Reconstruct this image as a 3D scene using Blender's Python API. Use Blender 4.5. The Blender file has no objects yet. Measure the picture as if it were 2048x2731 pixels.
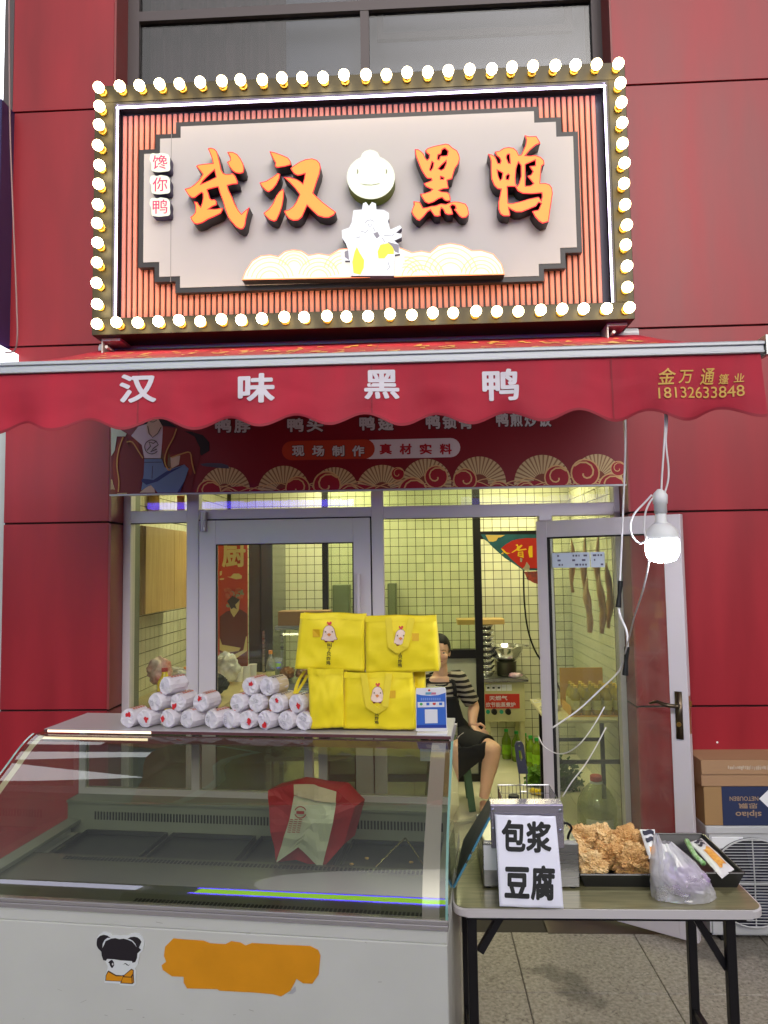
import bpy, bmesh, math, random
from mathutils import Vector, Matrix, Euler, noise
random.seed(7)
S = bpy.context.scene
COL = S.collection
R = math.radians

# ------------------------------------------------------------------ camera
CAMLOC = Vector((0, -4.1, 1.82))
YAW, PIT, ROL = -.0463, .0714, -.0154
FWD = Vector((math.sin(YAW)*math.cos(PIT), math.cos(YAW)*math.cos(PIT), math.sin(PIT)))
RT0 = Vector((math.cos(YAW), -math.sin(YAW), 0))
UP0 = RT0.cross(FWD)
RT = RT0*math.cos(ROL) + UP0*math.sin(ROL)
UP = -RT0*math.sin(ROL) + UP0*math.cos(ROL)
cam_d = bpy.data.cameras.new('camera')
cam = bpy.data.objects.new('camera', cam_d)
COL.objects.link(cam)
cam.matrix_world = Matrix(((RT.x, UP.x, -FWD.x, CAMLOC.x), (RT.y, UP.y, -FWD.y, CAMLOC.y),
                           (RT.z, UP.z, -FWD.z, CAMLOC.z), (0, 0, 0, 1)))
cam_d.sensor_fit = 'VERTICAL'
cam_d.sensor_height = 24
cam_d.lens = 24*1970/2731
cam_d.clip_end = 500
S.camera = cam

# ------------------------------------------------------------------ world, sun, exposure
W = bpy.data.worlds.new('World'); S.world = W; W.use_nodes = True
nt = W.node_tree; nt.nodes.clear()
sky = nt.nodes.new('ShaderNodeTexSky'); sky.sky_type = 'NISHITA'; sky.sun_disc = False
SUN_EL, SUN_AZ = R(26), R(168)
sky.sun_elevation = SUN_EL; sky.sun_rotation = SUN_AZ
sky.air_density = 1.0; sky.dust_density = 6.0; sky.ozone_density = 1.0
hs = nt.nodes.new('ShaderNodeHueSaturation'); hs.inputs['Saturation'].default_value = .30
bg = nt.nodes.new('ShaderNodeBackground'); bg.inputs['Strength'].default_value = .075
wo = nt.nodes.new('ShaderNodeOutputWorld')
nt.links.new(sky.outputs[0], hs.inputs['Color']); nt.links.new(hs.outputs[0], bg.inputs[0]); nt.links.new(bg.outputs[0], wo.inputs[0])
sd = bpy.data.lights.new('sun', 'SUN'); sd.energy = .62; sd.angle = R(65); sd.color = (1, .97, .93)
so = bpy.data.objects.new('sun', sd); COL.objects.link(so)
sdir = Vector((math.sin(SUN_AZ)*math.cos(SUN_EL), math.cos(SUN_AZ)*math.cos(SUN_EL), math.sin(SUN_EL)))
so.rotation_euler = sdir.to_track_quat('Z', 'Y').to_euler()
S.view_settings.view_transform = 'Standard'; S.view_settings.look = 'None'
S.view_settings.exposure = 0.5; S.view_settings.gamma = 1.0
S.view_settings.use_curve_mapping = False
S.render.engine = 'CYCLES'
S.cycles.max_bounces = 8; S.cycles.transparent_max_bounces = 24
S.cycles.sample_clamp_indirect = 4.0
S.cycles.caustics_reflective = False; S.cycles.caustics_refractive = False

# ------------------------------------------------------------------ helpers
def ray(x, y):                       # photograph pixel (2048 x 2731) -> direction
    return FWD + RT*((x-1024)/1970) - UP*((y-1365.5)/1970)
def PY(x, y, Y):
    d = ray(x, y); return CAMLOC + d*((Y-CAMLOC.y)/d.y)
def PZ(x, y, Z):
    d = ray(x, y); return CAMLOC + d*((Z-CAMLOC.z)/d.z)
def zoomer(x0, y0, x1, W=1659):
    s = (x1-x0)/W
    return lambda p: (x0+p[0]*s, y0+p[1]*s)
def lin(h):
    if isinstance(h, str):
        c = [int(h[i:i+2], 16)/255 for i in (0, 2, 4)]
    else: c = [v/255 for v in h]
    return tuple(((v+.055)/1.055)**2.4 if v > .04045 else v/12.92 for v in c)

def mat(name, col, rough=.6, metal=0, var=0, vscale=6, bump=0, bscale=60, emis=None, estr=0, coat=0, spec=.5,
        stretch=None, col2=None, sheen=0):
    m = bpy.data.materials.new(name); m.use_nodes = True
    n = m.node_tree; P = n.nodes['Principled BSDF']
    c = lin(col) + (1,)
    P.inputs['Base Color'].default_value = c
    P.inputs['Roughness'].default_value = rough; P.inputs['Metallic'].default_value = metal
    P.inputs['Coat Weight'].default_value = coat; P.inputs['Coat Roughness'].default_value = .12
    P.inputs['Specular IOR Level'].default_value = spec
    if sheen: P.inputs['Sheen Weight'].default_value = sheen
    if emis:
        P.inputs['Emission Color'].default_value = lin(emis)+(1,); P.inputs['Emission Strength'].default_value = estr
    if var or bump or col2:
        tc = n.nodes.new('ShaderNodeTexCoord'); mp = n.nodes.new('ShaderNodeMapping')
        n.links.new(tc.outputs['Object'], mp.inputs[0])
        if stretch: mp.inputs['Scale'].default_value = stretch
    if var or col2:
        nz = n.nodes.new('ShaderNodeTexNoise'); nz.inputs['Scale'].default_value = vscale; nz.inputs['Detail'].default_value = 6
        n.links.new(mp.outputs[0], nz.inputs['Vector'])
        mx = n.nodes.new('ShaderNodeMix'); mx.data_type = 'RGBA'
        cr = n.nodes.new('ShaderNodeMapRange'); cr.inputs[1].default_value = .3; cr.inputs[2].default_value = .7
        n.links.new(nz.outputs[0], cr.inputs[0]); n.links.new(cr.outputs[0], mx.inputs[0])
        if col2:
            mx.inputs[6].default_value = c; mx.inputs[7].default_value = lin(col2)+(1,)
        else:
            mx.inputs[6].default_value = tuple(v*(1-var) for v in c[:3])+(1,)
            mx.inputs[7].default_value = tuple(min(1, v*(1+var)) for v in c[:3])+(1,)
        n.links.new(mx.outputs[2], P.inputs['Base Color'])
        rr = n.nodes.new('ShaderNodeMapRange'); rr.inputs[3].default_value = max(.02, rough*.8); rr.inputs[4].default_value = min(1, rough*1.2)
        n.links.new(nz.outputs[0], rr.inputs[0]); n.links.new(rr.outputs[0], P.inputs['Roughness'])
    if bump:
        nb = n.nodes.new('ShaderNodeTexNoise'); nb.inputs['Scale'].default_value = bscale; nb.inputs['Detail'].default_value = 4
        n.links.new(mp.outputs[0], nb.inputs['Vector'])
        b = n.nodes.new('ShaderNodeBump'); b.inputs['Strength'].default_value = bump; b.inputs['Distance'].default_value = .01
        n.links.new(nb.outputs[0], b.inputs['Height']); n.links.new(b.outputs[0], P.inputs['Normal'])
    return m
def glass(name, tint='e8f0e8', refl=1.0, rough=.01, haze=0, hazecol='ffffff'):
    m = bpy.data.materials.new(name); m.use_nodes = True
    n = m.node_tree; n.nodes.clear()
    t = n.nodes.new('ShaderNodeBsdfTransparent'); t.inputs[0].default_value = lin(tint)+(1,)
    g = n.nodes.new('ShaderNodeBsdfGlossy'); g.inputs['Roughness'].default_value = rough; g.inputs[0].default_value = (1, 1, 1, 1)
    f = n.nodes.new('ShaderNodeLayerWeight'); f.inputs[0].default_value = .5
    pw = n.nodes.new('ShaderNodeMath'); pw.operation = 'POWER'; pw.inputs[1].default_value = 5; n.links.new(f.outputs['Facing'], pw.inputs[0])
    mu = n.nodes.new('ShaderNodeMath'); mu.operation = 'MULTIPLY_ADD'; mu.inputs[1].default_value = .95*min(1, refl); mu.inputs[2].default_value = .045*refl
    mu.use_clamp = True
    mx = n.nodes.new('ShaderNodeMixShader'); o = n.nodes.new('ShaderNodeOutputMaterial')
    n.links.new(pw.outputs[0], mu.inputs[0]); n.links.new(mu.outputs[0], mx.inputs[0])
    n.links.new(t.outputs[0], mx.inputs[1]); n.links.new(g.outputs[0], mx.inputs[2])
    last = mx
    if haze:
        d = n.nodes.new('ShaderNodeBsdfDiffuse'); d.inputs[0].default_value = lin(hazecol)+(1,)
        m2 = n.nodes.new('ShaderNodeMixShader')
        nz = n.nodes.new('ShaderNodeTexNoise'); nz.inputs['Scale'].default_value = 9; nz.inputs['Detail'].default_value = 5
        tc = n.nodes.new('ShaderNodeTexCoord'); n.links.new(tc.outputs['Object'], nz.inputs['Vector'])
        mm = n.nodes.new('ShaderNodeMapRange'); mm.inputs[1].default_value = .3; mm.inputs[2].default_value = .75
        mm.inputs[3].default_value = haze*.5; mm.inputs[4].default_value = haze*1.4
        n.links.new(nz.outputs[0], mm.inputs[0]); n.links.new(mm.outputs[0], m2.inputs[0])
        n.links.new(mx.outputs[0], m2.inputs[1]); n.links.new(d.outputs[0], m2.inputs[2]); last = m2
    n.links.new(last.outputs[0], o.inputs[0])
    return m

def chain(p):
    M = Matrix.Identity(4)
    while p is not None:
        M = p.matrix_basis @ M; p = p.parent
    return M
def put(name, me, parent=None, m=None, smooth=False):
    """links a mesh given in world coordinates as a child of parent"""
    if parent is not None: me.transform(chain(parent).inverted())
    if m is not None:
        if len(me.materials): me.materials.clear()
        for q in (m if isinstance(m, (list, tuple)) else [m]): me.materials.append(q)
    if smooth:
        me.polygons.foreach_set('use_smooth', [True]*len(me.polygons))
    me.name = name
    o = bpy.data.objects.new(name, me); COL.objects.link(o); o.parent = parent
    return o
def thing(name, label, cat, loc=(0, 0, 0), rz=0, group=None):
    o = bpy.data.objects.new(name, None); COL.objects.link(o); o.empty_display_size = .1
    o.location = loc; o.rotation_euler = (0, 0, rz)
    o['label'] = label; o['category'] = cat
    if group: o['group'] = group
    return o
def tag(o, label, cat, group=None):
    o['label'] = label; o['category'] = cat
    if group: o['group'] = group
    return o
def struct(o, kind='structure'):
    o['kind'] = kind; return o
def inst(name, me, loc, parent=None, rot=(0, 0, 0), sc=(1, 1, 1)):
    o = bpy.data.objects.new(name, me); COL.objects.link(o); o.parent = parent
    o.location = loc; o.rotation_euler = rot; o.scale = sc
    return o
def recenter(o):
    """moves a top-level mesh's origin to the bottom centre of its bounds"""
    me = o.data; vs = [v.co for v in me.vertices]
    c = Vector(((min(v.x for v in vs)+max(v.x for v in vs))/2, (min(v.y for v in vs)+max(v.y for v in vs))/2, min(v.z for v in vs)))
    me.transform(Matrix.Translation(-c)); o.location = o.location + c
    return o

class MB:
    def __init__(s): s.bm = bmesh.new(); s.M = None
    def _x(s, vs):
        if s.M is not None:
            for v in vs: v.co = s.M @ v.co
    def box(s, x0, x1, y0, y1, z0, z1, mi=0, M=None):
        if x0 > x1: x0, x1 = x1, x0
        if y0 > y1: y0, y1 = y1, y0
        if z0 > z1: z0, z1 = z1, z0
        c = [s.bm.verts.new(p) for p in ((x0, y0, z0), (x1, y0, z0), (x1, y1, z0), (x0, y1, z0), (x0, y0, z1), (x1, y0, z1), (x1, y1, z1), (x0, y1, z1))]
        if M is not None:
            for v in c: v.co = M @ v.co
        s._x(c)
        for f in ((0, 3, 2, 1), (4, 5, 6, 7), (0, 1, 5, 4), (1, 2, 6, 5), (2, 3, 7, 6), (3, 0, 4, 7)):
            s.bm.faces.new([c[i] for i in f]).material_index = mi
        return s
    def bar(s, a, b, w, h, up=(0, 0, 1), mi=0):
        a = Vector(a); b = Vector(b); d = b-a; L = d.length; d.normalize()
        u = Vector(up); sde = d.cross(u).normalized(); u = sde.cross(d)
        M = Matrix(((d.x, sde.x, u.x, a.x), (d.y, sde.y, u.y, a.y), (d.z, sde.z, u.z, a.z), (0, 0, 0, 1)))
        return s.box(0, L, -w/2, w/2, -h/2, h/2, mi, M)
    def cyl(s, a, b, r0, r1=None, seg=16, cap=True, mi=0):
        r1 = r0 if r1 is None else r1
        return s.rings([a, b], [r0, r1], seg, cap, mi)
    def rings(s, pts, rad, seg=12, cap=True, mi=0, flat=1.0):
        pts = [Vector(p) for p in pts]; n = len(pts); ring = []
        prev = None
        for i, p in enumerate(pts):
            d = (pts[min(i+1, n-1)]-pts[max(i-1, 0)])
            if d.length < 1e-7: d = Vector((0, 0, 1))
            d.normalize()
            if prev is None:
                t = Vector((0, 0, 1)) if abs(d.z) < .9 else Vector((1, 0, 0))
                u = d.cross(t).normalized()
            else:
                u = (prev-d*prev.dot(d)).normalized()
            prev = u; w = d.cross(u)
            rr = rad[i] if isinstance(rad, (list, tuple)) else rad
            vs = [s.bm.verts.new(p+(u*math.cos(k*2*math.pi/seg)+w*math.sin(k*2*math.pi/seg)*flat)*rr) for k in range(seg)]
            ring.append(vs)
        for i in range(n-1):
            for k in range(seg):
                k2 = (k+1) % seg
                s.bm.faces.new((ring[i][k], ring[i][k2], ring[i+1][k2], ring[i+1][k])).material_index = mi
        if cap:
            s.bm.faces.new(ring[0][::-1]).material_index = mi; s.bm.faces.new(ring[-1]).material_index = mi
        for rg in ring: s._x(rg)
        return s
    def tube(s, pts, r, seg=8, sub=4, mi=0):
        return s.rings(cr(pts, sub), r, seg, True, mi)
    def lathe(s, prof, c=(0, 0, 0), seg=24, mi=0, M=None, cap=True):
        c = Vector(c); ring = []
        for r, z in prof:
            vs = [s.bm.verts.new(Vector((r*math.cos(k*2*math.pi/seg), r*math.sin(k*2*math.pi/seg), z))) for k in range(seg)]
            for v in vs:
                if M is not None: v.co = M @ v.co
                v.co += c
            ring.append(vs)
        for i in range(len(prof)-1):
            for k in range(seg):
                k2 = (k+1) % seg
                s.bm.faces.new((ring[i][k], ring[i][k2], ring[i+1][k2], ring[i+1][k])).material_index = mi
        if cap:
            s.bm.faces.new(ring[0][::-1]).material_index = mi; s.bm.faces.new(ring[-1]).material_index = mi
        for rg in ring: s._x(rg)
        return s
    def ball(s, c, r, sc=(1, 1, 1), sub=2, mi=0):
        g = bmesh.ops.create_icosphere(s.bm, subdivisions=sub, radius=r)
        for v in g['verts']: v.co = Vector((v.co.x*sc[0], v.co.y*sc[1], v.co.z*sc[2]))+Vector(c)
        s._x(g['verts'])
        for v in g['verts']:
            for f in v.link_faces: f.material_index = mi
        return s
    def poly(s, pts, mi=0):
        vs = [s.bm.verts.new(p) for p in pts]; s._x(vs)
        s.bm.faces.new(vs).material_index = mi; return s
    def grid(s, fn, nu, nv, mi=0, loop=False):
        g = [[s.bm.verts.new(fn(i/(nu-1), j/(nv-1))) for j in range(nv)] for i in range(nu)]
        for i in range(nu-1):
            for j in range(nv-1):
                s.bm.faces.new((g[i][j], g[i+1][j], g[i+1][j+1], g[i][j+1])).material_index = mi
        for r_ in g: s._x(r_)
        return s
    def mesh(s, bevel=0, seg=1):
        if bevel:
            bmesh.ops.bevel(s.bm, geom=[e for e in s.bm.edges], offset=bevel, segments=seg, affect='EDGES', clamp_overlap=True)
        me = bpy.data.meshes.new('m'); s.bm.to_mesh(me); s.bm.free(); return me
    def build(s, name, m, parent=None, smooth=False, bevel=0, seg=1):
        return put(name, s.mesh(bevel, seg), parent, m, smooth)

def cr(pts, sub=4, closed=False):
    pts = [Vector(p) for p in pts]; n = len(pts)
    if n < 3 and not closed: return pts
    out = []
    rng = n if closed else n-1
    for i in range(rng):
        if closed: p0, p1, p2, p3 = pts[i-1], pts[i], pts[(i+1) % n], pts[(i+2) % n]
        else: p0, p1, p2, p3 = pts[max(i-1, 0)], pts[i], pts[i+1], pts[min(i+2, n-1)]
        for k in range(sub):
            t = k/sub
            out.append(.5*((2*p1)+(p2-p0)*t+(2*p0-5*p1+4*p2-p3)*t*t+(3*p1-p0-3*p2+p3)*t*t*t))
    if not closed: out.append(pts[-1])
    return out
def soft(o, w=.004, seg=2):
    b = o.modifiers.new('bevel', 'BEVEL'); b.width = w; b.segments = seg; b.limit_method = 'ANGLE'; b.angle_limit = R(40)
    return o

# flat shapes: loops are lists of (x, z) on a vertical plane facing -y; thick grows towards the viewer
FACE = Matrix(((1, 0, 0, 0), (0, 0, -1, 0), (0, 1, 0, 0), (0, 0, 0, 1)))
def curve_mesh(loops, thick=0, offset=0):
    c = bpy.data.curves.new('c', 'CURVE'); c.dimensions = '2D'; c.fill_mode = 'BOTH' if thick else 'FRONT'
    c.extrude = thick/2; c.offset = offset
    for lp in loops:
        sp = c.splines.new('POLY'); sp.points.add(len(lp)-1)
        for i, p in enumerate(lp): sp.points[i].co = (p[0], p[1], 0, 1)
        sp.use_cyclic_u = True
    o = bpy.data.objects.new('c', c)
    me = bpy.data.meshes.new_from_object(o)
    bpy.data.objects.remove(o); bpy.data.curves.remove(c)
    if thick: me.transform(Matrix.Translation((0, 0, thick/2)))
    return me
def flat(name, loops, y, m, parent=None, thick=0, offset=0, M=None):
    """loops in (x, z); back at plane y, front at y - thick"""
    me = curve_mesh(loops, thick, offset)
    me.transform((M if M is not None else Matrix.Translation((0, y, 0))) @ FACE)
    return put(name, me, parent, m)
def text_mesh(s, bold=0, thick=0, res=3, spacing=1):
    """bold is made of slightly shifted copies, each a hair above the last"""
    c = bpy.data.curves.new('t', 'FONT'); c.body = s; c.size = 1; c.resolution_u = res
    c.space_character = spacing; c.fill_mode = 'FRONT'
    o = bpy.data.objects.new('t', c)
    me = bpy.data.meshes.new_from_object(o)
    bpy.data.objects.remove(o); bpy.data.curves.remove(c)
    if bold > .001:
        bm = bmesh.new(); n = 8 if bold < .03 else 12
        for k in range(n+1):
            q = me.copy(); a = k*2*math.pi/n; r = bold if k < n else 0
            q.transform(Matrix.Translation((r*math.cos(a), r*math.sin(a), k*.00004)))
            bm.from_mesh(q); bpy.data.meshes.remove(q)
        bm.to_mesh(me); bm.free()
    return me
def fit(me, x0, x1, z0, z1, thick=0):
    vs = [v.co for v in me.vertices]
    if not vs: return me
    a, b = min(v.x for v in vs), max(v.x for v in vs); c, d = min(v.y for v in vs), max(v.y for v in vs)
    sx = (x1-x0)/(b-a); sy = (z1-z0)/(d-c)
    for v in me.vertices: v.co = Vector((x0+(v.co.x-a)*sx, z0+(v.co.y-c)*sy, v.co.z))
    return me
def textbox(name, s, x0, x1, z0, z1, y, m, parent, bold=.02, thick=0, M=None, res=3, spacing=1):
    me = text_mesh(s, bold, 0, res, spacing)
    fit(me, x0, x1, z0, z1)
    me.transform((M if M is not None else Matrix.Translation((0, y, 0))) @ FACE)
    return put(name, me, parent, m)
def merge(meshes):
    bm = bmesh.new()
    for me in meshes:
        bm.from_mesh(me); bpy.data.meshes.remove(me)
    out = bpy.data.meshes.new('m'); bm.to_mesh(out); bm.free(); return out
def circle(cx, cz, r, n=28, rx=None, a0=0, a1=2*math.pi):
    rx = r if rx is None else rx
    full = abs(a1-a0-2*math.pi) < 1e-6
    return [(cx+rx*math.cos(a0+(a1-a0)*k/(n if full else n-1)), cz+r*math.sin(a0+(a1-a0)*k/(n if full else n-1))) for k in range(n)]
def strip(pts, w):
    """2D polyline -> closed outline of a line of width w"""
    L, Rr = [], []
    n = len(pts)
    for i in range(n):
        a = pts[max(i-1, 0)]; b = pts[min(i+1, n-1)]
        dx, dy = b[0]-a[0], b[1]-a[1]; l = math.hypot(dx, dy) or 1
        nx, ny = -dy/l*w/2, dx/l*w/2
        L.append((pts[i][0]+nx, pts[i][1]+ny)); Rr.append((pts[i][0]-nx, pts[i][1]-ny))
    return L+Rr[::-1]
def multi(name, parts, par, Y):
    bm = bmesh.new(); ms = []
    for loops, k, m in parts:
        if m not in ms: ms.append(m)
        for lp in loops:
            me = curve_mesh([lp]); me.transform(Matrix.Translation((0, Y-.0012*k, 0)) @ FACE)
            n0 = len(bm.faces); bm.from_mesh(me); bpy.data.meshes.remove(me); bm.faces.ensure_lookup_table()
            for f in bm.faces[n0:]: f.material_index = ms.index(m)
    me = bpy.data.meshes.new(name); bm.to_mesh(me); bm.free()
    return put(name, me, par, ms)
def flatm(loops, y, parent_M=None):
    me = curve_mesh(loops); me.transform((parent_M if parent_M is not None else Matrix.Translation((0, y, 0))) @ FACE); return me

# ------------------------------------------------------------------ materials
m_red = mat('red_panel', (142, 24, 36), .44, var=.20, vscale=1.8, coat=.06, spec=.42, stretch=(3, 3, .5), bump=.12, bscale=1.6)
m_joint = mat('joint_dark', (40, 10, 12), .9)
m_redplain = mat('red_reveal', (128, 52, 52), .45, var=.05)
m_alu = mat('aluminium_paint', (202, 194, 200), .42, metal=.15, var=.03, vscale=3)
m_aluw = mat('white_aluminium', (196, 196, 198), .4, metal=.1, var=.03, vscale=3)
m_dark = mat('black_metal', (26, 24, 28), .4, metal=.3, var=.1)
m_black = mat('black_plastic', (14, 14, 16), .6, spec=.3)
m_gasket = mat('black_gasket', (20, 18, 20), .8)
m_steel = mat('brushed_steel', (170, 170, 168), .28, metal=.9, var=.08, vscale=4, stretch=(1, 1, 30))
m_chrome = mat('chrome', (200, 200, 205), .15, metal=1)
m_white = mat('white_plastic', (225, 225, 228), .4)
m_pane = glass('shop_glass', 'fafcf8', .55, .01, .02, 'd8d8c8')
m_darkglass = glass('upper_glass', 'd4d4d8', 1.0)
m_gold = mat('gold_socket', (214, 170, 60), .4, metal=.3)
m_goldframe = mat('olive_gold_metal', (52, 46, 28), .42, metal=.4, var=.08, vscale=5)
m_plaque = mat('plaque_board', (200, 192, 190), .55, var=.02)
m_slat = mat('orange_slat', (226, 136, 108), .5, var=.08, vscale=3)
m_slatback = mat('slat_back', (150, 78, 68), .7)
m_blackpaint = mat('black_paint', (34, 28, 32), .45)
m_bulb = mat('lit_bulb', (255, 244, 214), .5, emis=(255, 232, 178), estr=9.0)
m_led = mat('led_strip', (255, 255, 255), .5, emis=(226, 214, 255), estr=7)
m_orange = mat('lit_orange_face', (255, 150, 60), .5, emis=(255, 118, 38), estr=.66)
m_redrim = mat('lit_red_rim', (220, 20, 30), .5, emis=(228, 24, 34), estr=.6)
m_litwhite = mat('lit_white_face', (150, 150, 140), .5, emis=(250, 255, 226), estr=.62)
m_litgreen = mat('olive_green_side', (96, 106, 20), .5, emis=(90, 100, 10), estr=.15)
m_lityellow = mat('lit_yellow', (200, 180, 40), .5, emis=(248, 228, 70), estr=.5)
m_litpeach = mat('lit_peach_line', (200, 170, 120), .5, emis=(255, 214, 140), estr=.55)
m_litgrey = mat('lit_grey_line', (120, 116, 126), .5, emis=(150, 146, 156), estr=.3)
m_pink = mat('lit_pink', (200, 40, 90), .5, emis=(232, 50, 100), estr=.45)
m_navy = mat('navy_side', (56, 48, 84), .5)
m_awn = mat('awning_cloth', (172, 32, 54), .78, var=.14, vscale=3.2, stretch=(2.5, 1, .8), bump=.2, bscale=380)
m_awnwhite = mat('white_print', (214, 206, 216), .7)
m_awngold = mat('gold_print', (206, 160, 74), .6)
m_alusilver = mat('silver_bar', (186, 188, 194), .5, metal=.3, var=.05)
# ================================================================== ground
m_slab = mat('granite_slab', (160, 153, 142), .75, vscale=60, col2=(122, 114, 103), bump=.25, bscale=160)
def granite(m):
    n = m.node_tree; P = n.nodes['Principled BSDF']
    tc = n.nodes.new('ShaderNodeTexCoord'); oi = n.nodes.new('ShaderNodeNewGeometry')
    nz = n.nodes.new('ShaderNodeTexNoise'); nz.inputs['Scale'].default_value = 1.3; nz.inputs['Detail'].default_value = 5
    n.links.new(oi.outputs['Position'], nz.inputs['Vector'])
    vo = n.nodes.new('ShaderNodeTexNoise'); vo.inputs['Scale'].default_value = 34; vo.inputs['Detail'].default_value = 3
    vo.inputs['Roughness'].default_value = .8; vo.inputs['Distortion'].default_value = 2.0
    n.links.new(oi.outputs['Position'], vo.inputs['Vector'])
    mr = n.nodes.new('ShaderNodeMapRange'); mr.inputs[1].default_value = .455; mr.inputs[2].default_value = .49; mr.inputs[3].default_value = .62; mr.inputs[4].default_value = 1.1
    n.links.new(nz.outputs[0], mr.inputs[0])
    m2 = n.nodes.new('ShaderNodeMapRange'); m2.inputs[1].default_value = .56; m2.inputs[2].default_value = .66; m2.inputs[3].default_value = 1.0; m2.inputs[4].default_value = .45
    n.links.new(vo.outputs[0], m2.inputs[0])
    mm = n.nodes.new('ShaderNodeMath'); mm.operation = 'MULTIPLY'
    n.links.new(mr.outputs[0], mm.inputs[0]); n.links.new(m2.outputs[0], mm.inputs[1])
    src = P.inputs['Base Color'].links[0].from_socket
    vm = n.nodes.new('ShaderNodeVectorMath'); vm.operation = 'SCALE'
    n.links.new(src, vm.inputs[0]); n.links.new(mm.outputs[0], vm.inputs['Scale']); n.links.new(vm.outputs[0], P.inputs['Base Color'])
granite(m_slab)
m_dirt = mat('joint_dirt', (52, 46, 40), .95)
m_asph = mat('road_asphalt', (62, 62, 62), .85, var=.15, vscale=20, bump=.2)
gr = struct(MB().box(-40, 40, -60, 30, -.3, -.012).build('ground', m_dirt))
rd = struct(MB().box(-40, 40, -60, -5.2, -.011, -.006).build('road', m_asph))
pv = struct(MB().box(-6, 6, -5.2, .2, -.0115, -.009).build('pavement', m_dirt))
sl = MB().box(-.2955, .2955, -.257, .257, -.02, .0).mesh(.003)
sl.materials.append(m_slab)
for i in range(-9, 10):
    for j in range(-9, 1):
        if abs(i) > 6 and j < -5: continue
        inst('paving_slab', sl, (.7175+i*.5945, -.545-.5165*(j-0) - .5165*-0 if False else -.545+.5165*(j+0), random.uniform(-.001, .0015)), pv)
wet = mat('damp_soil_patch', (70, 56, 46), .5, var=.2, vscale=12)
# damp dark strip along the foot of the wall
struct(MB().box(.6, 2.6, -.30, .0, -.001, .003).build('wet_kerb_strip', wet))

# ================================================================== building
B = thing('shop_building', 'shop building faced in glossy red panels around an aluminium shopfront and an upper window', 'building', (0, 0, 0))
YF = -.17
def wall_panel(x0, x1, z0, z1, y=YF):
    g = .005
    o = MB().box(x0+g, x1-g, y, y+.012, z0+g, z1-g).build('wall_panel', m_red, B, bevel=.0015)
    return o
rows = [-.0, 1.07, 2.075, 3.06, 4.42, 5.7]
for a, b in zip(rows[:-1], rows[1:]):
    wall_panel(-2.27, -1.675, a, b)
    wall_panel(1.11, 2.9, a, b)
wall_panel(-1.675, 1.11, 2.76, 3.06); wall_panel(-1.675, 1.11, 3.06, 4.28)
MB().box(-2.265, -1.68, YF+.013, .25, 0, 5.75).box(1.118, 3.0, YF+.013, .25, 0, 5.75).box(-1.68, 1.118, YF+.013, .25, 2.76, 4.27).build('wall_core', m_joint, B)
# reveals of the shopfront and of the upper window
for (x0, x1) in ((-1.679, -1.667), (1.106, 1.116)):
    for a, b in zip([0, 1.07, 2.075], [1.065, 2.07, 2.75]):
        MB().box(x0, x1, YF+.0005, .0, a+.004, b-.004).build('reveal_panel', m_redplain, B)
    MB().box(x0, x1, YF+.0005, .05, 4.29, 5.7).build('reveal_panel', m_redplain, B)
m_winframe = mat('grey_window_frame', (78, 70, 72), .5, metal=.3)
# upper window
uw = MB()
uw.box(-1.667, -1.60, -.005, .06, 4.27, 5.7).box(1.05, 1.106, -.005, .06, 4.27, 5.7)
uw.box(-1.60, 1.05, -.006, .055, 5.06, 5.12).box(-1.60, 1.05, -.004, .058, 4.27, 4.31)
uw.box(-.285, -.235, -.003, .057, 4.31, 5.06).box(-.285, -.235, -.003, .057, 5.12, 5.7)
win = uw.build('upper_window', m_winframe, B)
MB().box(-1.60, -.285, .02, .026, 4.31, 5.06).build('pane', m_darkglass, win)
MB().box(-.235, 1.05, .02, .026, 4.31, 5.06).build('pane', m_darkglass, win)
MB().box(-1.60, -.285, .02, .026, 5.12, 5.7).build('pane', m_darkglass, win)
MB().box(-.235, 1.05, .02, .026, 5.12, 5.7).build('pane', m_darkglass, win)
# dark frame added inside the right light in place of a reflected window
ts = MB()
ts.box(-.19, .95, .03, .06, 4.90, 4.94).box(-.19, -.15, .03, .06, 4.94, 5.3).box(.91, .95, .03, .06, 4.94, 5.3)
ts.build('reflected_frame', mat('dark_frame', (44, 38, 38), .5), win)
m_reflbrown = mat('brown_reflection', (84, 66, 64), .8, var=.3, vscale=3, stretch=(6, 1, .3))
cu = MB().grid(lambda u, v: Vector((-1.58+u*.83, .13+.03*math.sin(u*40)+.012*math.sin(u*97), 4.28+v*1.4)), 90, 3)
cu.build('curtain', m_reflbrown, win, smooth=True)  # folds added in place of the dark side of the glass reflection
m_reflpale = mat('pale_reflection', (122, 130, 138), .7, var=.04, vscale=2)
MB().box(-.75, 1.05, .16, .17, 4.28, 5.7).build('reflection_board', m_reflpale, win)  # pale board added to stand for the building reflected in the pane
MB().box(-1.7, 1.2, .3, .32, 4.2, 5.8).build('back_board', m_joint, win)
mk = MB(); mk.box(-.72, -.71, .153, .158, 4.72, 4.76).box(-.705, -.69, .153, .158, 4.69, 4.73).box(-.69, -.68, .153, .158, 4.66, 4.70)
mk.build('board_mark', m_black, win)

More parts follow.
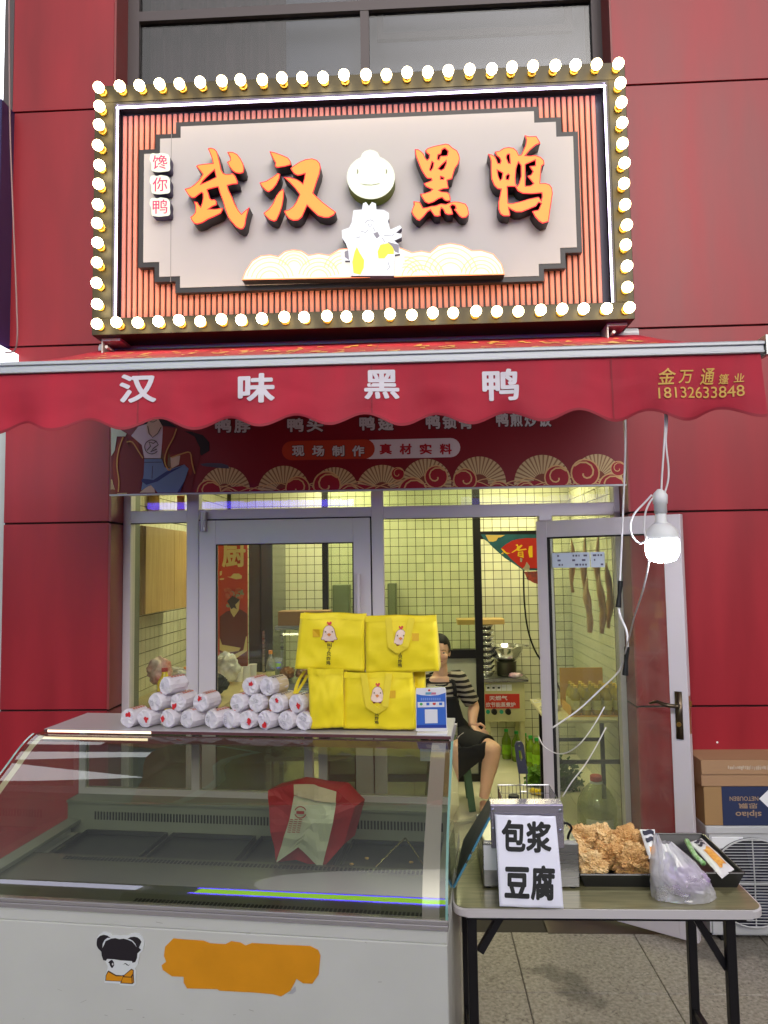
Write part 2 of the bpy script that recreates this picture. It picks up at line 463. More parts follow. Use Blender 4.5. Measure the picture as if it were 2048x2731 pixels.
# shopfront frame (front face y = 0)
fr = MB()
def fbar(x0, x1, z0, z1, dy=0, t=.07): fr.box(x0, x1, dy, dy+t, z0, z1)
fbar(-1.668, -1.625, .0, 2.70); fbar(1.075, 1.106, .0, 2.70)
fbar(-1.305, -1.235, .0, 2.70, .001); fbar(-.262, -.195, 0, 2.70, .001)
fbar(.665, .735, 0, 2.145, .001)
fbar(-1.625, -1.305, 2.075, 2.145, .0015); fbar(-1.235, -.262, 2.09, 2.145, .0015); fbar(-.195, 1.075, 2.075, 2.145, .0015)
fbar(-1.625, -1.305, .0, .07, .0015)
fbar(.735, 1.075, .0, .07, .0015)
fbar(-1.625, 1.075, 2.62, 2.70, .002)
sf = fr.build('shopfront_frame', m_alu, B, bevel=.002)
gk = MB()
gk.box(-1.625, -1.305, .0, .003, 2.071, 2.0755)
gk.box(-.195, .66, .0, .003, 2.0715, 2.0755)
struct(gk.build('gasket', m_gasket, sf), 'stuff')
for (x0, x1, z0, z1) in ((-1.625, -1.305, .07, 2.075), (-1.625, -1.305, 2.145, 2.62), (-1.235, -.262, 2.145, 2.62), (-.195, 1.075, 2.145, 2.62), (.735, 1.075, .07, 2.075)):
    MB().box(x0, x1, .03, .036, z0, z1).build('pane', m_pane, sf)
# left door (closed)
def make_door(x0, x1, z0, z1, st=.10, top=.125, bot=.2, mt=m_alu, stl=None):
    d = MB(); stl = stl or st
    d.box(x0, x0+stl, -.018, .03, z0, z1).box(x1-st, x1, -.018, .03, z0, z1)
    d.box(x0+stl, x1-st, -.0175, .0295, z1-top, z1).box(x0+stl, x1-st, -.0175, .0295, z0, z0+bot)
    return d
D1 = (-1.228, -.268)
do = make_door(D1[0], D1[1], .03, 2.083, .095, .135).build('door', m_alu, B, bevel=.002)
b = MB(); a0, a1, c0, c1 = D1[0]+.095, D1[1]-.095, .23, 2.083-.135
b.box(a0, a0+.006, -.0165, .0, c0, c1).box(a1-.006, a1, -.0165, .0, c0, c1).box(a0, a1, -.016, .0, c1-.006, c1)
b.box(D1[0]-.006, D1[0], -.001, .004, .03, 2.09).box(D1[0], D1[1]+.005, -.001, .004, 2.083, 2.09).box(D1[1], D1[1]+.006, -.001, .004, .03, 2.09)
struct(b.build('gasket', m_gasket, do), 'stuff')
MB().box(a0+.006, a1-.006, .0, .006, c0, c1-.006).build('door_pane', m_pane, do)
hg = MB(); hg.cyl((-1.20, -.035, 2.085), (-1.20, -.035, 2.13), .017).cyl((-1.20, -.035, 2.022), (-1.20, -.035, 2.08), .017).box(-1.217, -1.183, -.03, -.016, 2.022, 2.13)
hg.build('hinge', mat('hinge_steel', (178, 176, 182), .35, metal=.5), do, smooth=False)
hd = MB(); hd.cyl((-.335, -.075, 1.25), (-.335, -.075, 1.775), .013).box(-.342, -.328, -.075, -.018, 1.30, 1.33).box(-.342, -.328, -.075, -.018, 1.70, 1.73)
hd.build('pull_handle', m_alu, do)
# right door leaf, swung open outwards
hx, hy = .655, -.005; ex, ey = 1.285, -.43
dl = math.hypot(ex-hx, ey-hy); da = math.atan2(ey-hy, ex-hx)
DM = Matrix.Translation((hx, hy, 0)) @ Matrix.Rotation(da, 4, 'Z')
d2 = MB(); d2.M = DM
st = .062
d2.box(0, st, -.022, .022, .03, 2.045).box(dl-.085, dl, -.022, .022, .03, 2.045)
d2.box(st, dl-.085, -.0215, .0215, 1.955, 2.045).box(st, dl-.085, -.0215, .0215, .03, .17)
door2 = d2.build('door', m_alu, B, bevel=.002); door2['label'] = 'open right door leaf with lever handle and long pane'
g2 = MB(); g2.M = DM
g2.box(st, st+.008, -.0225, .0, .17, 1.955).box(st, dl-.085, -.0224, .0, 1.947, 1.955)
struct(g2.build('gasket', m_gasket, door2), 'stuff')
g3 = MB(); g3.M = DM; g3.box(st+.008, dl-.085, -.003, .003, .17, 1.947)
g3.build('door_pane', glass('door_glass', 'f6f8f2', .45, .01, .05, 'c8c8bc'), door2)
lk = MB(); lk.M = DM
bronze = mat('bronze_lock', (86, 74, 60), .3, metal=.85)
lk.box(dl-.060, dl-.027, -.030, -.022, .965, 1.19)
lk.cyl((dl-.044, -.022, 1.125), (dl-.044, -.07, 1.125), .010)
lk.rings([(dl-.044, -.068, 1.125), (dl-.09, -.072, 1.128), (dl-.13, -.07, 1.14), (dl-.17, -.066, 1.128)], [.010, .010, .008, .005], 10)
lk.build('lever_handle', bronze, door2, smooth=True)
lc = MB(); lc.M = DM; lc.cyl((dl-.044, -.030, 1.035), (dl-.044, -.037, 1.035), .011); lc.box(dl-.001, dl+.0015, -.012, .012, .99, 1.17); lc.box(dl, dl+.01, -.007, .007, 1.12, 1.145)
lc.build('latch', mat('brass', (190, 150, 80), .3, metal=.9), door2)
# notice paper on the glass of the open door
np_ = MB(); np_.M = DM; np_.box(st+.02, st+.23, -.0062, -.0052, 1.79, 1.87).box(st+.235, st+.31, -.0062, -.0052, 1.79, 1.87)
m_notice = mat('notice_paper', (196, 206, 222), .6)
nq = np_.build('notice', m_notice, door2)
nb = MB(); nb.M = DM
for rz_ in range(3):
    x = st+.03
    while x < st+.30:
        w = random.uniform(.006, .02)
        if random.random() < .62 and not st+.225 < x < st+.245: nb.box(x, min(x+w, st+.305), -.0068, -.0063, 1.853-rz_*.024-.005, 1.853-rz_*.024+.005)
        x += w+.006
nb.build('notice_print', mat('notice_ink', (88, 84, 110), .7), nq)

# ================================================================== banner board over the door
m_ban = mat('banner_red', (124, 14, 30), .45, var=.04, vscale=2, coat=.1)
BN = thing('banner_board', 'dark red printed board above the doors with fans, clouds and a woman in jeans', 'shop sign', (-.285, -.2, 2.22))
MB().box(-1.66, 1.088, -.20, -.172, 2.222, 2.76).build('board', m_ban, BN)
MB().box(-1.662, 1.09, -.206, -.172, 2.214, 2.2215).build('edge_trim', m_alusilver, BN)
yb = -.2015
def bx(p): v = PY(p[0], p[1], -.2); return (v.x, v.z)
def lay(name, loopsets, m, k, parent=BN):
    ms = [flatm(l if isinstance(l[0], list) else [l], yb-.0012*k) for l in loopsets]
    return put(name, merge(ms), parent, m)
z1_ = zoomer(280, 1090, 900)
def L1(*p): return [bx(z1_(q)) for q in p]
c_skin = mat('print_skin', (206, 178, 160), .6); c_jean = mat('print_denim', (104, 124, 168), .6); c_shirt = mat('print_shirt', (206, 190, 204), .6)
c_jack = mat('print_jacket', (112, 28, 36), .6); c_jack2 = mat('print_jacket_lining', (136, 44, 34), .6); c_trim = mat('print_gold', (196, 146, 84), .6)
c_hair = mat('print_black', (26, 16, 24), .6); c_navy = mat('print_navy', (44, 52, 112), .6); c_cream = mat('print_cream', (216, 192, 146), .6)
c_line = mat('print_line', (60, 30, 36), .6); c_sage = mat('print_sage', (190, 200, 186), .6)
fig = thing('x', 'x', 'x'); bpy.data.objects.remove(fig)
def pin(lst): # keeps the print on the board
    return [(min(max(x, -1.658), 1.086), min(max(z, 2.224), 2.755)) for x, z in lst]
lay('printed_hair', [L1((370, 60), (430, 75), (480, 110), (560, 160), (620, 165), (700, 190), (745, 240), (745, 300), (690, 335), (660, 310), (640, 260), (560, 210), (420, 140), (360, 130)), L1((290, 90), (320, 70), (300, 130), (270, 125))], c_hair, 1)
lay('printed_jacket', [L1((45, 120), (150, 180), (250, 210), (290, 330), (285, 430), (270, 500), (250, 600), (80, 603), (50, 500)), L1((400, 120), (520, 135), (640, 200), (680, 280), (680, 360), (640, 470), (620, 600), (560, 600), (540, 420), (440, 300))], c_jack, 2)
lay('printed_lining', [L1((120, 200), (140, 210), (110, 300), (95, 420), (110, 600), (75, 600), (55, 420), (70, 300)), L1((160, 225), (230, 215), (250, 300), (265, 360), (225, 280)), L1((415, 130), (515, 145), (480, 230), (450, 300), (440, 400), (460, 440), (430, 400), (400, 260)), L1((465, 330), (600, 310), (640, 400), (615, 480), (560, 400), (470, 400))], c_jack2, 3)
lay('printed_shirt', [L1((240, 130), (300, 110), (340, 120), (415, 130), (410, 240), (400, 360), (285, 358), (265, 260), (190, 195)), ], c_shirt, 4)
lay('printed_skin', [L1((300, 120), (325, 60), (375, 60), (415, 130), (380, 180), (345, 208), (310, 180))], c_skin, 5)
lay('printed_skin', [L1((470, 350), (540, 335), (530, 400), (475, 430))], c_skin, 5)
lay('printed_skin', [L1((250, 600), (300, 560), (350, 540), (360, 600))], c_skin, 5)
lay('printed_jeans', [L1((285, 358), (408, 358), (430, 420), (480, 430), (570, 400), (600, 430), (570, 520), (520, 600), (380, 600), (330, 545), (262, 585), (280, 470))], c_jean, 6)
lay('printed_folds', [L1((270, 500), (350, 510), (440, 450), (560, 410), (470, 460), (380, 520), (300, 545), (265, 520)), L1((520, 597), (570, 520), (590, 470), (540, 597))], c_navy, 7)
lay('printed_collar', [L1((48, 125), (110, 150), (160, 180), (150, 200), (90, 200), (75, 300), (50, 340))], c_sage, 7)
ln = []
for pts, w in (([(310, 125), (320, 180), (345, 208), (380, 180), (405, 135)], .004), ([(345, 410), (340, 500)], .003), ([(285, 385), (412, 383)], .003), ([(285, 358), (408, 358)], .004), ([(325, 95), (350, 98), (375, 85)], .003), ([(170, 240), (180, 290), (165, 210)], .003)):
    ln.append(strip(L1(*[(p[0], p[1]) for p in pts]), w))
ln.append(strip([bx(z1_((338+50*math.cos(a/20*6.28), 275+50*math.sin(a/20*6.28)))) for a in range(2, 19)], .004))
ln.append(strip(L1((305, 300), (330, 270), (320, 240), (350, 250), (370, 235), (385, 260), (350, 285), (330, 310), (375, 290)), .005))
struct(lay('printed_outline', ln, c_line, 8), 'stuff')
gt = []
for pts in ([(135, 205), (105, 290), (90, 400), (105, 520), (100, 595)], [(160, 240), (200, 240), (240, 300), (275, 355)], [(515, 145), (490, 215), (445, 300), (430, 380), (460, 440), (480, 420)], [(480, 350), (550, 325), (610, 315), (625, 390), (645, 465)]):
    gt.append(strip([tuple(v.xy) for v in cr([Vector((*q, 0)) for q in L1(*pts)], 3)], .007))
lay('printed_trim', gt, c_trim, 8)
# fans
c_fan = mat('print_fan', (206, 180, 136), .6); c_fan2 = mat('print_fan_dark', (150, 112, 78), .6)
c_cloud = mat('print_cloud_red', (158, 16, 38), .6); c_goldl = mat('print_cloud_gold', (214, 172, 118), .6)
fans = [(600, 1312, 68), (757, 1312, 70), (893, 1308, 62), (1019, 1308, 68), (1137, 1290, 66), (1278, 1288, 70), (1447, 1288, 74), (1593, 1276, 64), (300, 1318, 40)]
c_core = mat('print_fan_core', (128, 62, 44), .6)
def clampz(l): return [(min(max(x, -1.657), 1.085), max(z, 2.2235)) for x, z in l]
for (fx, fy, r) in fans:
    fl, fd = [], []
    cx, cz = bx((fx, fy)); rr = r*3.95/1970
    n = 21
    for k in range(n):
        a0 = math.pi*(1.08-1.16*k/n); a1 = math.pi*(1.08-1.16*(k+.62)/n); a2 = math.pi*(1.08-1.16*(k+1)/n)
        fl.append(clampz([(cx+rr*.32*math.cos(a0), cz+rr*.32*math.sin(a0)), (cx+rr*math.cos(a0), cz+rr*math.sin(a0)), (cx+rr*math.cos(a1), cz+rr*math.sin(a1)), (cx+rr*.32*math.cos(a1), cz+rr*.32*math.sin(a1))]))
        fd.append(clampz([(cx+rr*.32*math.cos(a1), cz+rr*.32*math.sin(a1)), (cx+rr*math.cos(a1), cz+rr*math.sin(a1)), (cx+rr*math.cos(a2), cz+rr*math.sin(a2)), (cx+rr*.32*math.cos(a2), cz+rr*.32*math.sin(a2))]))
    multi('printed_fan', [(fl, 1, c_fan), (fd, 1.3, c_fan2), ([clampz(circle(cx, cz, rr*.33, 14, a0=0, a1=math.pi))], 1.6, c_core)], BN, yb)
spir = [(558, 1312, 30, 1), (610, 1325, 22, -1), (794, 1303, 30, -1), (872, 1294, 34, 1), (930, 1318, 26, 1), (1061, 1264, 16, 1), (1163, 1272, 28, 1), (1240, 1280, 28, -1), (1100, 1310, 34, 1), (1330, 1312, 26, -1), (1485, 1274, 30, 1), (1560, 1262, 34, -1), (1400, 1310, 24, 1), (1648, 1250, 18, 1), (1630, 1296, 30, 1)]
ki = 0
for (sx, sy, r, s_) in spir:
    cx, cz = bx((sx, sy)); rr = r*3.95/1970
    sp = [(cx+s_*rr*(1-.085*k)*math.cos(k*.55+.6), cz+rr*(1-.085*k)*math.sin(k*.55+.6)) for k in range(11)]
    ki += 1; kk = 2.2+ki*.05
    multi('printed_cloud', [([clampz(circle(cx, cz, rr*1.12, 22))], kk, c_goldl), ([clampz(circle(cx, cz, rr, 22))], kk+.9, c_cloud), ([clampz(strip(sp, rr*.13))], kk+1.8, c_goldl)], BN, yb)
wv = [bx((520+k*20, 1306+7*math.sin(k*.8)-(k*20)*.018)) for k in range(58)]
bot = [(wv[-1][0], 2.2235), (wv[0][0], 2.2235)]
lay('printed_wave', [clampz(wv+bot)], c_cloud, 1.9)
wl = []
for j in range(3):
    for k in range(10):
        x = 560+k*112+j*33; y = 1318-(k*112)*.019-j*7
        wl.append(clampz(strip([bx((x-40+i*9, y-14*math.sin(i/9*3.14))) for i in range(10)], .005)))
struct(lay('printed_wave_line', wl, c_goldl, 2.05), 'stuff')
# pills and words
def pill(x0, x1, y0, y1, rr=1, left=True, right=True):
    a = bx((x0, y0)); b2 = bx((x1, y1)); za, zb = b2[1], a[1]; h = (zb-za)/2; zc = (za+zb)/2
    L = []
    if right: L += [(b2[0]-h+h*math.cos(t), zc+h*math.sin(t)) for t in [(-90+18*i)*math.pi/180 for i in range(11)]]
    else: L += [(b2[0], za), (b2[0], zb)]
    if left: L += [(a[0]+h+h*math.cos(t), zc+h*math.sin(t)) for t in [(90+18*i)*math.pi/180 for i in range(11)]]
    else: L += [(a[0], zb), (a[0], za)]
    return L
lay('printed_pill', [pill(960, 1228, 1174, 1219)], mat('print_pillwhite', (214, 200, 206), .6), 1)
lay('printed_pill', [pill(752, 1000, 1177, 1223)], mat('print_pillorange', (176, 52, 22), .6), 2)
c_txt = mat('print_silver', (200, 196, 200), .6); c_txtred = mat('print_word_red', (170, 20, 38), .6); c_wordedge = mat('print_word_edge', (44, 12, 20), .6)  # last one is the dark outline printed behind the words
def word(s, x0, x1, y0, y1, k=3, m=c_txt, edge=True, n=None):
    """each character in its own box, across native pixels x0..x1"""
    n = len(s); w = (x1-x0)/(n+(n-1)*.62) if len(s) > 3 and edge != 'tight' else (x1-x0)/n*.92
    for i, ch in enumerate(s):
        a = x0+(i*(x1-x0-w)/(max(n-1, 1)))
        p = bx((a, y0)); q = bx((a+w, y1))
        if edge: textbox('printed_character', ch, p[0]-.003, q[0]+.004, q[1]-.004, p[1]+.003, yb-.0012*(k-.5), c_wordedge, BN, .06)
        textbox('printed_character', ch, p[0], q[0], q[1], p[1], yb-.0012*k, m, BN, .035)
word('现场制作', 779, 972, 1189, 1217); word('真材实料', 1012, 1205, 1184, 1212, 3, c_txtred, False)
for s, x0, x1, y0 in (('鸭脖', 574, 668, 1118), ('鸭头', 766, 862, 1116), ('鸭翅', 958, 1050, 1112), ('鸭锁骨', 1135, 1262, 1108), ('鸭煎炒饭', 1322, 1470, 1102)):
    word(s, x0, x1, y0, y0+36, 3, c_txt, 'tight')
lay('printed_stone', [L1((680, 395), (730, 388), (830, 390), (880, 405), (888, 428), (830, 425), (700, 410))], mat('print_slate', (74, 70, 92), .6), 1.5)

# ================================================================== sign box
SG = thing('sign_box', 'large lit signboard framed with round bulbs reading 武汉黑鸭 on a grey plaque over orange slats', 'shop sign', (-.28, -.17, 3.015))
X0, X1, Z0, Z1 = -1.66, 1.095, 3.02, 4.36
I0, I1, J0, J1 = -1.558, 1.007, 3.108, 4.268
f = MB()
f.box(X0, X1, -.45, -.2, J1, Z1).box(X0, X1, -.45, -.2, Z0, J0).box(X0, I0, -.4495, -.2, J0, J1).box(I1, X1, -.4495, -.2, J0, J1)
f.build('frame', m_goldframe, SG, bevel=.002)
f = MB(); f.box(I0, I1, -.447, -.36, J1-.012, J1-.0005).box(I0, I0+.01, -.447, -.36, J0, J1-.012).box(I1-.01, I1, -.447, -.36, J0, J1-.012)
f.box(I0, I1, -.36, -.355, J0, J1)
f.build('inner_lining', m_blackpaint, SG)
f = MB(); f.box(I0+.012, I1-.012, -.44, -.432, J1-.026, J1-.018).box(I0+.012, I0+.019, -.44, -.432, J0, J1-.018).box(I1-.019, I1-.012, -.44, -.432, J0, J1-.018)
f.build('led_strip', m_led, SG)
MB().box(I0, I1, -.354, -.3, J0, J1).build('backing', m_slatback, SG)
sm = MB().box(-.0105, .0105, -.014, 0, J0+.002, J1-.03).mesh(.003); sm.materials.append(m_slat)
n = int((I1-I0-.06)/.0302)
for i in range(n+1):
    inst('slat', sm, (I0+.03+i*.0302+.28, -.362+.17, -3.015), SG)
# plaque with stepped corners
yp = -.40
def step(o):
    x0, x1, z0, z1 = -1.432+o, .855-o, 3.243+o, 4.165-o
    a, b_, c_, d_ = .105, .205, .05, .10
    a, b_ = .085, .195
    ca, cb = .062, .142
    return [(x0+b_, z1), (x0+b_, z1-ca), (x0+a, z1-ca), (x0+a, z1-cb), (x0, z1-cb), (x0, z0+cb), (x0+a, z0+cb), (x0+a, z0+ca), (x0+b_, z0+ca), (x0+b_, z0),
            (x1-b_, z0), (x1-b_, z0+ca), (x1-a, z0+ca), (x1-a, z0+cb), (x1, z0+cb), (x1, z1-cb), (x1-a, z1-cb), (x1-a, z1-ca), (x1-b_, z1-ca), (x1-b_, z1)]
flat('plaque_border', [step(0)], yp+.02, m_blackpaint, SG, .034)
flat('plaque', [step(.026)], yp-.0135, m_plaque, SG, .004)
MB().box(-1.262, -1.259, yp-.0181, yp-.017, 3.30, 4.12).build('plaque_seam', mat('seam_grey', (150, 142, 140), .6), SG)
yl = -.43   # backs of the raised letters
def tr(reg, pts):
    z = zoomer(reg[0], reg[1], reg[2]); out = []
    for q in pts:
        v = PY(*z(q), -.50); out.append((v.x, v.z))
    return out
def channel(loops, reg, name='raised_letter'):
    L = [tr(reg, l) for l in loops]
    body = flat(name, L, -.418, m_blackpaint, SG, .078)
    flat('rim', L, -.496, m_redrim, body, .004)
    face = flat('lit_face', L, -.5002, m_orange, body, .0, -.0045)
    return body
wu = (480, 370, 700)
channel([[(555, 195), (620, 180), (690, 200), (740, 250), (765, 330), (800, 470), (830, 620), (870, 690), (930, 715), (1000, 710), (1060, 690), (1110, 740), (1150, 830), (1165, 905), (1060, 915), (955, 940), (975, 1020), (1040, 1150), (1100, 1300), (1170, 1430), (1235, 1510), (1310, 1440), (1395, 1375), (1360, 1480), (1330, 1600), (1310, 1740), (1270, 1810), (1210, 1820), (1120, 1770), (1030, 1670), (960, 1570), (900, 1400), (860, 1260), (800, 1100), (765, 970), (650, 995), (550, 1025), (580, 1110), (600, 1190), (640, 1225), (700, 1215), (735, 1260), (740, 1330), (660, 1360), (585, 1410), (700, 1410), (860, 1390), (855, 1440), (820, 1500), (700, 1560), (560, 1620), (450, 1690), (340, 1720), (280, 1700), (230, 1640), (205, 1575), (250, 1545), (300, 1490), (310, 1420), (300, 1330), (275, 1260), (350, 1270), (385, 1330), (415, 1365), (440, 1290), (460, 1180), (455, 1100), (430, 1085), (370, 1130), (300, 1185), (240, 1190), (180, 1150), (130, 1080), (90, 1010), (200, 980), (290, 920), (380, 830), (455, 715), (400, 640), (320, 550), (360, 525), (480, 505), (660, 490), (640, 400), (600, 290)],
         [(690, 630), (720, 770), (600, 830), (430, 905), (460, 850), (560, 750)],
         [(945, 265), (1060, 265), (1150, 310), (1220, 400), (1270, 500), (1290, 600), (1275, 680), (1200, 700), (1120, 690), (1050, 640), (990, 560), (945, 470), (1010, 430), (1005, 370)]], wu)
channel([[(265, 160), (360, 180), (500, 230), (610, 280), (655, 340), (665, 410), (560, 440), (400, 465), (360, 430), (375, 380), (330, 300)],
         [(420, 565), (465, 580), (450, 660), (400, 770), (330, 860), (250, 915), (200, 890), (130, 820), (80, 740), (200, 710), (320, 640)],
         [(520, 850), (535, 900), (525, 1040), (500, 1180), (450, 1320), (400, 1430), (350, 1455), (260, 1420), (190, 1350), (155, 1300), (250, 1230), (330, 1120), (390, 980), (450, 900)],
         [(650, 475), (720, 420), (820, 355), (930, 310), (1050, 292), (1140, 320), (1195, 380), (1210, 460), (1190, 580), (1140, 720), (1100, 850), (1070, 930), (1150, 1010), (1260, 1110), (1380, 1200), (1490, 1280), (1450, 1340), (1360, 1385), (1270, 1385), (1160, 1350), (1060, 1260), (960, 1160), (920, 1260), (870, 1370), (800, 1430), (700, 1440), (620, 1400), (570, 1340), (530, 1260), (620, 1240), (700, 1180), (760, 1090), (820, 960), (740, 850), (640, 740), (525, 635), (640, 640), (750, 670), (830, 710), (880, 755), (905, 660), (920, 575), (850, 600), (780, 610), (710, 570)]], (680, 380, 920))
channel([[(215, 310), (290, 315), (360, 360), (420, 420), (450, 500), (490, 550), (530, 510), (535, 440), (480, 400), (445, 345), (500, 290), (620, 250), (780, 215), (900, 192), (970, 205), (1050, 280), (1150, 340), (1200, 440), (1215, 530), (1180, 640), (1110, 740), (1070, 860), (1045, 970), (935, 1000), (950, 1090), (970, 1180), (850, 1190), (760, 1225), (800, 1250), (930, 1260), (985, 1300), (1010, 1400), (1010, 1450), (930, 1465), (870, 1440), (820, 1385), (740, 1410), (640, 1480), (520, 1520), (440, 1480), (380, 1390), (335, 1305), (450, 1280), (560, 1245), (600, 1205), (540, 1180), (460, 1140), (410, 1070), (500, 1040), (590, 1000), (580, 965), (490, 960), (440, 900), (360, 770), (290, 600), (240, 470)],
         [(820, 330), (880, 295), (950, 360), (930, 450), (850, 460), (780, 460), (750, 545), (722, 530), (735, 440), (800, 420)],
         [(600, 595), (630, 620), (610, 720), (570, 785), (550, 770), (570, 700)], [(905, 580), (910, 620), (860, 740), (800, 775), (745, 745), (800, 680)], [(790, 920), (855, 945), (850, 975), (790, 975)],
         [(185, 1465), (330, 1480), (370, 1550), (400, 1610), (480, 1600), (580, 1570), (680, 1560), (790, 1515), (900, 1530), (1000, 1490), (1090, 1470), (1200, 1480), (1340, 1520), (1390, 1600), (1420, 1740), (1360, 1820), (1270, 1835), (1200, 1790), (1130, 1700), (1080, 1645), (1125, 1620), (1100, 1560), (1040, 1545), (1005, 1580), (1040, 1660), (1065, 1750), (960, 1765), (890, 1740), (840, 1640), (805, 1615), (780, 1700), (790, 1780), (720, 1800), (650, 1790), (600, 1720), (560, 1660), (500, 1700), (420, 1800), (320, 1895), (260, 1870), (180, 1780), (140, 1700), (165, 1620), (200, 1540)]], (1080, 360, 1280))
channel([[(90, 555), (180, 570), (240, 610), (275, 680), (300, 750), (340, 755), (360, 700), (330, 640), (270, 590), (230, 510), (330, 490), (420, 430), (530, 412), (630, 430), (700, 490), (740, 580), (790, 570), (830, 480), (880, 370), (895, 260), (860, 160), (950, 185), (1110, 180), (1160, 260), (1195, 330), (1100, 370), (980, 470), (880, 590), (980, 595), (1080, 580), (1200, 620), (1270, 690), (1280, 770), (1225, 810), (1210, 900), (1200, 1050), (1190, 1170), (1300, 1170), (1390, 1200), (1440, 1270), (1455, 1390), (1430, 1560), (1400, 1750), (1370, 1980), (1240, 2020), (1160, 1970), (1080, 1880), (1015, 1760), (1150, 1735), (1210, 1600), (1160, 1580), (1100, 1660), (980, 1710), (800, 1780), (680, 1780), (600, 1740), (530, 1695), (560, 1840), (540, 1865), (420, 1865), (350, 1820), (310, 1720), (310, 1560), (340, 1430), (365, 1300), (290, 1290), (220, 1220), (160, 1080), (150, 900), (150, 700), (120, 610)],
         [(540, 565), (545, 650), (555, 750), (525, 750), (480, 630), (500, 570)], [(290, 905), (395, 960), (375, 1080), (345, 1105), (310, 1020)], [(515, 985), (540, 1010), (520, 1095), (480, 1090), (475, 1030)],
         [(730, 735), (780, 800), (785, 1020), (740, 1180), (705, 1230), (675, 1180), (670, 1050), (690, 850)], [(1085, 690), (1085, 800), (960, 815), (1035, 930), (990, 1000), (915, 1020), (1045, 1180), (980, 1225), (880, 1230), (880, 780)],
         [(500, 1245), (660, 1245), (720, 1340), (820, 1390), (1000, 1400), (1220, 1380), (1230, 1450), (1210, 1530), (1160, 1460), (960, 1500), (760, 1560), (580, 1600), (515, 1590)]], (1290, 340, 1500))
rg = (620, 380, 1380)
head = [(805+140*math.cos(t), 205-140*math.sin(t)*(.88 if math.sin(t) > 0 else .84)) for t in [R(70-10*k) for k in range(36) if not 70 > (70-10*k) % 360 > 111]]
head = [(805+140*math.cos(R(a)), 200-127*math.sin(R(a))) for a in range(66, -246, -10)] + [(745, 85), (755, 62), (772, 48), (800, 40), (828, 47), (845, 58), (858, 84)]
hb = flat('round_lamp', [tr(rg, head)], -.418, m_litgreen, SG, .075)
flat('lit_face', [tr(rg, head)], -.494, m_litwhite, hb, .004)
eyes = []
for ex_ in (722, 890):
    e = [(ex_+10*math.cos(R(a)), 168+15*math.sin(R(a))) for a in range(-70, 71, 20)]+[(ex_+4*math.cos(R(a)), 168+11*math.sin(R(a))) for a in range(70, -71, -20)]
    eyes.append(tr(rg, e))
mo = tr(rg, [(740, 238), (770, 243), (810, 245), (860, 236), (850, 242), (810, 249), (770, 248)])
put('face_mark', merge([flatm([l], -.4985) for l in eyes+[mo]]), hb, mat('face_line', (110, 110, 30), .6))
body_ = [(760, 360), (778, 352), (795, 375), (812, 352), (835, 360), (838, 395), (880, 397), (910, 415), (912, 445), (905, 460), (918, 512), (975, 487), (985, 500), (950, 530), (985, 537), (985, 555), (940, 575), (970, 600), (975, 650), (945, 655), (940, 778), (690, 778), (685, 690), (655, 690), (652, 640), (675, 630), (660, 590), (640, 560), (637, 515), (680, 500), (695, 470), (705, 400), (755, 395)]
bb = flat('lit_figure', [tr(rg, body_)], -.46, m_navy, SG, .045)
flat('lit_face', [tr(rg, body_)], -.505, mat('lit_cool_white', (150, 150, 156), .5, emis=(246, 250, 255), estr=.62), bb, .004)
put('colour_patch', merge([flatm([tr(rg, l)], -.5100) for l in ([(725, 612), (740, 645), (768, 690), (765, 735), (745, 775), (705, 765), (698, 700), (712, 640)], [(862, 600), (910, 590), (940, 620), (940, 655), (905, 655), (885, 680), (850, 680), (845, 640)])]), bb, m_lityellow)
put('grey_patch', merge([flatm([tr(rg, l)], -.5103) for l in ([(820, 535), (845, 525), (858, 550), (840, 565)], [(900, 583), (970, 600), (968, 650), (945, 640), (930, 610)], [(653, 640), (675, 632), (680, 690), (655, 672)])]), bb, m_litgrey)
struct(put('line_work', merge([flatm([strip(tr(rg, l), .003)], -.5106) for l in ([(770, 475), (785, 460), (805, 456), (825, 465)], [(790, 480), (800, 500), (812, 482)], [(745, 520), (775, 530), (790, 515)], [(880, 545), (930, 550), (940, 540)], [(720, 555), (735, 560), (745, 552)], [(870, 560), (885, 580), (880, 595)], [(820, 500), (828, 520)], [(905, 700), (915, 730), (900, 750)])]), bb, m_litgrey), 'stuff')
cl = [(50, 792), (70, 740), (110, 680), (160, 650), (220, 645), (262, 655), (300, 625), (350, 615), (400, 622), (440, 648), (500, 637), (560, 648), (620, 612), (690, 605), (980, 605), (1045, 632), (1100, 622), (1150, 632), (1200, 590), (1270, 577), (1340, 590), (1395, 620), (1450, 618), (1520, 640), (1570, 700), (1587, 760), (800, 778)]
cb_ = flat('cloud_lamp', [tr(rg, cl)], -.418, m_blackpaint, SG, .062)
flat('rim', [tr(rg, cl)], -.480, mat('lit_cloud_rim', (255, 150, 100), .5, emis=(255, 140, 90), estr=.9), cb_, .003)
flat('lit_face', [tr(rg, cl)], -.4832, mat('lit_warm_white', (160, 156, 150), .5, emis=(255, 250, 232), estr=.64), cb_, 0, -.005)
arcs = []
for (ax, ay, ar) in ((215, 800, 150), (355, 720, 100), (500, 785, 130), (640, 740, 120), (1095, 790, 150), (1270, 760, 170), (1450, 775, 130), (1010, 760, 110)):
    for q in (.92, .74, .56, .4):
        for dq in (0,):
            pts = [(ax+ar*q*math.cos(R(t)), ay-ar*q*math.sin(R(t))) for t in range(12, 170, 12)]
            pts = [p for p in pts if p[1] < 775-(p[0]-800)*.02 and not 640 < p[0] < 985]
            if len(pts) > 3: arcs.append(strip(tr(rg, pts), .0055))
struct(put('arc_line', merge([flatm([l], -.4838) for l in arcs]), cb_, m_litpeach), 'stuff')
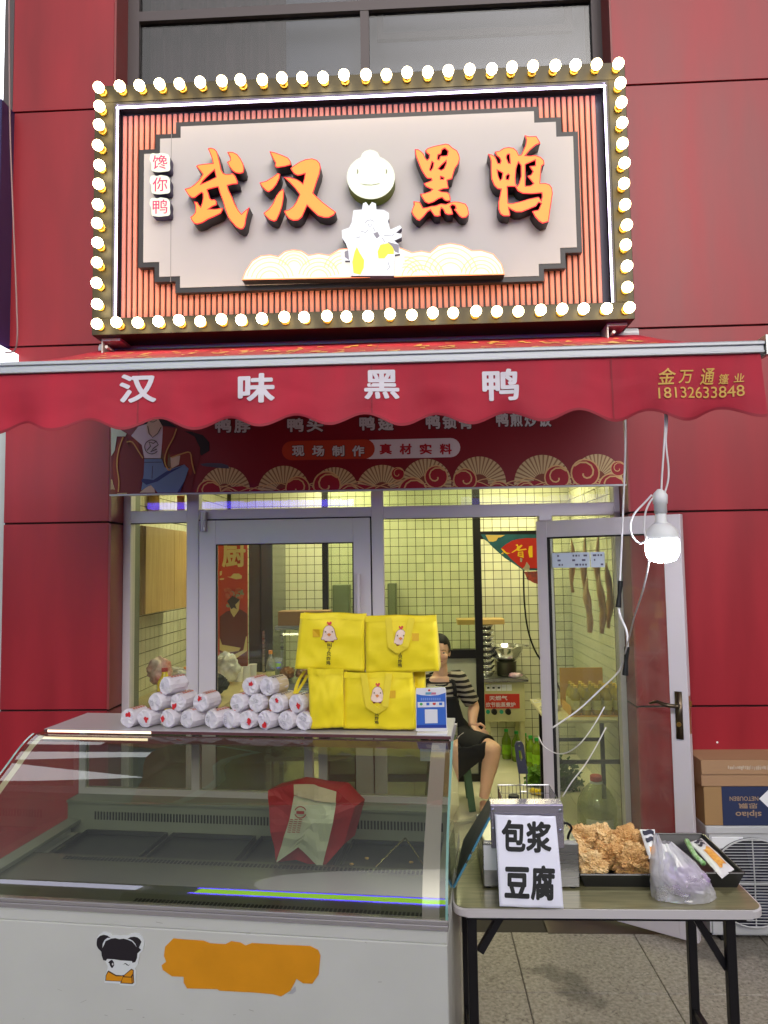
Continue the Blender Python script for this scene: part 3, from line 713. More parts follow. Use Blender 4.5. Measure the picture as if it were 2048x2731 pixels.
# three small lit characters on the left
for i, ch in enumerate('馋你鸭'):
    zz = zoomer(380, 390, 480, 1053)
    y0 = (190, 812, 1440)[i]
    blob = [(230, y0+40), (300, y0+8), (420, y0+25), (500, y0), (620, y0+15), (720, y0+45), (770, y0+150), (765, y0+300), (775, y0+430), (740, y0+500), (620, y0+520), (470, y0+535), (330, y0+520), (255, y0+480), (250, y0+300), (200, y0+190)]
    tp = [(PY(*zz(q), -.47).x, PY(*zz(q), -.47).z) for q in blob]
    tp = [tuple(v.xy) for v in cr([Vector((*q, 0)) for q in tp], 3, True)]
    bo = flat('raised_letter', [tp], -.418, m_navy, SG, .05)
    flat('lit_face', [tp], -.4685, m_litwhite, bo, .002)
    p = PY(*zz((285, y0+70)), -.47); q = PY(*zz((700, y0+450)), -.47)
    textbox('stroke', ch, p.x, q.x, q.z, p.z, -.4712, m_pink, bo, .008)
# bulbs
sock = MB()
MY = Matrix.Rotation(R(90), 4, 'X')
sock.lathe([(.021, 0), (.021, .010), (.0145, .012), (.0145, .030)], (0, 0, 0), 14, 0, MY)
socm = sock.mesh(); socm.materials.append(m_gold)
bl = MB(); bl.ball((0, -.054, 0), .0285, (1, 1, 1), 2); blm = bl.mesh(); blm.materials.append(m_bulb)
blm.polygons.foreach_set('use_smooth', [True]*len(blm.polygons))
bms = [blm, blm]
for k_, (e_, c_) in enumerate(((7.0, (255, 224, 160)), (11.0, (255, 238, 196)))):
    q_ = blm.copy(); q_.materials.clear(); q_.materials.append(mat('lit_bulb_%s' % ('warm', 'cool')[k_], (255, 244, 214), .5, emis=c_, estr=e_)); bms.append(q_)
pos = []
for i in range(26):
    t = i/25
    pos.append((-1.612+t*2.66, 4.318)); pos.append((-1.612+t*2.66, 3.062))
for i in range(11):
    z = 4.318-(i+1)*(4.318-3.062)/12.0
    pos.append((-1.612, z)); pos.append((1.052, z))
for (x, z) in pos:
    sk = inst('bulb_socket', socm, (x+.28, -.4505+.17, z-3.015), SG, (0, random.uniform(0, 3), 0))
    inst('bulb', random.choice(bms), (0, 0, 0), sk, (random.uniform(-.09, .09), 0, random.uniform(-.09, .09)))
# brackets below the sign
for x in (-1.58, 1.02):
    bk = MB(); bk.box(x-.05, x+.05, -.40, -.17, 3.005, 3.019).box(x-.05, x-.044, -.40, -.17, 2.93, 3.005).box(x-.05, x+.05, -.185, -.17, 2.93, 3.005).cyl((x-.02, -.41, 2.97), (x-.02, -.17, 2.97), .008)
    tag(recenter(bk.build('steel_bracket', m_aluw)), 'galvanised bracket under the %s end of the bulb-framed sign' % ('left' if x < 0 else 'right'), 'bracket', 'brackets under the sign')

# ================================================================== awning
AW = thing('awning', 'red retractable cloth awning with silver front bar and scalloped valance reading 汉味黑鸭', 'awning', (-.25, -.2, 2.95))
yb2, zb2 = -1.45, 2.575
def top_fn(u, v):
    x = (-1.70+v*-.02)+(u)*(2.86+v*.07)
    y = -.24+v*(yb2+.24); z = 3.005+(2.59-3.005)*v - .018*math.sin(v*math.pi)
    return Vector((x, y, z))
MB().grid(top_fn, 40, 12).build('top_cloth', m_awn, AW, smooth=True)
MB().cyl((-1.71, -.225, 3.01), (1.17, -.225, 3.01), .032, seg=20).build('roller_tube', m_aluw, AW, smooth=False)
b_ = MB(); b_.box(-1.72, 1.235, yb2-.022, yb2+.022, zb2-.026, zb2+.018).box(-1.72, 1.235, yb2-.030, yb2-.022, zb2+.002, zb2+.014).box(-1.72, 1.235, yb2-.026, yb2-.022, zb2-.026, zb2-.018)
b_.build('front_bar', m_alusilver, AW, bevel=.003)
MB().box(1.236, 1.25, yb2-.033, yb2+.03, zb2-.036, zb2+.036).cyl((1.25, yb2, zb2+.01), (1.256, yb2, zb2+.01), .006).build('end_cap', m_steel, AW, bevel=.003)
ar = MB()
for x in (-1.5, 1.0):
    s_ = 1 if x < 0 else -1
    ar.bar((x, -.26, 2.93), (x+s_*.45, -.85, 2.73), .04, .05).bar((x+s_*.45, -.85, 2.73), (x+s_*.05, yb2+.02, zb2), .035, .045)
ar.build('folding_arm', m_aluw, AW)
# valance: hangs from the bar; scalloped
lows = [-20, 150, 336, 525, 704, 895, 1085, 1290, 1370, 1561, 1734, 1919, 2100]
lowx = [PY(v, 1120, yb2).x for v in (-30, 155, 336, 525, 704, 895, 1000, 1180, 1370, 1561, 1734, 1919, 2105)]
lowx = [PY(v, 1120, yb2).x for v in (-30, 155, 336, 525, 704, 895)] + [PY(v, 1120, yb2).x for v in (1060+20, 1215, 1372, 1561, 1734, 1919, 2100)]
lowx = [PY(336, 1120, yb2).x+(k-2)*.2535 for k in range(13)]
def hem(x):
    ph = (x-lowx[0])/.2535
    return 2.340-.021*math.cos(ph*2*math.pi)-.006*math.sin(x*1.7)
def wav(x, d):
    return d*(.020*math.sin(x*7.3+1)+.010*math.sin(x*17+2)+.013*math.sin(x*24.8+.5)*d)+.010*d*noise.noise(Vector((x*3.1, d*2.2, 3)))+.004*noise.noise(Vector((x*9, d*5, 8)))*min(1, d*3)
def vfn(u, v):
    x = -1.71+u*2.935
    zt = 2.552; zbm = hem(x); z = zt+(zbm-zt)*v
    return Vector((x, yb2-.012-.006*v+wav(x, v), z))
VL = MB().grid(vfn, 260, 14).build('valance', m_awn, AW, smooth=True)
hm = MB(); hm.grid(lambda u, v: (lambda p: Vector((p.x, p.y-.0025, p.z)))(vfn(u, .955+.045*v)), 260, 3); hm.build('hem_tape', mat('awning_hem', (140, 24, 42), .7), VL, smooth=True)
sm2 = MB()
for sxx in (-1.02, -.16, .70):
    uu = (sxx+1.71)/2.935
    sm2.grid(lambda u, v: (lambda p: Vector((p.x, p.y-.0022, p.z)))(vfn(uu+.0022*(u-.5), v*.95)), 2, 12)
    sm2.grid(lambda u, v: top_fn(uu+.0022*(u-.5), v)+Vector((0, 0, .002)), 2, 10)
struct(sm2.build('cloth_seam', bpy.data.materials['awning_hem'], AW), 'stuff')
def drape(me, off=.004):
    for v in me.vertices:
        d = max(0, min(1, (2.552-v.co.z)/.22)); v.co.y = yb2-.012-.006*d+wav(v.co.x, d)-off+v.co.y
def vtext(s, x0, x1, y0, y1, m, bold, sub=3, shear=0):
    p = PY(x0, y0, yb2); q = PY(x1, y1, yb2)
    me = text_mesh(s, bold, 0, 4); fit(me, p.x, q.x, q.z, p.z)
    bm = bmesh.new(); bm.from_mesh(me)
    bmesh.ops.triangulate(bm, faces=bm.faces)
    for _ in range(2):
        es = [e for e in bm.edges if e.calc_length() > .02]
        if es: bmesh.ops.subdivide_edges(bm, edges=es, cuts=1)
    bmesh.ops.triangulate(bm, faces=bm.faces)
    if shear:
        for v in bm.verts: v.co.x += (v.co.y-q.z)*shear
    bm.to_mesh(me); bm.free()
    me.transform(FACE); drape(me)
    return put('printed_character', me, VL, m)
vtext('汉', 324, 422, 1002, 1076, m_awnwhite, .033); vtext('味', 637, 736, 1000, 1077, m_awnwhite, .033)
vtext('黑', 972, 1066, 991, 1067, m_awnwhite, .028); vtext('鸭', 1284, 1383, 988, 1070, m_awnwhite, .028)
for s, x0, x1, y0, y1 in (('金', 1748, 1795, 985, 1027), ('万', 1804, 1842, 990, 1024), ('通', 1862, 1900, 985, 1027), ('篷', 1912, 1938, 1000, 1026), ('业', 1950, 1977, 1000, 1022)):
    vtext(s, x0, x1, y0, y1, m_awngold, .012, shear=.15)
vtext('18132633848', 1752, 1978, 1036, 1060, m_awngold, .004)
# worn gold lettering on the sloping top
gm = []
for k in range(22):
    cx = -1.55+k*.122
    for j in range(8):
        a = cx+random.uniform(-.035, .035); v = .45+random.uniform(-.28, .3)
        w = random.uniform(.015, .05)
        p0 = top_fn((a+1.7)/2.9, v); p1 = top_fn((a+w+1.7)/2.9, v+random.uniform(-.06, .06)); h = random.uniform(.015, .035)
        q0 = top_fn((a+1.7)/2.9, v+h); q1 = top_fn((a+w+1.7)/2.9, v+h)
        b3 = MB(); b3.poly([p+Vector((0, 0, .004)) for p in (p0, p1, q1, q0)]); gm.append(b3.mesh())
struct(put('worn_gold_print', merge(gm), AW, m_awngold), 'stuff')
# ================================================================== shop interior
LX, RX, BY, CZ = -1.87, 1.44, 3.07, 2.72
m_tile = mat('cream_wall_tile', (226, 224, 196), .16, var=.03, vscale=2, spec=.6)
m_grout = mat('dark_grout', (74, 72, 50), .9)
m_floor = mat('cream_floor_tile', (212, 206, 182), .3, var=.05, vscale=2)
m_ceil = mat('ceiling_white', (216, 216, 206), .7)
struct(MB().box(LX, RX, .05, BY, -.01, .012).build('shop_floor', m_dirt))
FLR = bpy.data.objects['shop_floor']
ft = MB().box(-.2985, .2985, -.2985, .2985, -.01, .0).mesh(.002); ft.materials.append(m_floor)
for i in range(6):
    for j in range(5):
        x = LX+.3+i*.6; y = .35+j*.6
        if x+.3 <= RX+.3: inst('floor_tile', ft, (x, y, .022), FLR)
struct(MB().box(LX-.1, RX+.1, .04, BY+.1, CZ, CZ+.08).build('shop_ceiling', m_ceil))
TW = thing('tiled_back_wall', 'back wall of the shop covered in small square cream tiles with dark joints', 'wall', (0, BY, 0))
MB().box(LX-.08, RX+.08, BY+.006, BY+.1, 0, CZ).build('grout_bed', m_grout, TW)
tm = MB().box(-.0385, .0385, -.006, .004, -.0385, .0385).mesh(.0012); tm.materials.append(m_tile)
P_ = .0823
cells = [(LX+.03+P_*(i+.5), .02+P_*(j+.5)) for i in range(40) for j in range(32)]
cells.sort(key=lambda c: max(abs(c[0]-.62)/.75, abs(c[1]-1.55)/.75, 0 if c[0] > -.05 else 9))
for c in cells[:298]:
    inst('tile', tm, (c[0], random.uniform(-.0008, .0008), c[1]), TW, (random.uniform(-.004, .004), 0, random.uniform(-.004, .004)))
nn_ = m_tile.node_tree; PT_ = nn_.nodes['Principled BSDF']
oi_ = nn_.nodes.new('ShaderNodeObjectInfo'); gm_ = nn_.nodes.new('ShaderNodeNewGeometry'); sn_ = nn_.nodes.new('ShaderNodeVectorMath'); sn_.operation = 'SNAP'
sn_.inputs[1].default_value = (.0823, .0823, .0823); wn_ = nn_.nodes.new('ShaderNodeTexWhiteNoise'); mr_ = nn_.nodes.new('ShaderNodeMapRange'); mr_.inputs[3].default_value = .86; mr_.inputs[4].default_value = 1.04
nn_.links.new(gm_.outputs['Position'], sn_.inputs[0]); nn_.links.new(oi_.outputs['Random'], mr_.inputs[0])
src_ = PT_.inputs['Base Color'].links[0].from_socket; vs_ = nn_.nodes.new('ShaderNodeVectorMath'); vs_.operation = 'SCALE'
nn_.links.new(src_, vs_.inputs[0]); nn_.links.new(mr_.outputs[0], vs_.inputs['Scale']); nn_.links.new(vs_.outputs[0], PT_.inputs['Base Color'])
r_ = MB()
for c in cells[298:]:
    r_.box(c[0]-.0385, c[0]+.0385, BY-.006, BY+.004, c[1]-.0385, c[1]+.0385)
struct(r_.build('tile_field', m_tile, TW), 'stuff')
for side, x in (('left', LX), ('right', RX)):
    s_ = -1 if side == 'left' else 1
    w = thing('tiled_side_wall', 'cream tiled side wall on the %s of the shop room%s' % (side, ', behind the wooden cabinet' if s_ < 0 else ', behind the boxed bottles'), 'wall', (x, 1.5, 0))
    MB().box(x+s_*.006, x+s_*.1, .04, BY+.006, 0, CZ).build('grout_bed', m_grout, w)
    r_ = MB()
    for i in range(36):
        for j in range(32):
            y = .06+P_*(i+.5); z = .02+P_*(j+.5)
            r_.box(x-.004, x+.005, y-.0385, y+.0385, z-.0385, z+.0385)
    struct(r_.build('tile_field', m_tile, w), 'stuff')
# ceiling lights
m_tube = mat('ceiling_light_face', (255, 255, 230), .5, emis=(253, 248, 196), estr=21.0)
for k, (x, y) in enumerate(((-1.0, 1.5), (.45, 1.3), (.9, 2.5), (-.7, 2.6))):
    t = thing('ceiling_light', 'flat lit ceiling panel in the shop, %s' % ('front left over the counter', 'front right inside the doorway', 'rear right over the stove', 'rear left over the glass food case')[k], 'light', (x, y, 2.66))
    MB().box(x-.32, x+.32, y-.17, y+.17, 2.68, 2.719).build('frame', m_white, t)
    MB().box(x-.30, x+.30, y-.15, y+.15, 2.672, 2.679).build('diffuser', m_tube, t)

# black framed partition
PT = thing('partition', 'black framed glass partition standing in the shop with a pale lower panel behind the woman', 'partition', (.3, 2.2, 0))
def PX(n, y, Y): return PY(n, y, Y).x
b = MB()
xa, xb = PX(1265, 1600, 2.2), PX(1285, 1600, 2.2)
b.box(xa, xb, 2.17, 2.23, .022, CZ)
x0 = PX(860, 1500, 2.2); b.box(x0, x0+.05, 2.17, 2.23, .022, CZ)
b.box(x0+.05, xa, 2.172, 2.228, 1.03, 1.10).box(x0+.05, xa, 2.172, 2.228, .022, .08)
zb = PY(1350, 1426, 2.2).z; b.box(xb, RX-.005, 2.172, 2.228, zb-.035, zb+.03)
b.build('frame', m_dark, PT)
MB().box(x0+.05, xa, 2.195, 2.205, .08, 1.03).build('lower_panel', mat('pale_panel', (176, 178, 160), .5), PT)
MB().box(x0+.05, xa, 2.198, 2.204, 1.10, CZ-.01).build('pane', glass('partition_glass', 'f0f4ea', .35), PT)
# fan-shaped door curtain
FC = thing('fan_curtain', 'teal and red fan-shaped cloth with yellow characters hanging from the black frame', 'curtain', (PX(1350, 1430, 2.15), 2.15, 1.6))
zf = zoomer(1270, 1400, 1440)
def FP(*p): return [(PY(*zf(q), 2.15).x, PY(*zf(q), 2.15).z) for q in p]
def flay(name, sets, m, k, par=FC): return put(name, merge([flatm([l], 2.15-.002*k) for l in sets]), par, m)
flat('cloth', [FP((120, 245), (1700, 245), (1700, 1180), (1240, 1190), (1140, 1120), (930, 980), (740, 860), (430, 580), (300, 440), (200, 370))], 2.153, mat('curtain_teal', (30, 84, 96), .8, var=.25, vscale=8), FC, .002)
flay('red_field', [FP((640, 610), (780, 500), (930, 410), (1100, 365), (1300, 345), (1700, 345), (1700, 1130), (1200, 1130), (1050, 1010), (900, 880), (830, 800))], mat('curtain_red', (176, 30, 22), .8), 1)
flay('gold_motif', [FP((240, 260), (750, 262), (640, 320), (570, 330), (520, 410), (430, 440), (330, 430)), FP((640, 755), (700, 700), (710, 760))], mat('curtain_gold', (206, 176, 96), .8), 1)
flay('yellow_character', [FP((640, 610), (700, 630), (790, 720), (890, 735), (800, 760), (720, 720)), FP((915, 715), (1050, 620), (1070, 560), (1020, 520), (1075, 500), (1100, 560), (1170, 515), (1205, 540), (1110, 640), (1290, 615), (1320, 640), (1100, 680), (1050, 660), (930, 730)),
      FP((1085, 700), (1220, 690), (1235, 860), (1075, 810)), FP((1370, 560), (1460, 540), (1465, 840), (1380, 850), (1350, 700))], mat('curtain_yellow', (226, 180, 30), .8), 2)
flay('stroke_gap', [FP((1115, 725), (1190, 720), (1190, 745), (1115, 750)), FP((1115, 775), (1190, 770), (1190, 795), (1115, 798))], mat('curtain_red2', (176, 30, 22), .8), 3)
flay('grey_motif', [FP((1140, 850), (1200, 880), (1180, 970), (1140, 960)), FP((1310, 960), (1390, 1070), (1380, 1200), (1330, 1210), (1200, 1140), (1260, 1080))], mat('curtain_grey', (160, 150, 130), .8), 3)
flay('lower_tail', [FP((1240, 1220), (1700, 1200), (1700, 1560), (1500, 1510), (1400, 1450), (1330, 1430), (1290, 1320))], mat('curtain_orange', (190, 62, 28), .8, col2=(60, 50, 60), vscale=20), 0)

# left: pillar, cabinet, counter
pl = MB().box(LX+.005, -1.668, .055, .20, .022, CZ-.003).build('wall_pillar', mat('pale_plaster', (196, 198, 170), .6))
tag(pl, 'pale plastered pillar just inside the left end of the shopfront', 'pillar'); recenter(pl)
ps = MB().box(-1.666, -1.628, .06, .15, .022, CZ-.003).build('grey_post', mat('grey_green_post', (98, 104, 92), .45))
tag(ps, 'grey metal post inside the narrow left window, beside the wooden cabinet', 'post'); recenter(ps)
m_wood = mat('light_wood', (206, 172, 112), .45, col2=(184, 148, 90), vscale=5, stretch=(1, 14, .7))
CB = thing('wall_cabinet', 'light wood wall cabinet seen side-on through the narrow left window', 'cabinet', (-1.74, .7, 1.545))
b = MB(); b.box(-1.865, -1.635, .215, 1.25, 1.547, 2.075); b.build('carcass', m_wood, CB)
for k in range(2): MB().box(-1.634, -1.618, .22+k*.517, .22+k*.517+.513, 1.550, 2.072).build('door', m_wood, CB, bevel=.002)
# pictures above the cabinet
for k, (a, c2) in enumerate((((390, 1315, 425, 1362), (150, 110, 70)), ((472, 1322, 492, 1362), (186, 70, 40)))):
    p = PY(a[0], a[1], .9); q = PY(a[2], a[3], .9)
    o = MB().box(p.x, q.x, .90, .905, q.z, p.z).build('framed_print', mat('print_%d' % k, c2, .6, col2=(222, 196, 140), vscale=14))
    tag(recenter(o), ('bronze coloured print over the wooden cabinet at the far left', 'small orange print over the cabinet beside the left door')[k], 'picture')
CT = thing('side_counter', 'low counter along the left tiled wall crowded with bottles and plastic bags', 'counter', (-1.55, 1.2, 0))
MB().box(LX+.006, -1.22, .22, 2.3, .93, .97).build('worktop', mat('counter_top', (176, 160, 116), .4, var=.1, vscale=8), CT)
MB().box(LX+.02, -1.26, .26, 2.28, .022, .929).build('cupboard', mat('counter_base', (90, 96, 80), .6), CT)
# clutter on the counter
m_clear = glass('clear_plastic', 'dfe4da', 1.4, .12, .22, 'f0f0e8')
m_oil = mat('yellow_oil', (226, 196, 30), .15, coat=.5)
def bottle(x, y, z, r, h, label, cat='bottle', body=None, cap=None, lab=None, group=None, neck=.38, name='bottle'):
    t = thing(name, label, cat, (x, y, z), 0, group)
    pr = [(r*.92, 0), (r, .02*h), (r, h*.60), (r*.9, h*.68), (r*.5, h*.80), (r*neck, h*.86), (r*neck, h*.92)]
    MB().lathe(pr, (x, y, z), 16).build('body', body, t, smooth=True)
    MB().lathe([(r*neck*1.15, 0), (r*neck*1.15, h*.08), (r*neck*1.0, h*.09)], (x, y, z+h*.905), 12).build('cap', cap, t)
    if lab is not None:
        MB().lathe([(r*1.012, 0), (r*1.012, h*.32)], (x, y, z+h*.17), 16, cap=False).build('wrap_label', lab, t, smooth=True)
    return t
m_ycap = mat('yellow_cap', (230, 190, 30), .4); m_ocap = mat('orange_cap', (226, 140, 30), .4); m_gcap = mat('green_cap', (40, 170, 70), .4)
m_rlab = mat('red_label', (170, 40, 40), .5); m_tea = mat('green_tea', (120, 150, 30), .15, coat=.4); m_teal = mat('lime_label', (140, 190, 30), .4, var=.2, vscale=30)
m_amber = mat('amber_drink', (168, 150, 40), .12, coat=.5); m_clab = mat('cream_label', (206, 200, 130), .5, var=.15, vscale=40)
bottle(-1.55, .36, .97, .045, .25, 'yellow bottle with red band standing in clutter behind the narrow left window', body=m_oil, cap=m_rlab, lab=m_oil)
bottle(-1.50, .62, .97, .04, .22, 'clear bottle with orange cap among bags on the left counter', body=m_clear, cap=m_ocap)
jug = thing('clear_jug', 'clear handled plastic jug on the left counter near the wooden cabinet', 'jug', (-1.40, .45, .97))
MB().lathe([(.055, 0), (.06, .02), (.06, .13), (.04, .17), (.022, .19), (.022, .21)], (-1.40, .45, .97), 18).build('body', m_clear, jug, smooth=True)
MB().tube([(-1.34, .45, 1.14), (-1.31, .45, 1.11), (-1.32, .45, 1.05), (-1.345, .45, 1.03)], .008).build('handle', m_clear, jug, smooth=True)
m_bagw = glass('thin_bag', 'e8e8e4', 1.6, .2, .45, 'f4f4f0')
def crumple(name, label, cat, c, rad, m, seed=0, parent=None, sub=4, amp=.25, fr=6, group=None):
    b = MB(); b.ball((0, 0, 0), 1, (1, 1, 1), sub)
    me = b.mesh(); off = Vector((seed*3.1, seed*1.7, seed*.9))
    for v in me.vertices:
        d = noise.fractal(v.co*fr*.4+off, .8, 2.2, 4)*amp+abs(noise.noise(v.co*fr+off))*amp
        p = v.co*(1+d); v.co = Vector((p.x*rad[0], p.y*rad[1], max(-.98, p.z)*rad[2]))+Vector(c)
    o = put(name, me, parent, m, smooth=True)
    if label: tag(recenter(o), label, cat, group)
    return o
crumple('plastic_bag', 'crumpled clear bag with red print piled at the left end of the counter', 'bag', (-1.60, .42, 1.19), (.07, .06, .08), mat('bag_redwhite', (214, 196, 180), .4, col2=(190, 70, 56), vscale=9), 1)
crumple('plastic_bag', 'white translucent bag sagging over the counter clutter at left', 'bag', (-1.56, .62, 1.12), (.09, .08, .06), m_bagw, 2)
crumple('dark_cloth', 'black cloth bundled behind the clear jug on the left counter', 'cloth', (-1.42, .8, 1.05), (.13, .07, .07), mat('black_cloth', (26, 26, 28), .9), 3)
crumple('plastic_bag', 'clear bag with chopsticks on the counter next to the left door frame', 'bag', (-1.42, 1.3, 1.09), (.09, .08, .10), m_bagw, 5)
o = MB().box(-1.60, -1.50, .95, 1.02, .971, 1.12).build('spice_box', mat('orange_carton', (206, 130, 40), .6), None); tag(recenter(o), 'orange carton on the left counter behind the bags', 'box')
o = MB().lathe([(.06, 0), (.075, .015), (.078, .02)], (-1.42, 1.05, .971), 24).build('blue_dish', mat('blue_dish', (90, 170, 180), .3), None); tag(recenter(o), 'shallow blue dish on the left counter', 'dish')
for k in range(3):
    o = MB().lathe([(.03, 0), (.034, .09), (.036, .10)], (-1.36+.03*k, 1.42+.1*k, .971), 14).build('cup', m_white, None); tag(recenter(o), ('white cup at the near end of the row by the left door frame', 'white cup in the middle of the row by the left door frame', 'white cup at the far end of the row by the left door frame')[k], 'cup', 'cups on the left counter')

# behind the left door
m_scroll = mat('scroll_red', (206, 74, 42), .7, var=.06, vscale=6)
SC = thing('hanging_scroll', 'red hanging scroll with the cream character 厨 and a printed chef below it', 'scroll', (-1.4, 1.5, 1.0))
ys = 1.5
def SP(*p): return [(PY(q[0], q[1], ys).x, PY(q[0], q[1], ys).z) for q in p]
flat('cloth', [SP((556, 1432), (660, 1432), (660, 1800), (556, 1800))], ys+.004, m_scroll, SC, .003)
p, q = PY(592, 1446, ys), PY(655, 1512, ys)
cc = mat('scroll_cream', (222, 200, 132), .7)
textbox('character', '厨', p.x, q.x, q.z, p.z, ys-.002, cc, SC, .03)
zs = zoomer(560, 1420, 960)
def SQ(*p): return SP(*[zs(q) for q in p])
def slay(n, sets, m, k): put(n, merge([flatm([l], ys-.001-.0015*k) for l in sets]), SC, m)
slay('printed_cloud', [SQ((185, 490), (230, 490), (260, 455), (320, 455), (355, 480), (350, 510), (290, 520), (240, 505)), SQ((108, 430), (135, 425), (130, 470), (108, 480)), SQ((108, 510), (160, 505), (150, 525), (108, 525))], cc, 1)
slay('printed_robe', [SQ((108, 930), (190, 870), (340, 850), (412, 900), (412, 1520), (108, 1520))], mat('scroll_brown', (112, 52, 34), .7, var=.1), 1)
fls = []
for k in range(26):
    a = random.uniform(0, 6.28); r_ = random.uniform(40, 130)
    fls.append(SQ(*[(260+r_*math.cos(a)+random.uniform(18, 30)*math.cos(R(t)), 720+r_*.9*math.sin(a)+22*math.sin(R(t))) for t in range(0, 360, 45)]))
fls = [[(min(x, PY(658, 1500, ys).x), z) for x, z in l] for l in fls]
slay('printed_flowers', fls[:13], mat('scroll_sage', (150, 160, 120), .7), 2); slay('printed_flowers', fls[13:], mat('scroll_coral', (216, 112, 70), .7), 2.4)
slay('printed_face', [SQ((215, 770), (330, 750), (320, 860), (265, 940), (230, 880))], cc, 3.2)
slay('printed_beard', [SQ((190, 760), (250, 700), (330, 740), (320, 760), (280, 800), (300, 850), (265, 830), (235, 850), (215, 800))], mat('scroll_dark', (70, 56, 44), .7), 4)
slay('printed_sleeve', [SQ((108, 1160), (135, 1240), (340, 1275), (320, 1310), (190, 1330), (108, 1300)), SQ((400, 1150), (412, 1150), (412, 1310), (250, 1420), (130, 1510), (108, 1490), (230, 1370), (370, 1300))], cc, 3)
FRG = thing('tall_fridge', 'tall dark glossy fridge standing behind the left door glass', 'fridge', (-1.2, 2.0, 0))
fa, fb = PX(663, 1600, 1.9), PX(727, 1600, 1.9)
MB().box(fa, fb, 1.9, 2.5, .022, 2.15).build('body', mat('fridge_dark', (52, 54, 54), .25, var=.1, vscale=3, coat=.3), FRG, bevel=.006)
MB().box((fa+fb)/2-.004, (fa+fb)/2+.004, 1.894, 1.8995, .1, 2.1).build('door_gap', m_black, FRG)
MB().box((fa+fb)/2+.02, (fa+fb)/2+.035, 1.87, 1.8995, .9, 1.3).build('handle', m_steel, FRG)
ST = thing('steel_table', 'stainless worktable with lower shelf behind the left door', 'table', (-.9, 1.7, 0))
MB().box(-1.18, -.32, 1.35, 1.95, .86, .90).build('top', m_steel, ST)
MB().box(-1.16, -.34, 1.37, 1.93, .40, .43).build('shelf', m_steel, ST)
for x in (-1.15, -.38):
    for y in (1.38, 1.89): MB().box(x, x+.035, y, y+.035, .022, .86).build('leg', m_steel, ST)
WC = thing('food_case', 'glass food case with roast ducks on the worktable behind the left door', 'display case', (-.78, 1.62, .9))
wx0, wx1 = -1.12, -.42
b = MB(); b.box(wx0, wx1, 1.42, 1.85, .902, .95).box(wx0, wx1, 1.60, 1.85, 1.33, 1.36)
for x in (wx0, wx1-.02): b.box(x, x+.02, 1.83, 1.85, .95, 1.33)
b.build('frame', m_steel, WC)
gl_ = MB(); gl_.grid(lambda u, v: Vector((wx0+.005+(wx1-wx0-.01)*u, 1.42+.18*(1-math.cos(v*1.5708)), .95+.39*math.sin(v*1.5708))), 2, 10)
gl_.build('curved_glass', glass('case_glass', 'e4ece4', 1.2), WC, smooth=True)
for k in range(5):
    crumple('roast_duck', ('brown roast duck at the left end of the glass food case', 'second brown roast duck from the left in the glass food case', 'middle brown roast duck in the glass food case', 'second brown roast duck from the right in the glass food case', 'brown roast duck at the right end of the glass food case')[k], 'roast duck', (-1.03+k*.125, 1.62+.02*(k % 2), 1.0), (.055, .09, .045), mat('roast_brown%d' % k, (120, 62, 28), .3, col2=(170, 100, 50), vscale=8, coat=.4) if k < 1 else bpy.data.materials['roast_brown0'], k+20, group='roast ducks in the food case')
o = MB().box(-1.10, -.70, 1.62, 1.83, 1.361, 1.47).build('cardboard_tray', mat('brown_carton', (140, 106, 70), .7, var=.1), None); tag(recenter(o), 'flat brown carton lying on top of the glass food case', 'box')
p = PY(714, 1785, 1.3)
bottle(p.x, 1.40, .902, .034, .30, 'tall clear bottle with orange cap in front of the glass food case', body=m_clear, cap=m_ocap, lab=m_clab)
for nm, a, lb in (('steel_cabinet', (888, 1560, 932, 1640), 'grey steel cabinet hung on the tiles behind the left door handle'), ('steel_cabinet', (1034, 1556, 1058, 1636), 'small grey steel cabinet hung on the tiles left of the open doorway')):
    p = PY(a[0], a[1], 2.9); q = PY(a[2], a[3], 2.9)
    t = thing(nm, lb, 'cabinet', ((p.x+q.x)/2, 2.95, q.z))
    MB().box(p.x, q.x, 2.85, 3.062, q.z-.2, p.z).build('body', mat('cab_grey', (112, 118, 98), .5), t, bevel=.004)
    MB().box(p.x+.012, q.x-.012, 2.842, 2.8495, q.z-.188, p.z-.012).build('door', mat('cab_door', (124, 130, 108), .5), t)
# stove corner at the right rear
SV = thing('gas_stove', 'cream steel stove with red printed label and round knobs at the rear right', 'stove', (.78, 2.75, 0))
def Q(n, y, Y=2.6): return PY(n, y, Y)
sx0, sx1 = Q(1292, 1800).x, Q(1398, 1800).x
zt = Q(1340, 1812).z
cream = mat('cream_enamel', (190, 186, 140), .4, var=.06, vscale=5)
MB().box(sx0, sx1, 2.6, 3.04, Q(1340, 1925).z, zt-.02).build('body', cream, SV, bevel=.004)
MB().box(sx0-.02, sx1+.03, 2.56, 3.05, zt-.02, zt+.012).build('top', m_steel, SV)
p, q = Q(1292, 1851), Q(1386, 1889)
lbm = MB().box(p.x+.002, q.x, 2.594, 2.5995, q.z, p.z).build('red_label', mat('label_red', (190, 40, 28), .5), SV)
textbox('label_text', '天燃气', p.x+.04, p.x+.20, p.z-.055, p.z-.015, 2.5935, m_awnwhite, lbm, .02)
textbox('label_text', '炊节能蒸煮炉', p.x+.01, p.x+.27, q.z+.012, q.z+.055, 2.5935, m_awnwhite, lbm, .02)
p, q = Q(1295, 1826), Q(1366, 1842)
for k in range(5):
    w = (q.x-p.x)/5
    MB().box(p.x+k*w, p.x+(k+.92)*w, 2.594, 2.5995, q.z, p.z).build('sticker', m_white, SV)
    MB().box(p.x+(k+.25)*w, p.x+(k+.7)*w, 2.592, 2.5935, q.z+.02, p.z-.02).build('sticker_mark', m_black if k < 3 else m_white, SV)
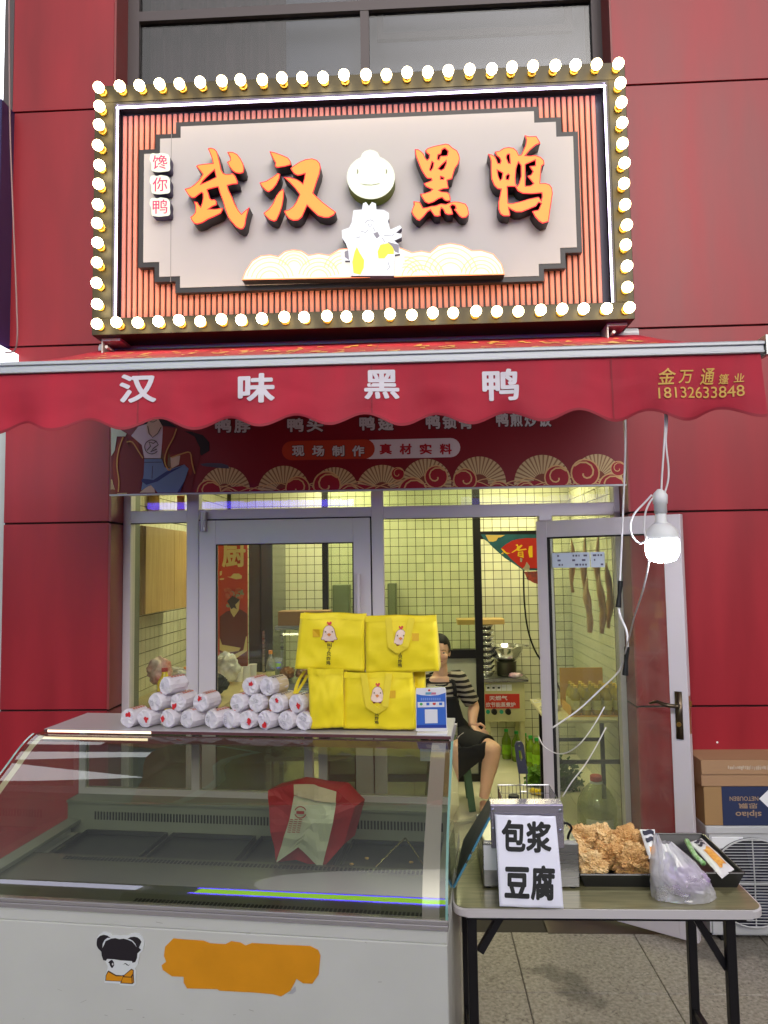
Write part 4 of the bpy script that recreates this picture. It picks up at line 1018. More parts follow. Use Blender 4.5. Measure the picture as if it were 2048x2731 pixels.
for n_ in (1318, 1355):
    c = Q(n_, 1898); MB().cyl((c.x, 2.6, c.z), (c.x, 2.56, c.z), .027, .022, 16).build('knob', m_black, SV)
for n_ in (1301, 1337):
    c = Q(n_, 1898); MB().cyl((c.x, 2.6, c.z), (c.x, 2.59, c.z), .018, .018, 14).build('button', mat('teal_button', (40, 150, 120), .4), SV)
for x in (sx0+.005, sx1-.045):
    for y in (2.62, 2.98): MB().box(x, x+.04, y, y+.04, .022, Q(1340, 1925).z).build('leg', cream, SV)
# stack of steel bowls and basin
c = Q(1298, 1800, 2.72); zz = zt+.013
for k in range(9):
    o = MB().lathe([(.045, 0), (.07, .035), (.078, .052), (.074, .052), (.066, .034), (.043, .004)], (c.x, 2.72, zz+k*.052), 20, cap=False).build('steel_bowl', m_chrome, None, smooth=True)
    tag(recenter(o), 'steel bowl number %s in the tall stack on the stove' % ('one from the bottom', 'two from the bottom', 'three from the bottom', 'four from the bottom', 'five, the middle one,', 'four from the top', 'three from the top', 'two from the top', 'one from the top')[k], 'bowl', 'steel bowls stacked on the stove')
    o['label'] = ('lowest steel bowl of the tall stack on the stove', 'second lowest steel bowl of the tall stack on the stove', 'third lowest steel bowl of the tall stack on the stove', 'fourth lowest steel bowl of the tall stack on the stove', 'middle steel bowl of the tall stack on the stove', 'fourth steel bowl from the top of the tall stack', 'third steel bowl from the top of the tall stack', 'second steel bowl from the top of the tall stack', 'top steel bowl of the tall stack, under the board')[k]
zb_ = zz+9*.052
p, q = Q(1218, 1650, 2.72), Q(1342, 1650, 2.72)
o = MB().box(p.x, q.x, 2.62, 2.84, zb_+.002, zb_+.05).build('wooden_board', m_wood, None, bevel=.003); tag(recenter(o), 'pale wooden board balanced on the stack of steel bowls', 'board')
cx = Q(1350, 1760, 2.75).x
t = thing('pot', 'dark pot on the stove under the wide steel basin', 'pot', (cx, 2.75, zz))
MB().lathe([(.085, 0), (.09, .02), (.09, .12), (.095, .125)], (cx, 2.75, zz), 24).build('body', mat('dark_steel', (70, 68, 60), .3, metal=.8), t, smooth=True)
t = thing('steel_basin', 'wide two-handled steel basin resting on the pot on the stove', 'basin', (cx, 2.75, zz+.127))
MB().lathe([(.07, 0), (.13, .05), (.155, .12), (.165, .145), (.172, .147), (.16, .14), (.125, .052), (.065, .006)], (cx, 2.75, zz+.127), 32).build('body', m_chrome, t, smooth=True)
for s_ in (-1, 1): MB().tube([(cx+s_*.165, 2.70, zz+.262), (cx+s_*.20, 2.72, zz+.266), (cx+s_*.20, 2.78, zz+.266), (cx+s_*.165, 2.80, zz+.262)], .006, 6).build('handle', m_chrome, t, smooth=True)
crumple('pink_sponge_bag', 'pink and white packet lying at the front of the stove top', 'packet', (cx+.06, 2.62, zz+.02), (.055, .035, .022), mat('pink_packet', (200, 130, 170), .4, col2=(230, 220, 225), vscale=12), 8)
# cable
o = MB().tube([PY(1396, 1512, 2.95), PY(1398, 1600, 2.95), PY(1408, 1680, 2.95), PY(1432, 1745, 2.95), PY(1475, 1800, 2.95), PY(1500, 1860, 2.95)], .008).build('black_cable', m_black, None, smooth=True); tag(recenter(o), 'black cable hanging down the tiled wall beside the fan cloth', 'cable')
# folding table at right, inside
m_board = mat('table_board', (196, 188, 150), .4, var=.05)
IT = thing('folding_table', 'pale folding table inside the doorway at right with drinks on it', 'table', (1.13, 1.4, 0))
MB().box(.84, 1.42, 1.02, 1.80, .735, .76).build('top', m_board, IT, bevel=.006)
for x in (.90, 1.36):
    for y in (1.08, 1.72): MB().box(x, x+.028, y, y+.028, .022, .735).build('leg', m_black, IT)
for y in (1.08, 1.72): MB().box(.928, 1.36, y+.004, y+.024, .45, .474).build('brace', m_black, IT)
o = crumple('bread_packet', 'flat wrapped food packet at the left end of the inner folding table', 'packet', (.93, 1.35, .785), (.07, .05, .022), mat('packet_pale', (220, 216, 190), .3, coat=.4), 12)
o = MB().rings(cr([(.90+.06*math.cos(a), 1.62+.06*math.sin(a), .775+.01*math.sin(3*a)) for a in [k*.7 for k in range(12)]], 3), .003, 6).build('white_cord', m_white, None, smooth=True); tag(recenter(o), 'coil of white cord lying on the inner folding table', 'cord')
# boxed bottles on that table
BX = thing('bottle_carton', 'orange open carton with raised flap holding drink bottles on the inner table', 'box', (1.22, 1.3, .76))
oc = mat('orange_card', (214, 160, 40), .6)
b = MB(); x0, x1, y0, y1 = 1.02, 1.40, 1.10, 1.42
b.box(x0, x1, y0, y1, .761, .766).box(x0, x0+.004, y0, y1, .766, .83).box(x1-.004, x1, y0, y1, .766, .83).box(x0, x1, y1-.004, y1, .766, .83)
b.build('tray', oc, BX)
MB().box(x0-.01, x1-.08, y1+.001, y1+.006, .77, 1.05).build('flap', oc, BX)
k = 0
for i in range(5):
    for j in range(3):
        xx = x0+.045+i*.072; yy = y0+.055+j*.09
        bottle(xx, yy, .767, .031, .20, '%s bottle, %s row of the orange carton' % (('leftmost', 'second', 'middle', 'fourth', 'rightmost')[i], ('front', 'middle', 'back')[j]), body=m_amber, cap=m_ycap, lab=m_clab, group='yellow-capped bottles in the orange carton')
# green tea bottles on the floor
for k, (n_, yb_) in enumerate(((1351, 2000), (1378, 2001), (1400, 2005), (1416, 2010), (1432, 2016))):
    p = PZ(n_, yb_, .022); p.y = min(p.y, 2.95)
    p = Vector((PY(n_, yb_, 2.9-k*.09).x, 2.9-k*.09, .022))
    bottle(p.x, p.y, .022, .043, .27, ('green tea bottle nearest the stove legs', 'second green tea bottle, beside the one nearest the stove', 'middle green tea bottle on the floor under the table', 'fourth green tea bottle, behind the door edge', 'last green tea bottle, closest to the open door')[k], body=m_tea, cap=m_gcap, lab=m_teal, group='green tea bottles on the shop floor')
# vegetables
def leafy(name, label, c, r, n, m, cat='vegetables', sz=.03):
    b = MB()
    for k in range(n):
        d = Vector((random.gauss(0, 1), random.gauss(0, 1), random.gauss(0, .7)+.4)).normalized()*random.uniform(.3, 1)
        p = Vector(c)+Vector((d.x*r[0], d.y*r[1], abs(d.z)*r[2]))
        a = Vector((random.gauss(0, 1), random.gauss(0, 1), random.gauss(0, 1))).normalized(); bq = a.orthogonal().normalized()
        s1 = random.uniform(.6, 1.2)*sz
        b.poly([p-a*s1, p+bq*s1*.6, p+a*s1]); b.poly([p-a*s1, p+a*s1, p-bq*s1*.6+a.cross(bq)*s1*.3])
    return tag(recenter(b.build(name, m)), label, cat)
m_leaf = mat('leaf_green', (88, 130, 30), .6, var=.3, vscale=12); m_leafd = mat('leaf_dark', (50, 84, 30), .6, var=.3, vscale=12)
p = PZ(1428, 2090, .03); leafy('green_vegetables', 'heap of bright green leaves on the floor just inside the open door edge', (p.x, p.y, .03), (.09, .09, .16), 240, m_leaf)
p = PZ(1505, 2120, .03); leafy('green_vegetables', 'dark leafy greens on the floor behind the glass of the open door', (p.x+.02, p.y+.2, .03), (.17, .14, .26), 420, m_leafd)
p = PZ(1190, 2120, .03); leafy('green_vegetables', 'small green bunch on the floor beside the display case end', (p.x, 1.9, .1), (.08, .08, .12), 160, m_leaf)
for k, (n_, y_) in enumerate(((1422, 2113), (1436, 2116))):
    p = PZ(n_, y_, .04)
    o = MB().ball((p.x, p.y, .05), .03, (1, 1, .85), 2).build('yellow_pepper', mat('pepper_yellow', (220, 190, 20), .3, coat=.4), None, smooth=True); tag(recenter(o), ('left yellow pepper under the bright green leaves', 'right yellow pepper under the bright green leaves')[k], 'pepper', 'yellow peppers on the shop floor')
# big water jug behind the side window
JP = PZ(1592, 2185, .03); JP = Vector((1.10, .62, .022)); JP.x = PY(1592, 2150, .62).x
JG = thing('water_jug', 'large clear jug with red cap and blank white label behind the right glass', 'jug', JP)
m_jug = glass('jug_plastic', 'd2d8b8', 1.4, .05, .10, 'e8e8c8')
pr = [(.105, 0), (.118, .012), (.12, .05), (.114, .058), (.12, .066), (.12, .20), (.114, .208), (.12, .216), (.12, .30), (.11, .34), (.08, .395), (.045, .43), (.032, .44), (.032, .455)]
MB().lathe(pr, JP, 32).build('body', m_jug, JG, smooth=True)
MB().lathe([(.105, .0), (.113, .01), (.115, .045), (.109, .058), (.115, .07), (.115, .105)], JP+Vector((0, 0, .004)), 28).build('liquid', glass('pale_oil', 'd8cc60', .5, .02, .10, 'd8c860'), JG, smooth=True)
MB().lathe([(.036, 0), (.036, .028), (.03, .032)], JP+Vector((0, 0, .452)), 20).build('cap', m_rlab, JG)
MB().lathe([(.040, 0), (.040, .010)], JP+Vector((0, 0, .438)), 20).build('collar', m_white, JG)
lb_ = MB(); lb_.grid(lambda u, v: JP+Vector((.1215*math.cos(-2.35+1.45*u), .1215*math.sin(-2.35+1.45*u), .10+.15*v)), 12, 2); lb_.build('paper_label', mat('jug_label', (196, 196, 176), .6), JG, smooth=True)
# dried meats hanging inside the right window
m_meat = mat('dried_meat', (176, 122, 74), .45, col2=(220, 176, 122), vscale=7, coat=.2)
for k, (n_, y0, y1, Yd) in enumerate(((1524, 1440, 1580, .55), (1556, 1430, 1600, .45), (1592, 1425, 1620, .45), (1566, 1540, 1688, .30), (1601, 1530, 1690, .30), (1620, 1500, 1676, .38))):
    a = PY(n_, y0, Yd); c = PY(n_, y1, Yd); x = a.x
    L = a.z-c.z
    t = thing('dried_duck', ('dried duck hanging at the left of the back row behind the right glass', 'dried duck hanging in the middle of the back row behind the right glass', 'dried duck hanging at the right of the back row behind the right glass', 'flattened dried duck hanging lower, left of the front pair', 'flattened dried duck hanging lower, right of the front pair', 'thin strip of dried meat hanging closest to the window frame')[k], 'dried duck', (x, Yd, a.z), 0, 'dried ducks hanging behind the right glass')
    b = MB(); pts = []; rad = []
    for i in range(12):
        v = i/11; pts.append((x+.008*math.sin(v*6+k), Yd+.004*math.sin(v*9), a.z-L*v)); rad.append(.006+(.046 if k > 2 else .034)*max(0, math.sin(min(1, v*1.15)*2.6))**.8*(1+.25*math.sin(v*13+k)))
    b.rings(pts, rad, 12, True, 0, .35); b.build('meat', m_meat, t, smooth=True)
    MB().cyl((x, Yd, a.z), (x, Yd, 2.45), .0018, seg=6).build('string', m_clab, t)
b = MB(); b.cyl((.70, .45, 2.45), (1.42, .45, 2.45), .008); rl = b.build('hanging_rail', m_steel); tag(recenter(rl), 'steel rail inside the right window from which dried ducks hang', 'rail')
# stool
GS = thing('green_stool', 'green plastic stool under the seated woman', 'stool', (PX(1196, 2000, 1.58), 1.60, .022))
m_gst = mat('green_plastic', (60, 92, 58), .5)
sxm, sym = PX(1196, 2000, 1.58), 1.60
MB().box(sxm-.15, sxm+.15, sym-.15, sym+.15, .42, .452).build('seat', m_gst, GS, bevel=.012)
for ix in (-1, 1):
    for iy in (-1, 1):
        MB().bar((sxm+ix*.12, sym+iy*.12, .42), (sxm+ix*.16, sym+iy*.16, .023), .05, .05, (0, 1, 0)).build('leg', m_gst, GS)
# ================================================================== curved glass display counter
TH = R(5.5)
CO = Vector((.06, -1.905, 0))
CM = Matrix.Translation(CO) @ Matrix.Rotation(-TH, 4, 'Z')       # local x = along the front, y = depth, z up
CMi = CM.inverted()
def CP(n, y, v):
    """pixel -> local point on the plane at depth v of the counter"""
    o = CMi @ CAMLOC; d = CMi.to_3x3() @ ray(n, y)
    return o + d*((v-o.y)/d.y)
LC = 1.60
DC = thing('display_counter', 'white refrigerated display counter with curved glass front, girl sticker and orange patch', 'display case', tuple(CM @ Vector((-LC/2, .4, 0))), -TH)
m_case = mat('case_white', (196, 195, 190), .35, var=.045, vscale=3.5, coat=.2, bump=.03, bscale=3)
m_casein = mat('case_inner', (122, 124, 112), .45, var=.08, vscale=6)
m_deck = mat('deck_steel', (84, 86, 70), .38, metal=.35, var=.12, vscale=6)
m_tray = mat('black_tray', (34, 34, 34), .32, var=.2, vscale=9, coat=.3)
m_trim = mat('silver_trim', (196, 190, 192), .25, metal=.7)
m_maroon = mat('maroon_trim', (92, 54, 58), .35, coat=.3)
m_cglass = glass('counter_glass', 'dde2d2', 2.0, .004, .022, 'c8ccb8')
m_gedge = mat('glass_edge', (120, 160, 150), .15, coat=.6)
def cb(): b = MB(); b.M = CM; return b
b = cb(); b.box(-LC, 0, 0, .83, .08, .735).box(-LC, 0, 0, .02, .7355, .775).box(-LC, 0, .815, .83, .7355, .775).box(-LC, -LC+.015, .02, .815, .7355, .775).box(-.015, 0, .02, .815, .7355, .775); b.build('cabinet', m_case, DC, bevel=.003)
b = cb(); b.box(-LC+.03, -.03, .04, .79, .0, .08); b.build('plinth', m_black, DC)
b = cb(); b.box(-LC-.004, .004, -.008, .02, .775, .790).box(-LC-.004, .004, -.004, .02, .790, .802); b.build('front_trim', m_trim, DC, bevel=.002)
b = cb(); b.box(-LC, 0, .02, .40, .776, .784); b.build('deck', m_deck, DC)
b = cb(); b.box(-LC+.05, -.03, .40, .72, .740, .745).box(-LC+.05, -.03, .395, .40, .745, .784); b.build('well_floor', mat('well_dark', (60, 60, 56), .4, var=.2), DC)
b = cb(); b.box(-LC, 0, .71, .72, .745, .866).box(-LC, 0, .70, .83, .866, .876).box(-LC, -LC+.06, .02, .71, .786, .80).box(-.05, 0, .30, .71, .786, .796); b.build('back_sill', m_casein, DC)
# vents
vent = MB().box(-.003, .003, -.002, .002, -.016, .016).mesh()
vent.materials.append(m_black)
vv = cb()
for k in range(110):
    u = -LC+.12+k*.0130
    vv.box(u, u+.007, .7085, .7095, .80, .832)
vv = struct(vv.build('back_vent', m_black, DC), 'stuff')
vv = cb()
for k in range(70):
    u = -.98+k*.0130; vv.box(u, u+.008, .045, .075, .7845, .7865)
struct(vv.build('front_vent', m_black, DC), 'stuff')
vv = cb()
for k in range(90):
    u = -1.4+k*.0145; vv.box(u, u+.008, .350, .375, .7845, .7865)
struct(vv.build('deck_vent', m_black, DC), 'stuff')
# rear sliding doors
b = cb()
z0, z1 = .876, 1.185
b.box(-LC, -LC+.03, .79, .82, z0, z1).box(-.03, 0, .79, .82, z0, z1).box(-LC+.03, -.03, .791, .819, z0, z0+.025).box(-LC+.03, -.03, .791, .819, z1-.02, z1)
for u in (-1.10, -.62, -.56): b.box(u, u+.035, .792, .818, z0+.025, z1-.02)
b.build('rear_frame', m_alu, DC)
b = cb(); b.box(-LC+.03, -1.10, .80, .804, z0+.025, z1-.02).box(-1.065, -.62, .806, .81, z0+.025, z1-.02).box(-.525, -.03, .80, .804, z0+.025, z1-.02); b.build('rear_glass', glass('rear_glass', 'd8dcd0', .8, .02, .10, 'a8a898'), DC)
# top shelf
b = cb(); b.box(-LC+.03, -.005, .49, .80, 1.197, 1.21); b.build('top_shelf', mat('top_grey', (176, 172, 176), .3, coat=.3), DC, bevel=.002)
b = cb(); b.box(-LC+.035, -.006, .484, .4895, 1.199, 1.209).box(-LC+.035, -.006, .478, .4895, 1.165, 1.192); b.build('top_trim', m_maroon, DC)
b = cb(); b.box(-LC+.05, -1.13, .4815, .4838, 1.1995, 1.2085).box(-LC+.03, -1.14, .4755, .4775, 1.175, 1.184); b.build('light_strip', mat('strip_cream', (255, 236, 214), .5, emis=(255, 226, 196), estr=.85), DC)
prof = [(.004, .80), (.018, .85), (.05, .91), (.10, .967), (.165, 1.022), (.235, 1.068), (.31, 1.112), (.385, 1.158), (.435, 1.182), (.474, 1.194)]
prof = [tuple(v.xy) for v in cr([Vector((*p, 0)) for p in prof], 3)]
gp = cb(); n_ = len(prof)-1
gp.grid(lambda u, v: Vector((-LC+.012+(LC-.016)*u, prof[round(v*n_)][0], prof[round(v*n_)][1])), 2, n_+1)
cg_ = gp.build('curved_glass', m_cglass, DC, smooth=True)
for u, nm in ((0, 'r'), (-LC, 'l')):
    loop = prof + [(.80, 1.194), (.80, .80)]
    b = cb(); v1 = [b.bm.verts.new(CM @ Vector((u+.003, p[0], p[1]))) for p in loop]; b.bm.faces.new(v1)
    b.build('end_glass', m_cglass, DC)
    b = cb(); b.grid(lambda s, t: Vector((u-.004+.008*s, prof[round(t*n_)][0]-.003, prof[round(t*n_)][1]+.003)), 2, n_+1)
    b.build('glass_edge', m_gedge, DC, smooth=True)
# mirrored side strips behind the curved glass
for u0, u1, mm in ((-.072, -.022, mat('pale_strip', (206, 190, 196), .12, metal=.35, coat=.5)), (-LC+.02, -LC+.045, mat('cream_strip', (226, 200, 178), .2, coat=.4))):
    b = cb(); b.grid(lambda s, t: Vector((u0+(u1-u0)*s, prof[round(t*n_)][0]+.006, prof[round(t*n_)][1]-.006)), 2, n_+1)
    b.build('side_strip', mm, DC, smooth=True)
# back riser glass at right end (low guard beyond the counter)
# scuffs and a panel seam on the white front
b = cb(); b.box(-LC, 0, -.0012, 0, .198, .2005); b.build('panel_seam', m_casein, DC)
m_scuff = mat('scuff_grey', (150, 146, 138), .8)
sc_ = []
for k in range(34):
    x0_ = random.uniform(-1.5, -.05); z0_ = random.choice([random.uniform(.42, .76), random.uniform(.42, .5)]); L0 = random.uniform(.004, .022); an = random.uniform(-.5, .5)
    sc_.append(flatm([strip([(x0_+L0*math.cos(an)*q, z0_+L0*math.sin(an)*q) for q in (0, .5, 1)], random.uniform(.0006, .0016))], 0, CM @ Matrix.Translation((0, -.0013, 0))))
struct(put('scuff', merge(sc_), DC, m_scuff), 'stuff')
# girl sticker and orange patch on the front
def CF(reg, pts, v=0):
    z = zoomer(reg[0], reg[1], reg[2]); out = []
    for q in pts:
        p = CP(*z(q), v); out.append((p.x, p.z))
    return out
def cflat(name, loops, v, m, parent, thick=0, offset=0):
    return flat(name, loops, 0, m, parent, thick, offset, CM @ Matrix.Translation((0, v, 0)))
gr_ = (240, 2460, 400)
stk = cflat('sticker', [CF(gr_, [(190, 530), (200, 430), (260, 330), (380, 255), (480, 250), (560, 280), (640, 335), (760, 340), (860, 355), (1040, 350), (1140, 300), (1250, 280), (1360, 300), (1450, 380), (1500, 480), (1510, 600), (1470, 760), (1390, 850), (1360, 1000), (1345, 1130), (1250, 1260), (1290, 1330), (1280, 1500), (1280, 1680), (1220, 1740), (840, 1715), (840, 1680), (415, 1650), (430, 1500), (490, 1300), (510, 1200), (440, 1060), (380, 1020), (330, 900), (320, 790), (230, 700)])], -.0008, mat('sticker_white', (214, 216, 218), .4), DC, .003)
cflat('printed_hair', [CF(gr_, [(200, 530), (215, 430), (300, 350), (400, 325), (500, 345), (590, 415), (500, 410), (420, 470), (370, 570), (360, 690), (400, 620), (450, 500), (600, 430), (720, 415), (830, 445), (950, 430), (1060, 460), (1180, 510), (1260, 600), (1310, 670), (1270, 570), (1200, 490), (1120, 445), (1050, 440), (1130, 390), (1230, 375), (1330, 395), (1400, 450), (1440, 520), (1410, 590), (1370, 680), (1430, 740), (1330, 840), (1320, 960), (1270, 1075), (1190, 1100), (1180, 1050), (860, 1030), (680, 1000), (490, 990), (460, 1045), (385, 1025), (340, 900), (330, 790), (240, 700), (205, 620)])], -.0042, c_hair, stk)
cflat('printed_eye', [CF(gr_, [(520, 1090), (560, 1050), (600, 1018), (640, 1020), (680, 1080), (690, 1160), (650, 1235), (610, 1235), (570, 1170), (555, 1110)]), CF(gr_, [(920, 1150), (980, 1110), (1010, 1105), (1050, 1135), (1080, 1160), (1125, 1135), (1085, 1180), (1040, 1165), (1000, 1130), (960, 1135)])], -.0044, c_hair, stk)
cflat('printed_glint', [CF(gr_, [(625, 1120), (640, 1095), (665, 1110), (670, 1150), (645, 1170), (628, 1150)])], -.0048, c_txt, stk)
cflat('printed_coat_edge', [CF(gr_, [(440, 1595), (450, 1450), (500, 1340), (530, 1310), (740, 1430), (900, 1445), (960, 1430), (1160, 1260), (1230, 1300), (1225, 1420), (1240, 1640), (1190, 1685), (850, 1665), (870, 1615)])], -.0042, mat('sticker_brown', (70, 40, 20), .5), stk)
m_amb = mat('sticker_amber', (214, 140, 10), .45)
cflat('printed_coat', [CF(gr_, [(462, 1578), (472, 1450), (530, 1350), (740, 1468), (870, 1470), (930, 1462), (880, 1600)]), CF(gr_, [(975, 1440), (1160, 1290), (1210, 1310), (1200, 1390), (1140, 1480), (970, 1470)]), CF(gr_, [(930, 1495), (1165, 1505), (1175, 1660), (890, 1645)]), CF(gr_, [(1190, 1470), (1200, 1450), (1222, 1630), (1195, 1650)])], -.0046, m_amb, stk)
rb = (0, 1900, 1024)
cflat('orange_patch', [CF(rb, [(715, 1010), (750, 975), (800, 980), (880, 985), (910, 997), (975, 1000), (1000, 987), (1040, 993), (1062, 1006), (1090, 995), (1215, 1003), (1340, 1008), (1375, 1025), (1385, 1050), (1378, 1130), (1350, 1170), (1310, 1168), (1282, 1148), (1275, 1165), (1255, 1200), (1215, 1225), (1180, 1215), (1100, 1208), (950, 1200), (940, 1193), (810, 1190), (795, 1165), (795, 1140), (745, 1138), (705, 1110), (700, 1090), (720, 1075), (710, 1050)])], -.0008, mat('orange_paint', (214, 140, 8), .5, var=.08, vscale=9), DC, .0025)
cflat('torn_corner', [CF(rb, [(1255, 1205), (1278, 1180), (1280, 1200), (1265, 1212), (1245, 1212)])], -.0040, mat('torn_grey', (170, 168, 172), .5), DC, .001)

# things inside the counter
def loc(p): return CM @ Vector(p)
for k in range(4):
    u0 = -1.50+k*.365
    t = thing('baking_tray', ('empty black tray at the far left inside the display counter', 'empty black tray left of the red paper bag in the counter', 'black tray under the red paper bag in the counter', 'black tray with crumbs and a bent wire at the right end inside the counter')[k], 'tray', tuple(loc((u0+.17, .56, .746))), -TH)
    b = cb(); b.box(u0, u0+.345, .42, .69, .746, .750); b.build('base', m_tray, t)
    b = cb(); b.box(u0, u0+.345, .42, .426, .750, .768).box(u0, u0+.345, .684, .69, .750, .768).box(u0, u0+.006, .426, .684, .750, .768).box(u0+.339, u0+.345, .426, .684, .750, .768); b.build('rim', m_tray, t, bevel=.002)
q0, q1, q2 = CP(991, 2292, .42), CP(1072, 2224, .52), CP(1131, 2276, .42)
b = cb(); b.tube([(q0.x, .44, .756), (q1.x-.01, .60, .80), (q1.x+.01, .60, .80), (q2.x, .47, .756)], .003, 8, 3); o = b.build('bent_wire', mat('brass_wire', (170, 160, 110), .25, metal=.9), None, smooth=True); tag(recenter(o), 'bent wire lying like a roof on the right tray in the counter', 'wire')
for k in range(9):
    p = loc((-.37+(0, .045, .16, .21, 0, 0, 0, 0, 0)[k], .46+(.03, .09, 0, .07, 0, 0, 0, 0, 0)[k], .753))
    if k < 4:
        o = crumple('crumb', None, None, p, (.008, .006, .004), bpy.data.materials.get('crumb') or mat('crumb', (190, 150, 80), .7), k, sub=2)
        tag(recenter(o), ('fried crumb at the left of the right tray in the counter', 'second fried crumb from the left on the counter tray', 'third fried crumb from the left, by the bent wire', 'rightmost fried crumb under the bent wire')[k], 'crumb', 'crumbs on the right tray')
# red and white paper bag
PB = thing('paper_bag', 'crumpled red paper bag with cream front leaning inside the display counter', 'paper bag', tuple(loc((-.50, .5, .77))), -TH)
rp = (600, 1900, 1260)
def V3(q, v): z = zoomer(*rp); p = CP(*z(q), v); return Vector((p.x, v, p.z))
m_bagred = mat('paper_red', (176, 34, 44), .5, var=.08, vscale=8); m_bagcream = mat('paper_cream', (206, 206, 184), .55, var=.03)
Fp = [V3(q, v) for q, v in (((290, 520), .40), ((460, 478), .39), ((750, 520), .39), ((870, 630), .40), ((800, 880), .43), ((650, 1048), .42), ((480, 985), .44), ((345, 1005), .42), ((300, 760), .40))]
mid = V3((580, 740), .36)
Bp = [p+Vector((.02 if i < 5 else -.005, .10, -.004)) for i, p in enumerate(Fp)]
b = cb()
for i in range(9):
    j = (i+1) % 9
    b.poly([mid, Fp[i], Fp[j]][::-1]); b.poly([Fp[i], Bp[i], Bp[j], Fp[j]][::-1])
b.poly(Bp)
def wrinkle(b, sub=5, a=.010):
    bmesh.ops.remove_doubles(b.bm, verts=b.bm.verts, dist=.0004)
    bmesh.ops.triangulate(b.bm, faces=b.bm.faces)
    bmesh.ops.subdivide_edges(b.bm, edges=b.bm.edges[:], cuts=sub, use_grid_fill=True)
    nd = (CM.to_3x3() @ Vector((0, -1, 0)))
    for v in b.bm.verts:
        q = v.co*9
        r1 = abs(noise.noise(q+Vector((3, 1, 7)))); r2 = abs(noise.noise(q*2.4+Vector((9, 4, 2))))
        v.co += nd*(a*(.7-r1*2.2)+a*.45*(.4-r2*2))
    return b
wrinkle(b)
b.build('paper_body', m_bagred, PB)
m1, m2 = V3((520, 740), .350), V3((560, 760), .352)
b = cb(); cp_ = [V3(q, v) for q, v in (((465, 555), .366), ((745, 600), .366), ((725, 740), .350), ((650, 1046), .405), ((490, 905), .385), ((345, 1003), .41), ((430, 720), .352))]
ctr = V3((580, 745), .345)
for i in range(7): b.poly([ctr, cp_[i], cp_[(i+1) % 7]][::-1])
wrinkle(b, 4); b.build('cream_front', m_bagcream, PB)
b = cb(); b.poly([V3((462, 480), .372), V3((600, 482), .360), V3((748, 530), .372), V3((742, 604), .350), V3((600, 590), .340), V3((462, 552), .350)][::-1]); wrinkle(b, 4); b.build('folded_top', mat('paper_beige', (196, 178, 152), .55), PB)
m_rprint = mat('red_print', (168, 50, 50), .6)
gl = lambda pts: [V3(q, .326) for q in pts]
b = cb()
for (cx, cy, rr) in ((505, 670, 42),):
    for a0 in (200, 20):
        pp = [(cx+rr*math.cos(R(a0+k*14)), cy+rr*math.sin(R(a0+k*14))) for k in range(11)]
        for i in range(10): 
            a, c = pp[i], pp[i+1]; a2 = (cx+(a[0]-cx)*.82, cy+(a[1]-cy)*.82); c2_ = (cx+(c[0]-cx)*.82, cy+(c[1]-cy)*.82)
            b.poly(gl([a, c, c2_, a2])[::-1])
for k in range(7):
    for j in range(3): b.poly(gl([(436-k*3+j*30, 715+k*14), (458-k*3+j*30, 717+k*14), (457-k*3+j*30, 722+k*14), (435-k*3+j*30, 720+k*14)])[::-1])
b.poly(gl([(478, 660), (530, 662), (530, 682), (478, 680)])[::-1])
b.build('red_print', m_rprint, PB)
# torn white slip inside at right
b = cb(); a_ = CP(1120, 1975, .60); c_ = CP(1148, 2030, .60); b.box(a_.x, c_.x, .60, .603, c_.z, a_.z); o = b.build('paper_slip', m_white, None); tag(recenter(o), 'white paper slip stuck inside the counter at its right end', 'paper')

# ================================================================== wrapped rolls on top
m_wrap = mat('wrap_paper', (214, 208, 216), .55, var=.04, vscale=14, bump=.5, bscale=45)
m_wrapp = mat('wrap_print', (190, 110, 90), .6); m_kraft = mat('wrap_kraft', (206, 190, 158), .6, var=.06)
m_redmark = mat('red_mark', (206, 36, 46), .6); m_greymark = mat('grey_mark', (150, 150, 160), .6)
zr = zoomer(300, 1780, 840)
rolls = [((120, 400), 0, 0), ((255, 405), 0, 0), ((345, 310), 1, 1), ((430, 215), 2, 1), ((445, 410), 0, 0), ((530, 300), 1, 0), ((605, 415), 0, 1), ((718, 310), 1, 0), ((805, 425), 0, 1), ((948, 420), 0, 1),
         ((1015, 295), 1, 1), ((1092, 425), 0, 0), ((1118, 185), 2, 0), ((1172, 300), 1, 1), ((1240, 425), 0, 0), ((1262, 180), 2, 1), ((1335, 300), 1, 0), ((1415, 430), 0, 1), ((1498, 290), 1, 0), ((1560, 420), 0, 1)]
desc = ['lowest row, far left end of the pile', 'lowest row, second from the left end', 'second row, leaning against the far left rolls', 'alone on top of the left pile', 'lowest row, third from the left, red mark low on its end', 'second row, under the topmost roll of the left pile', 'lowest row, fourth from the left', 'second row, right end of the left pile', 'lowest row, in the gap between the two piles', 'lowest row, left foot of the right pile',
        'second row, left end of the right pile', 'lowest row, red mark at lower right, under the right pile', 'top of the right pile, left one with red mark', 'second row, right pile, tilted grey stamp', 'lowest row, red mark on its left edge', 'top of the right pile, right one with kraft sleeve', 'second row, right pile, kraft sleeve and red mark below', 'lowest row, second from the yellow bags', 'second row, touching the yellow bags', 'lowest row, touching the yellow bags']
rr_ = .0350
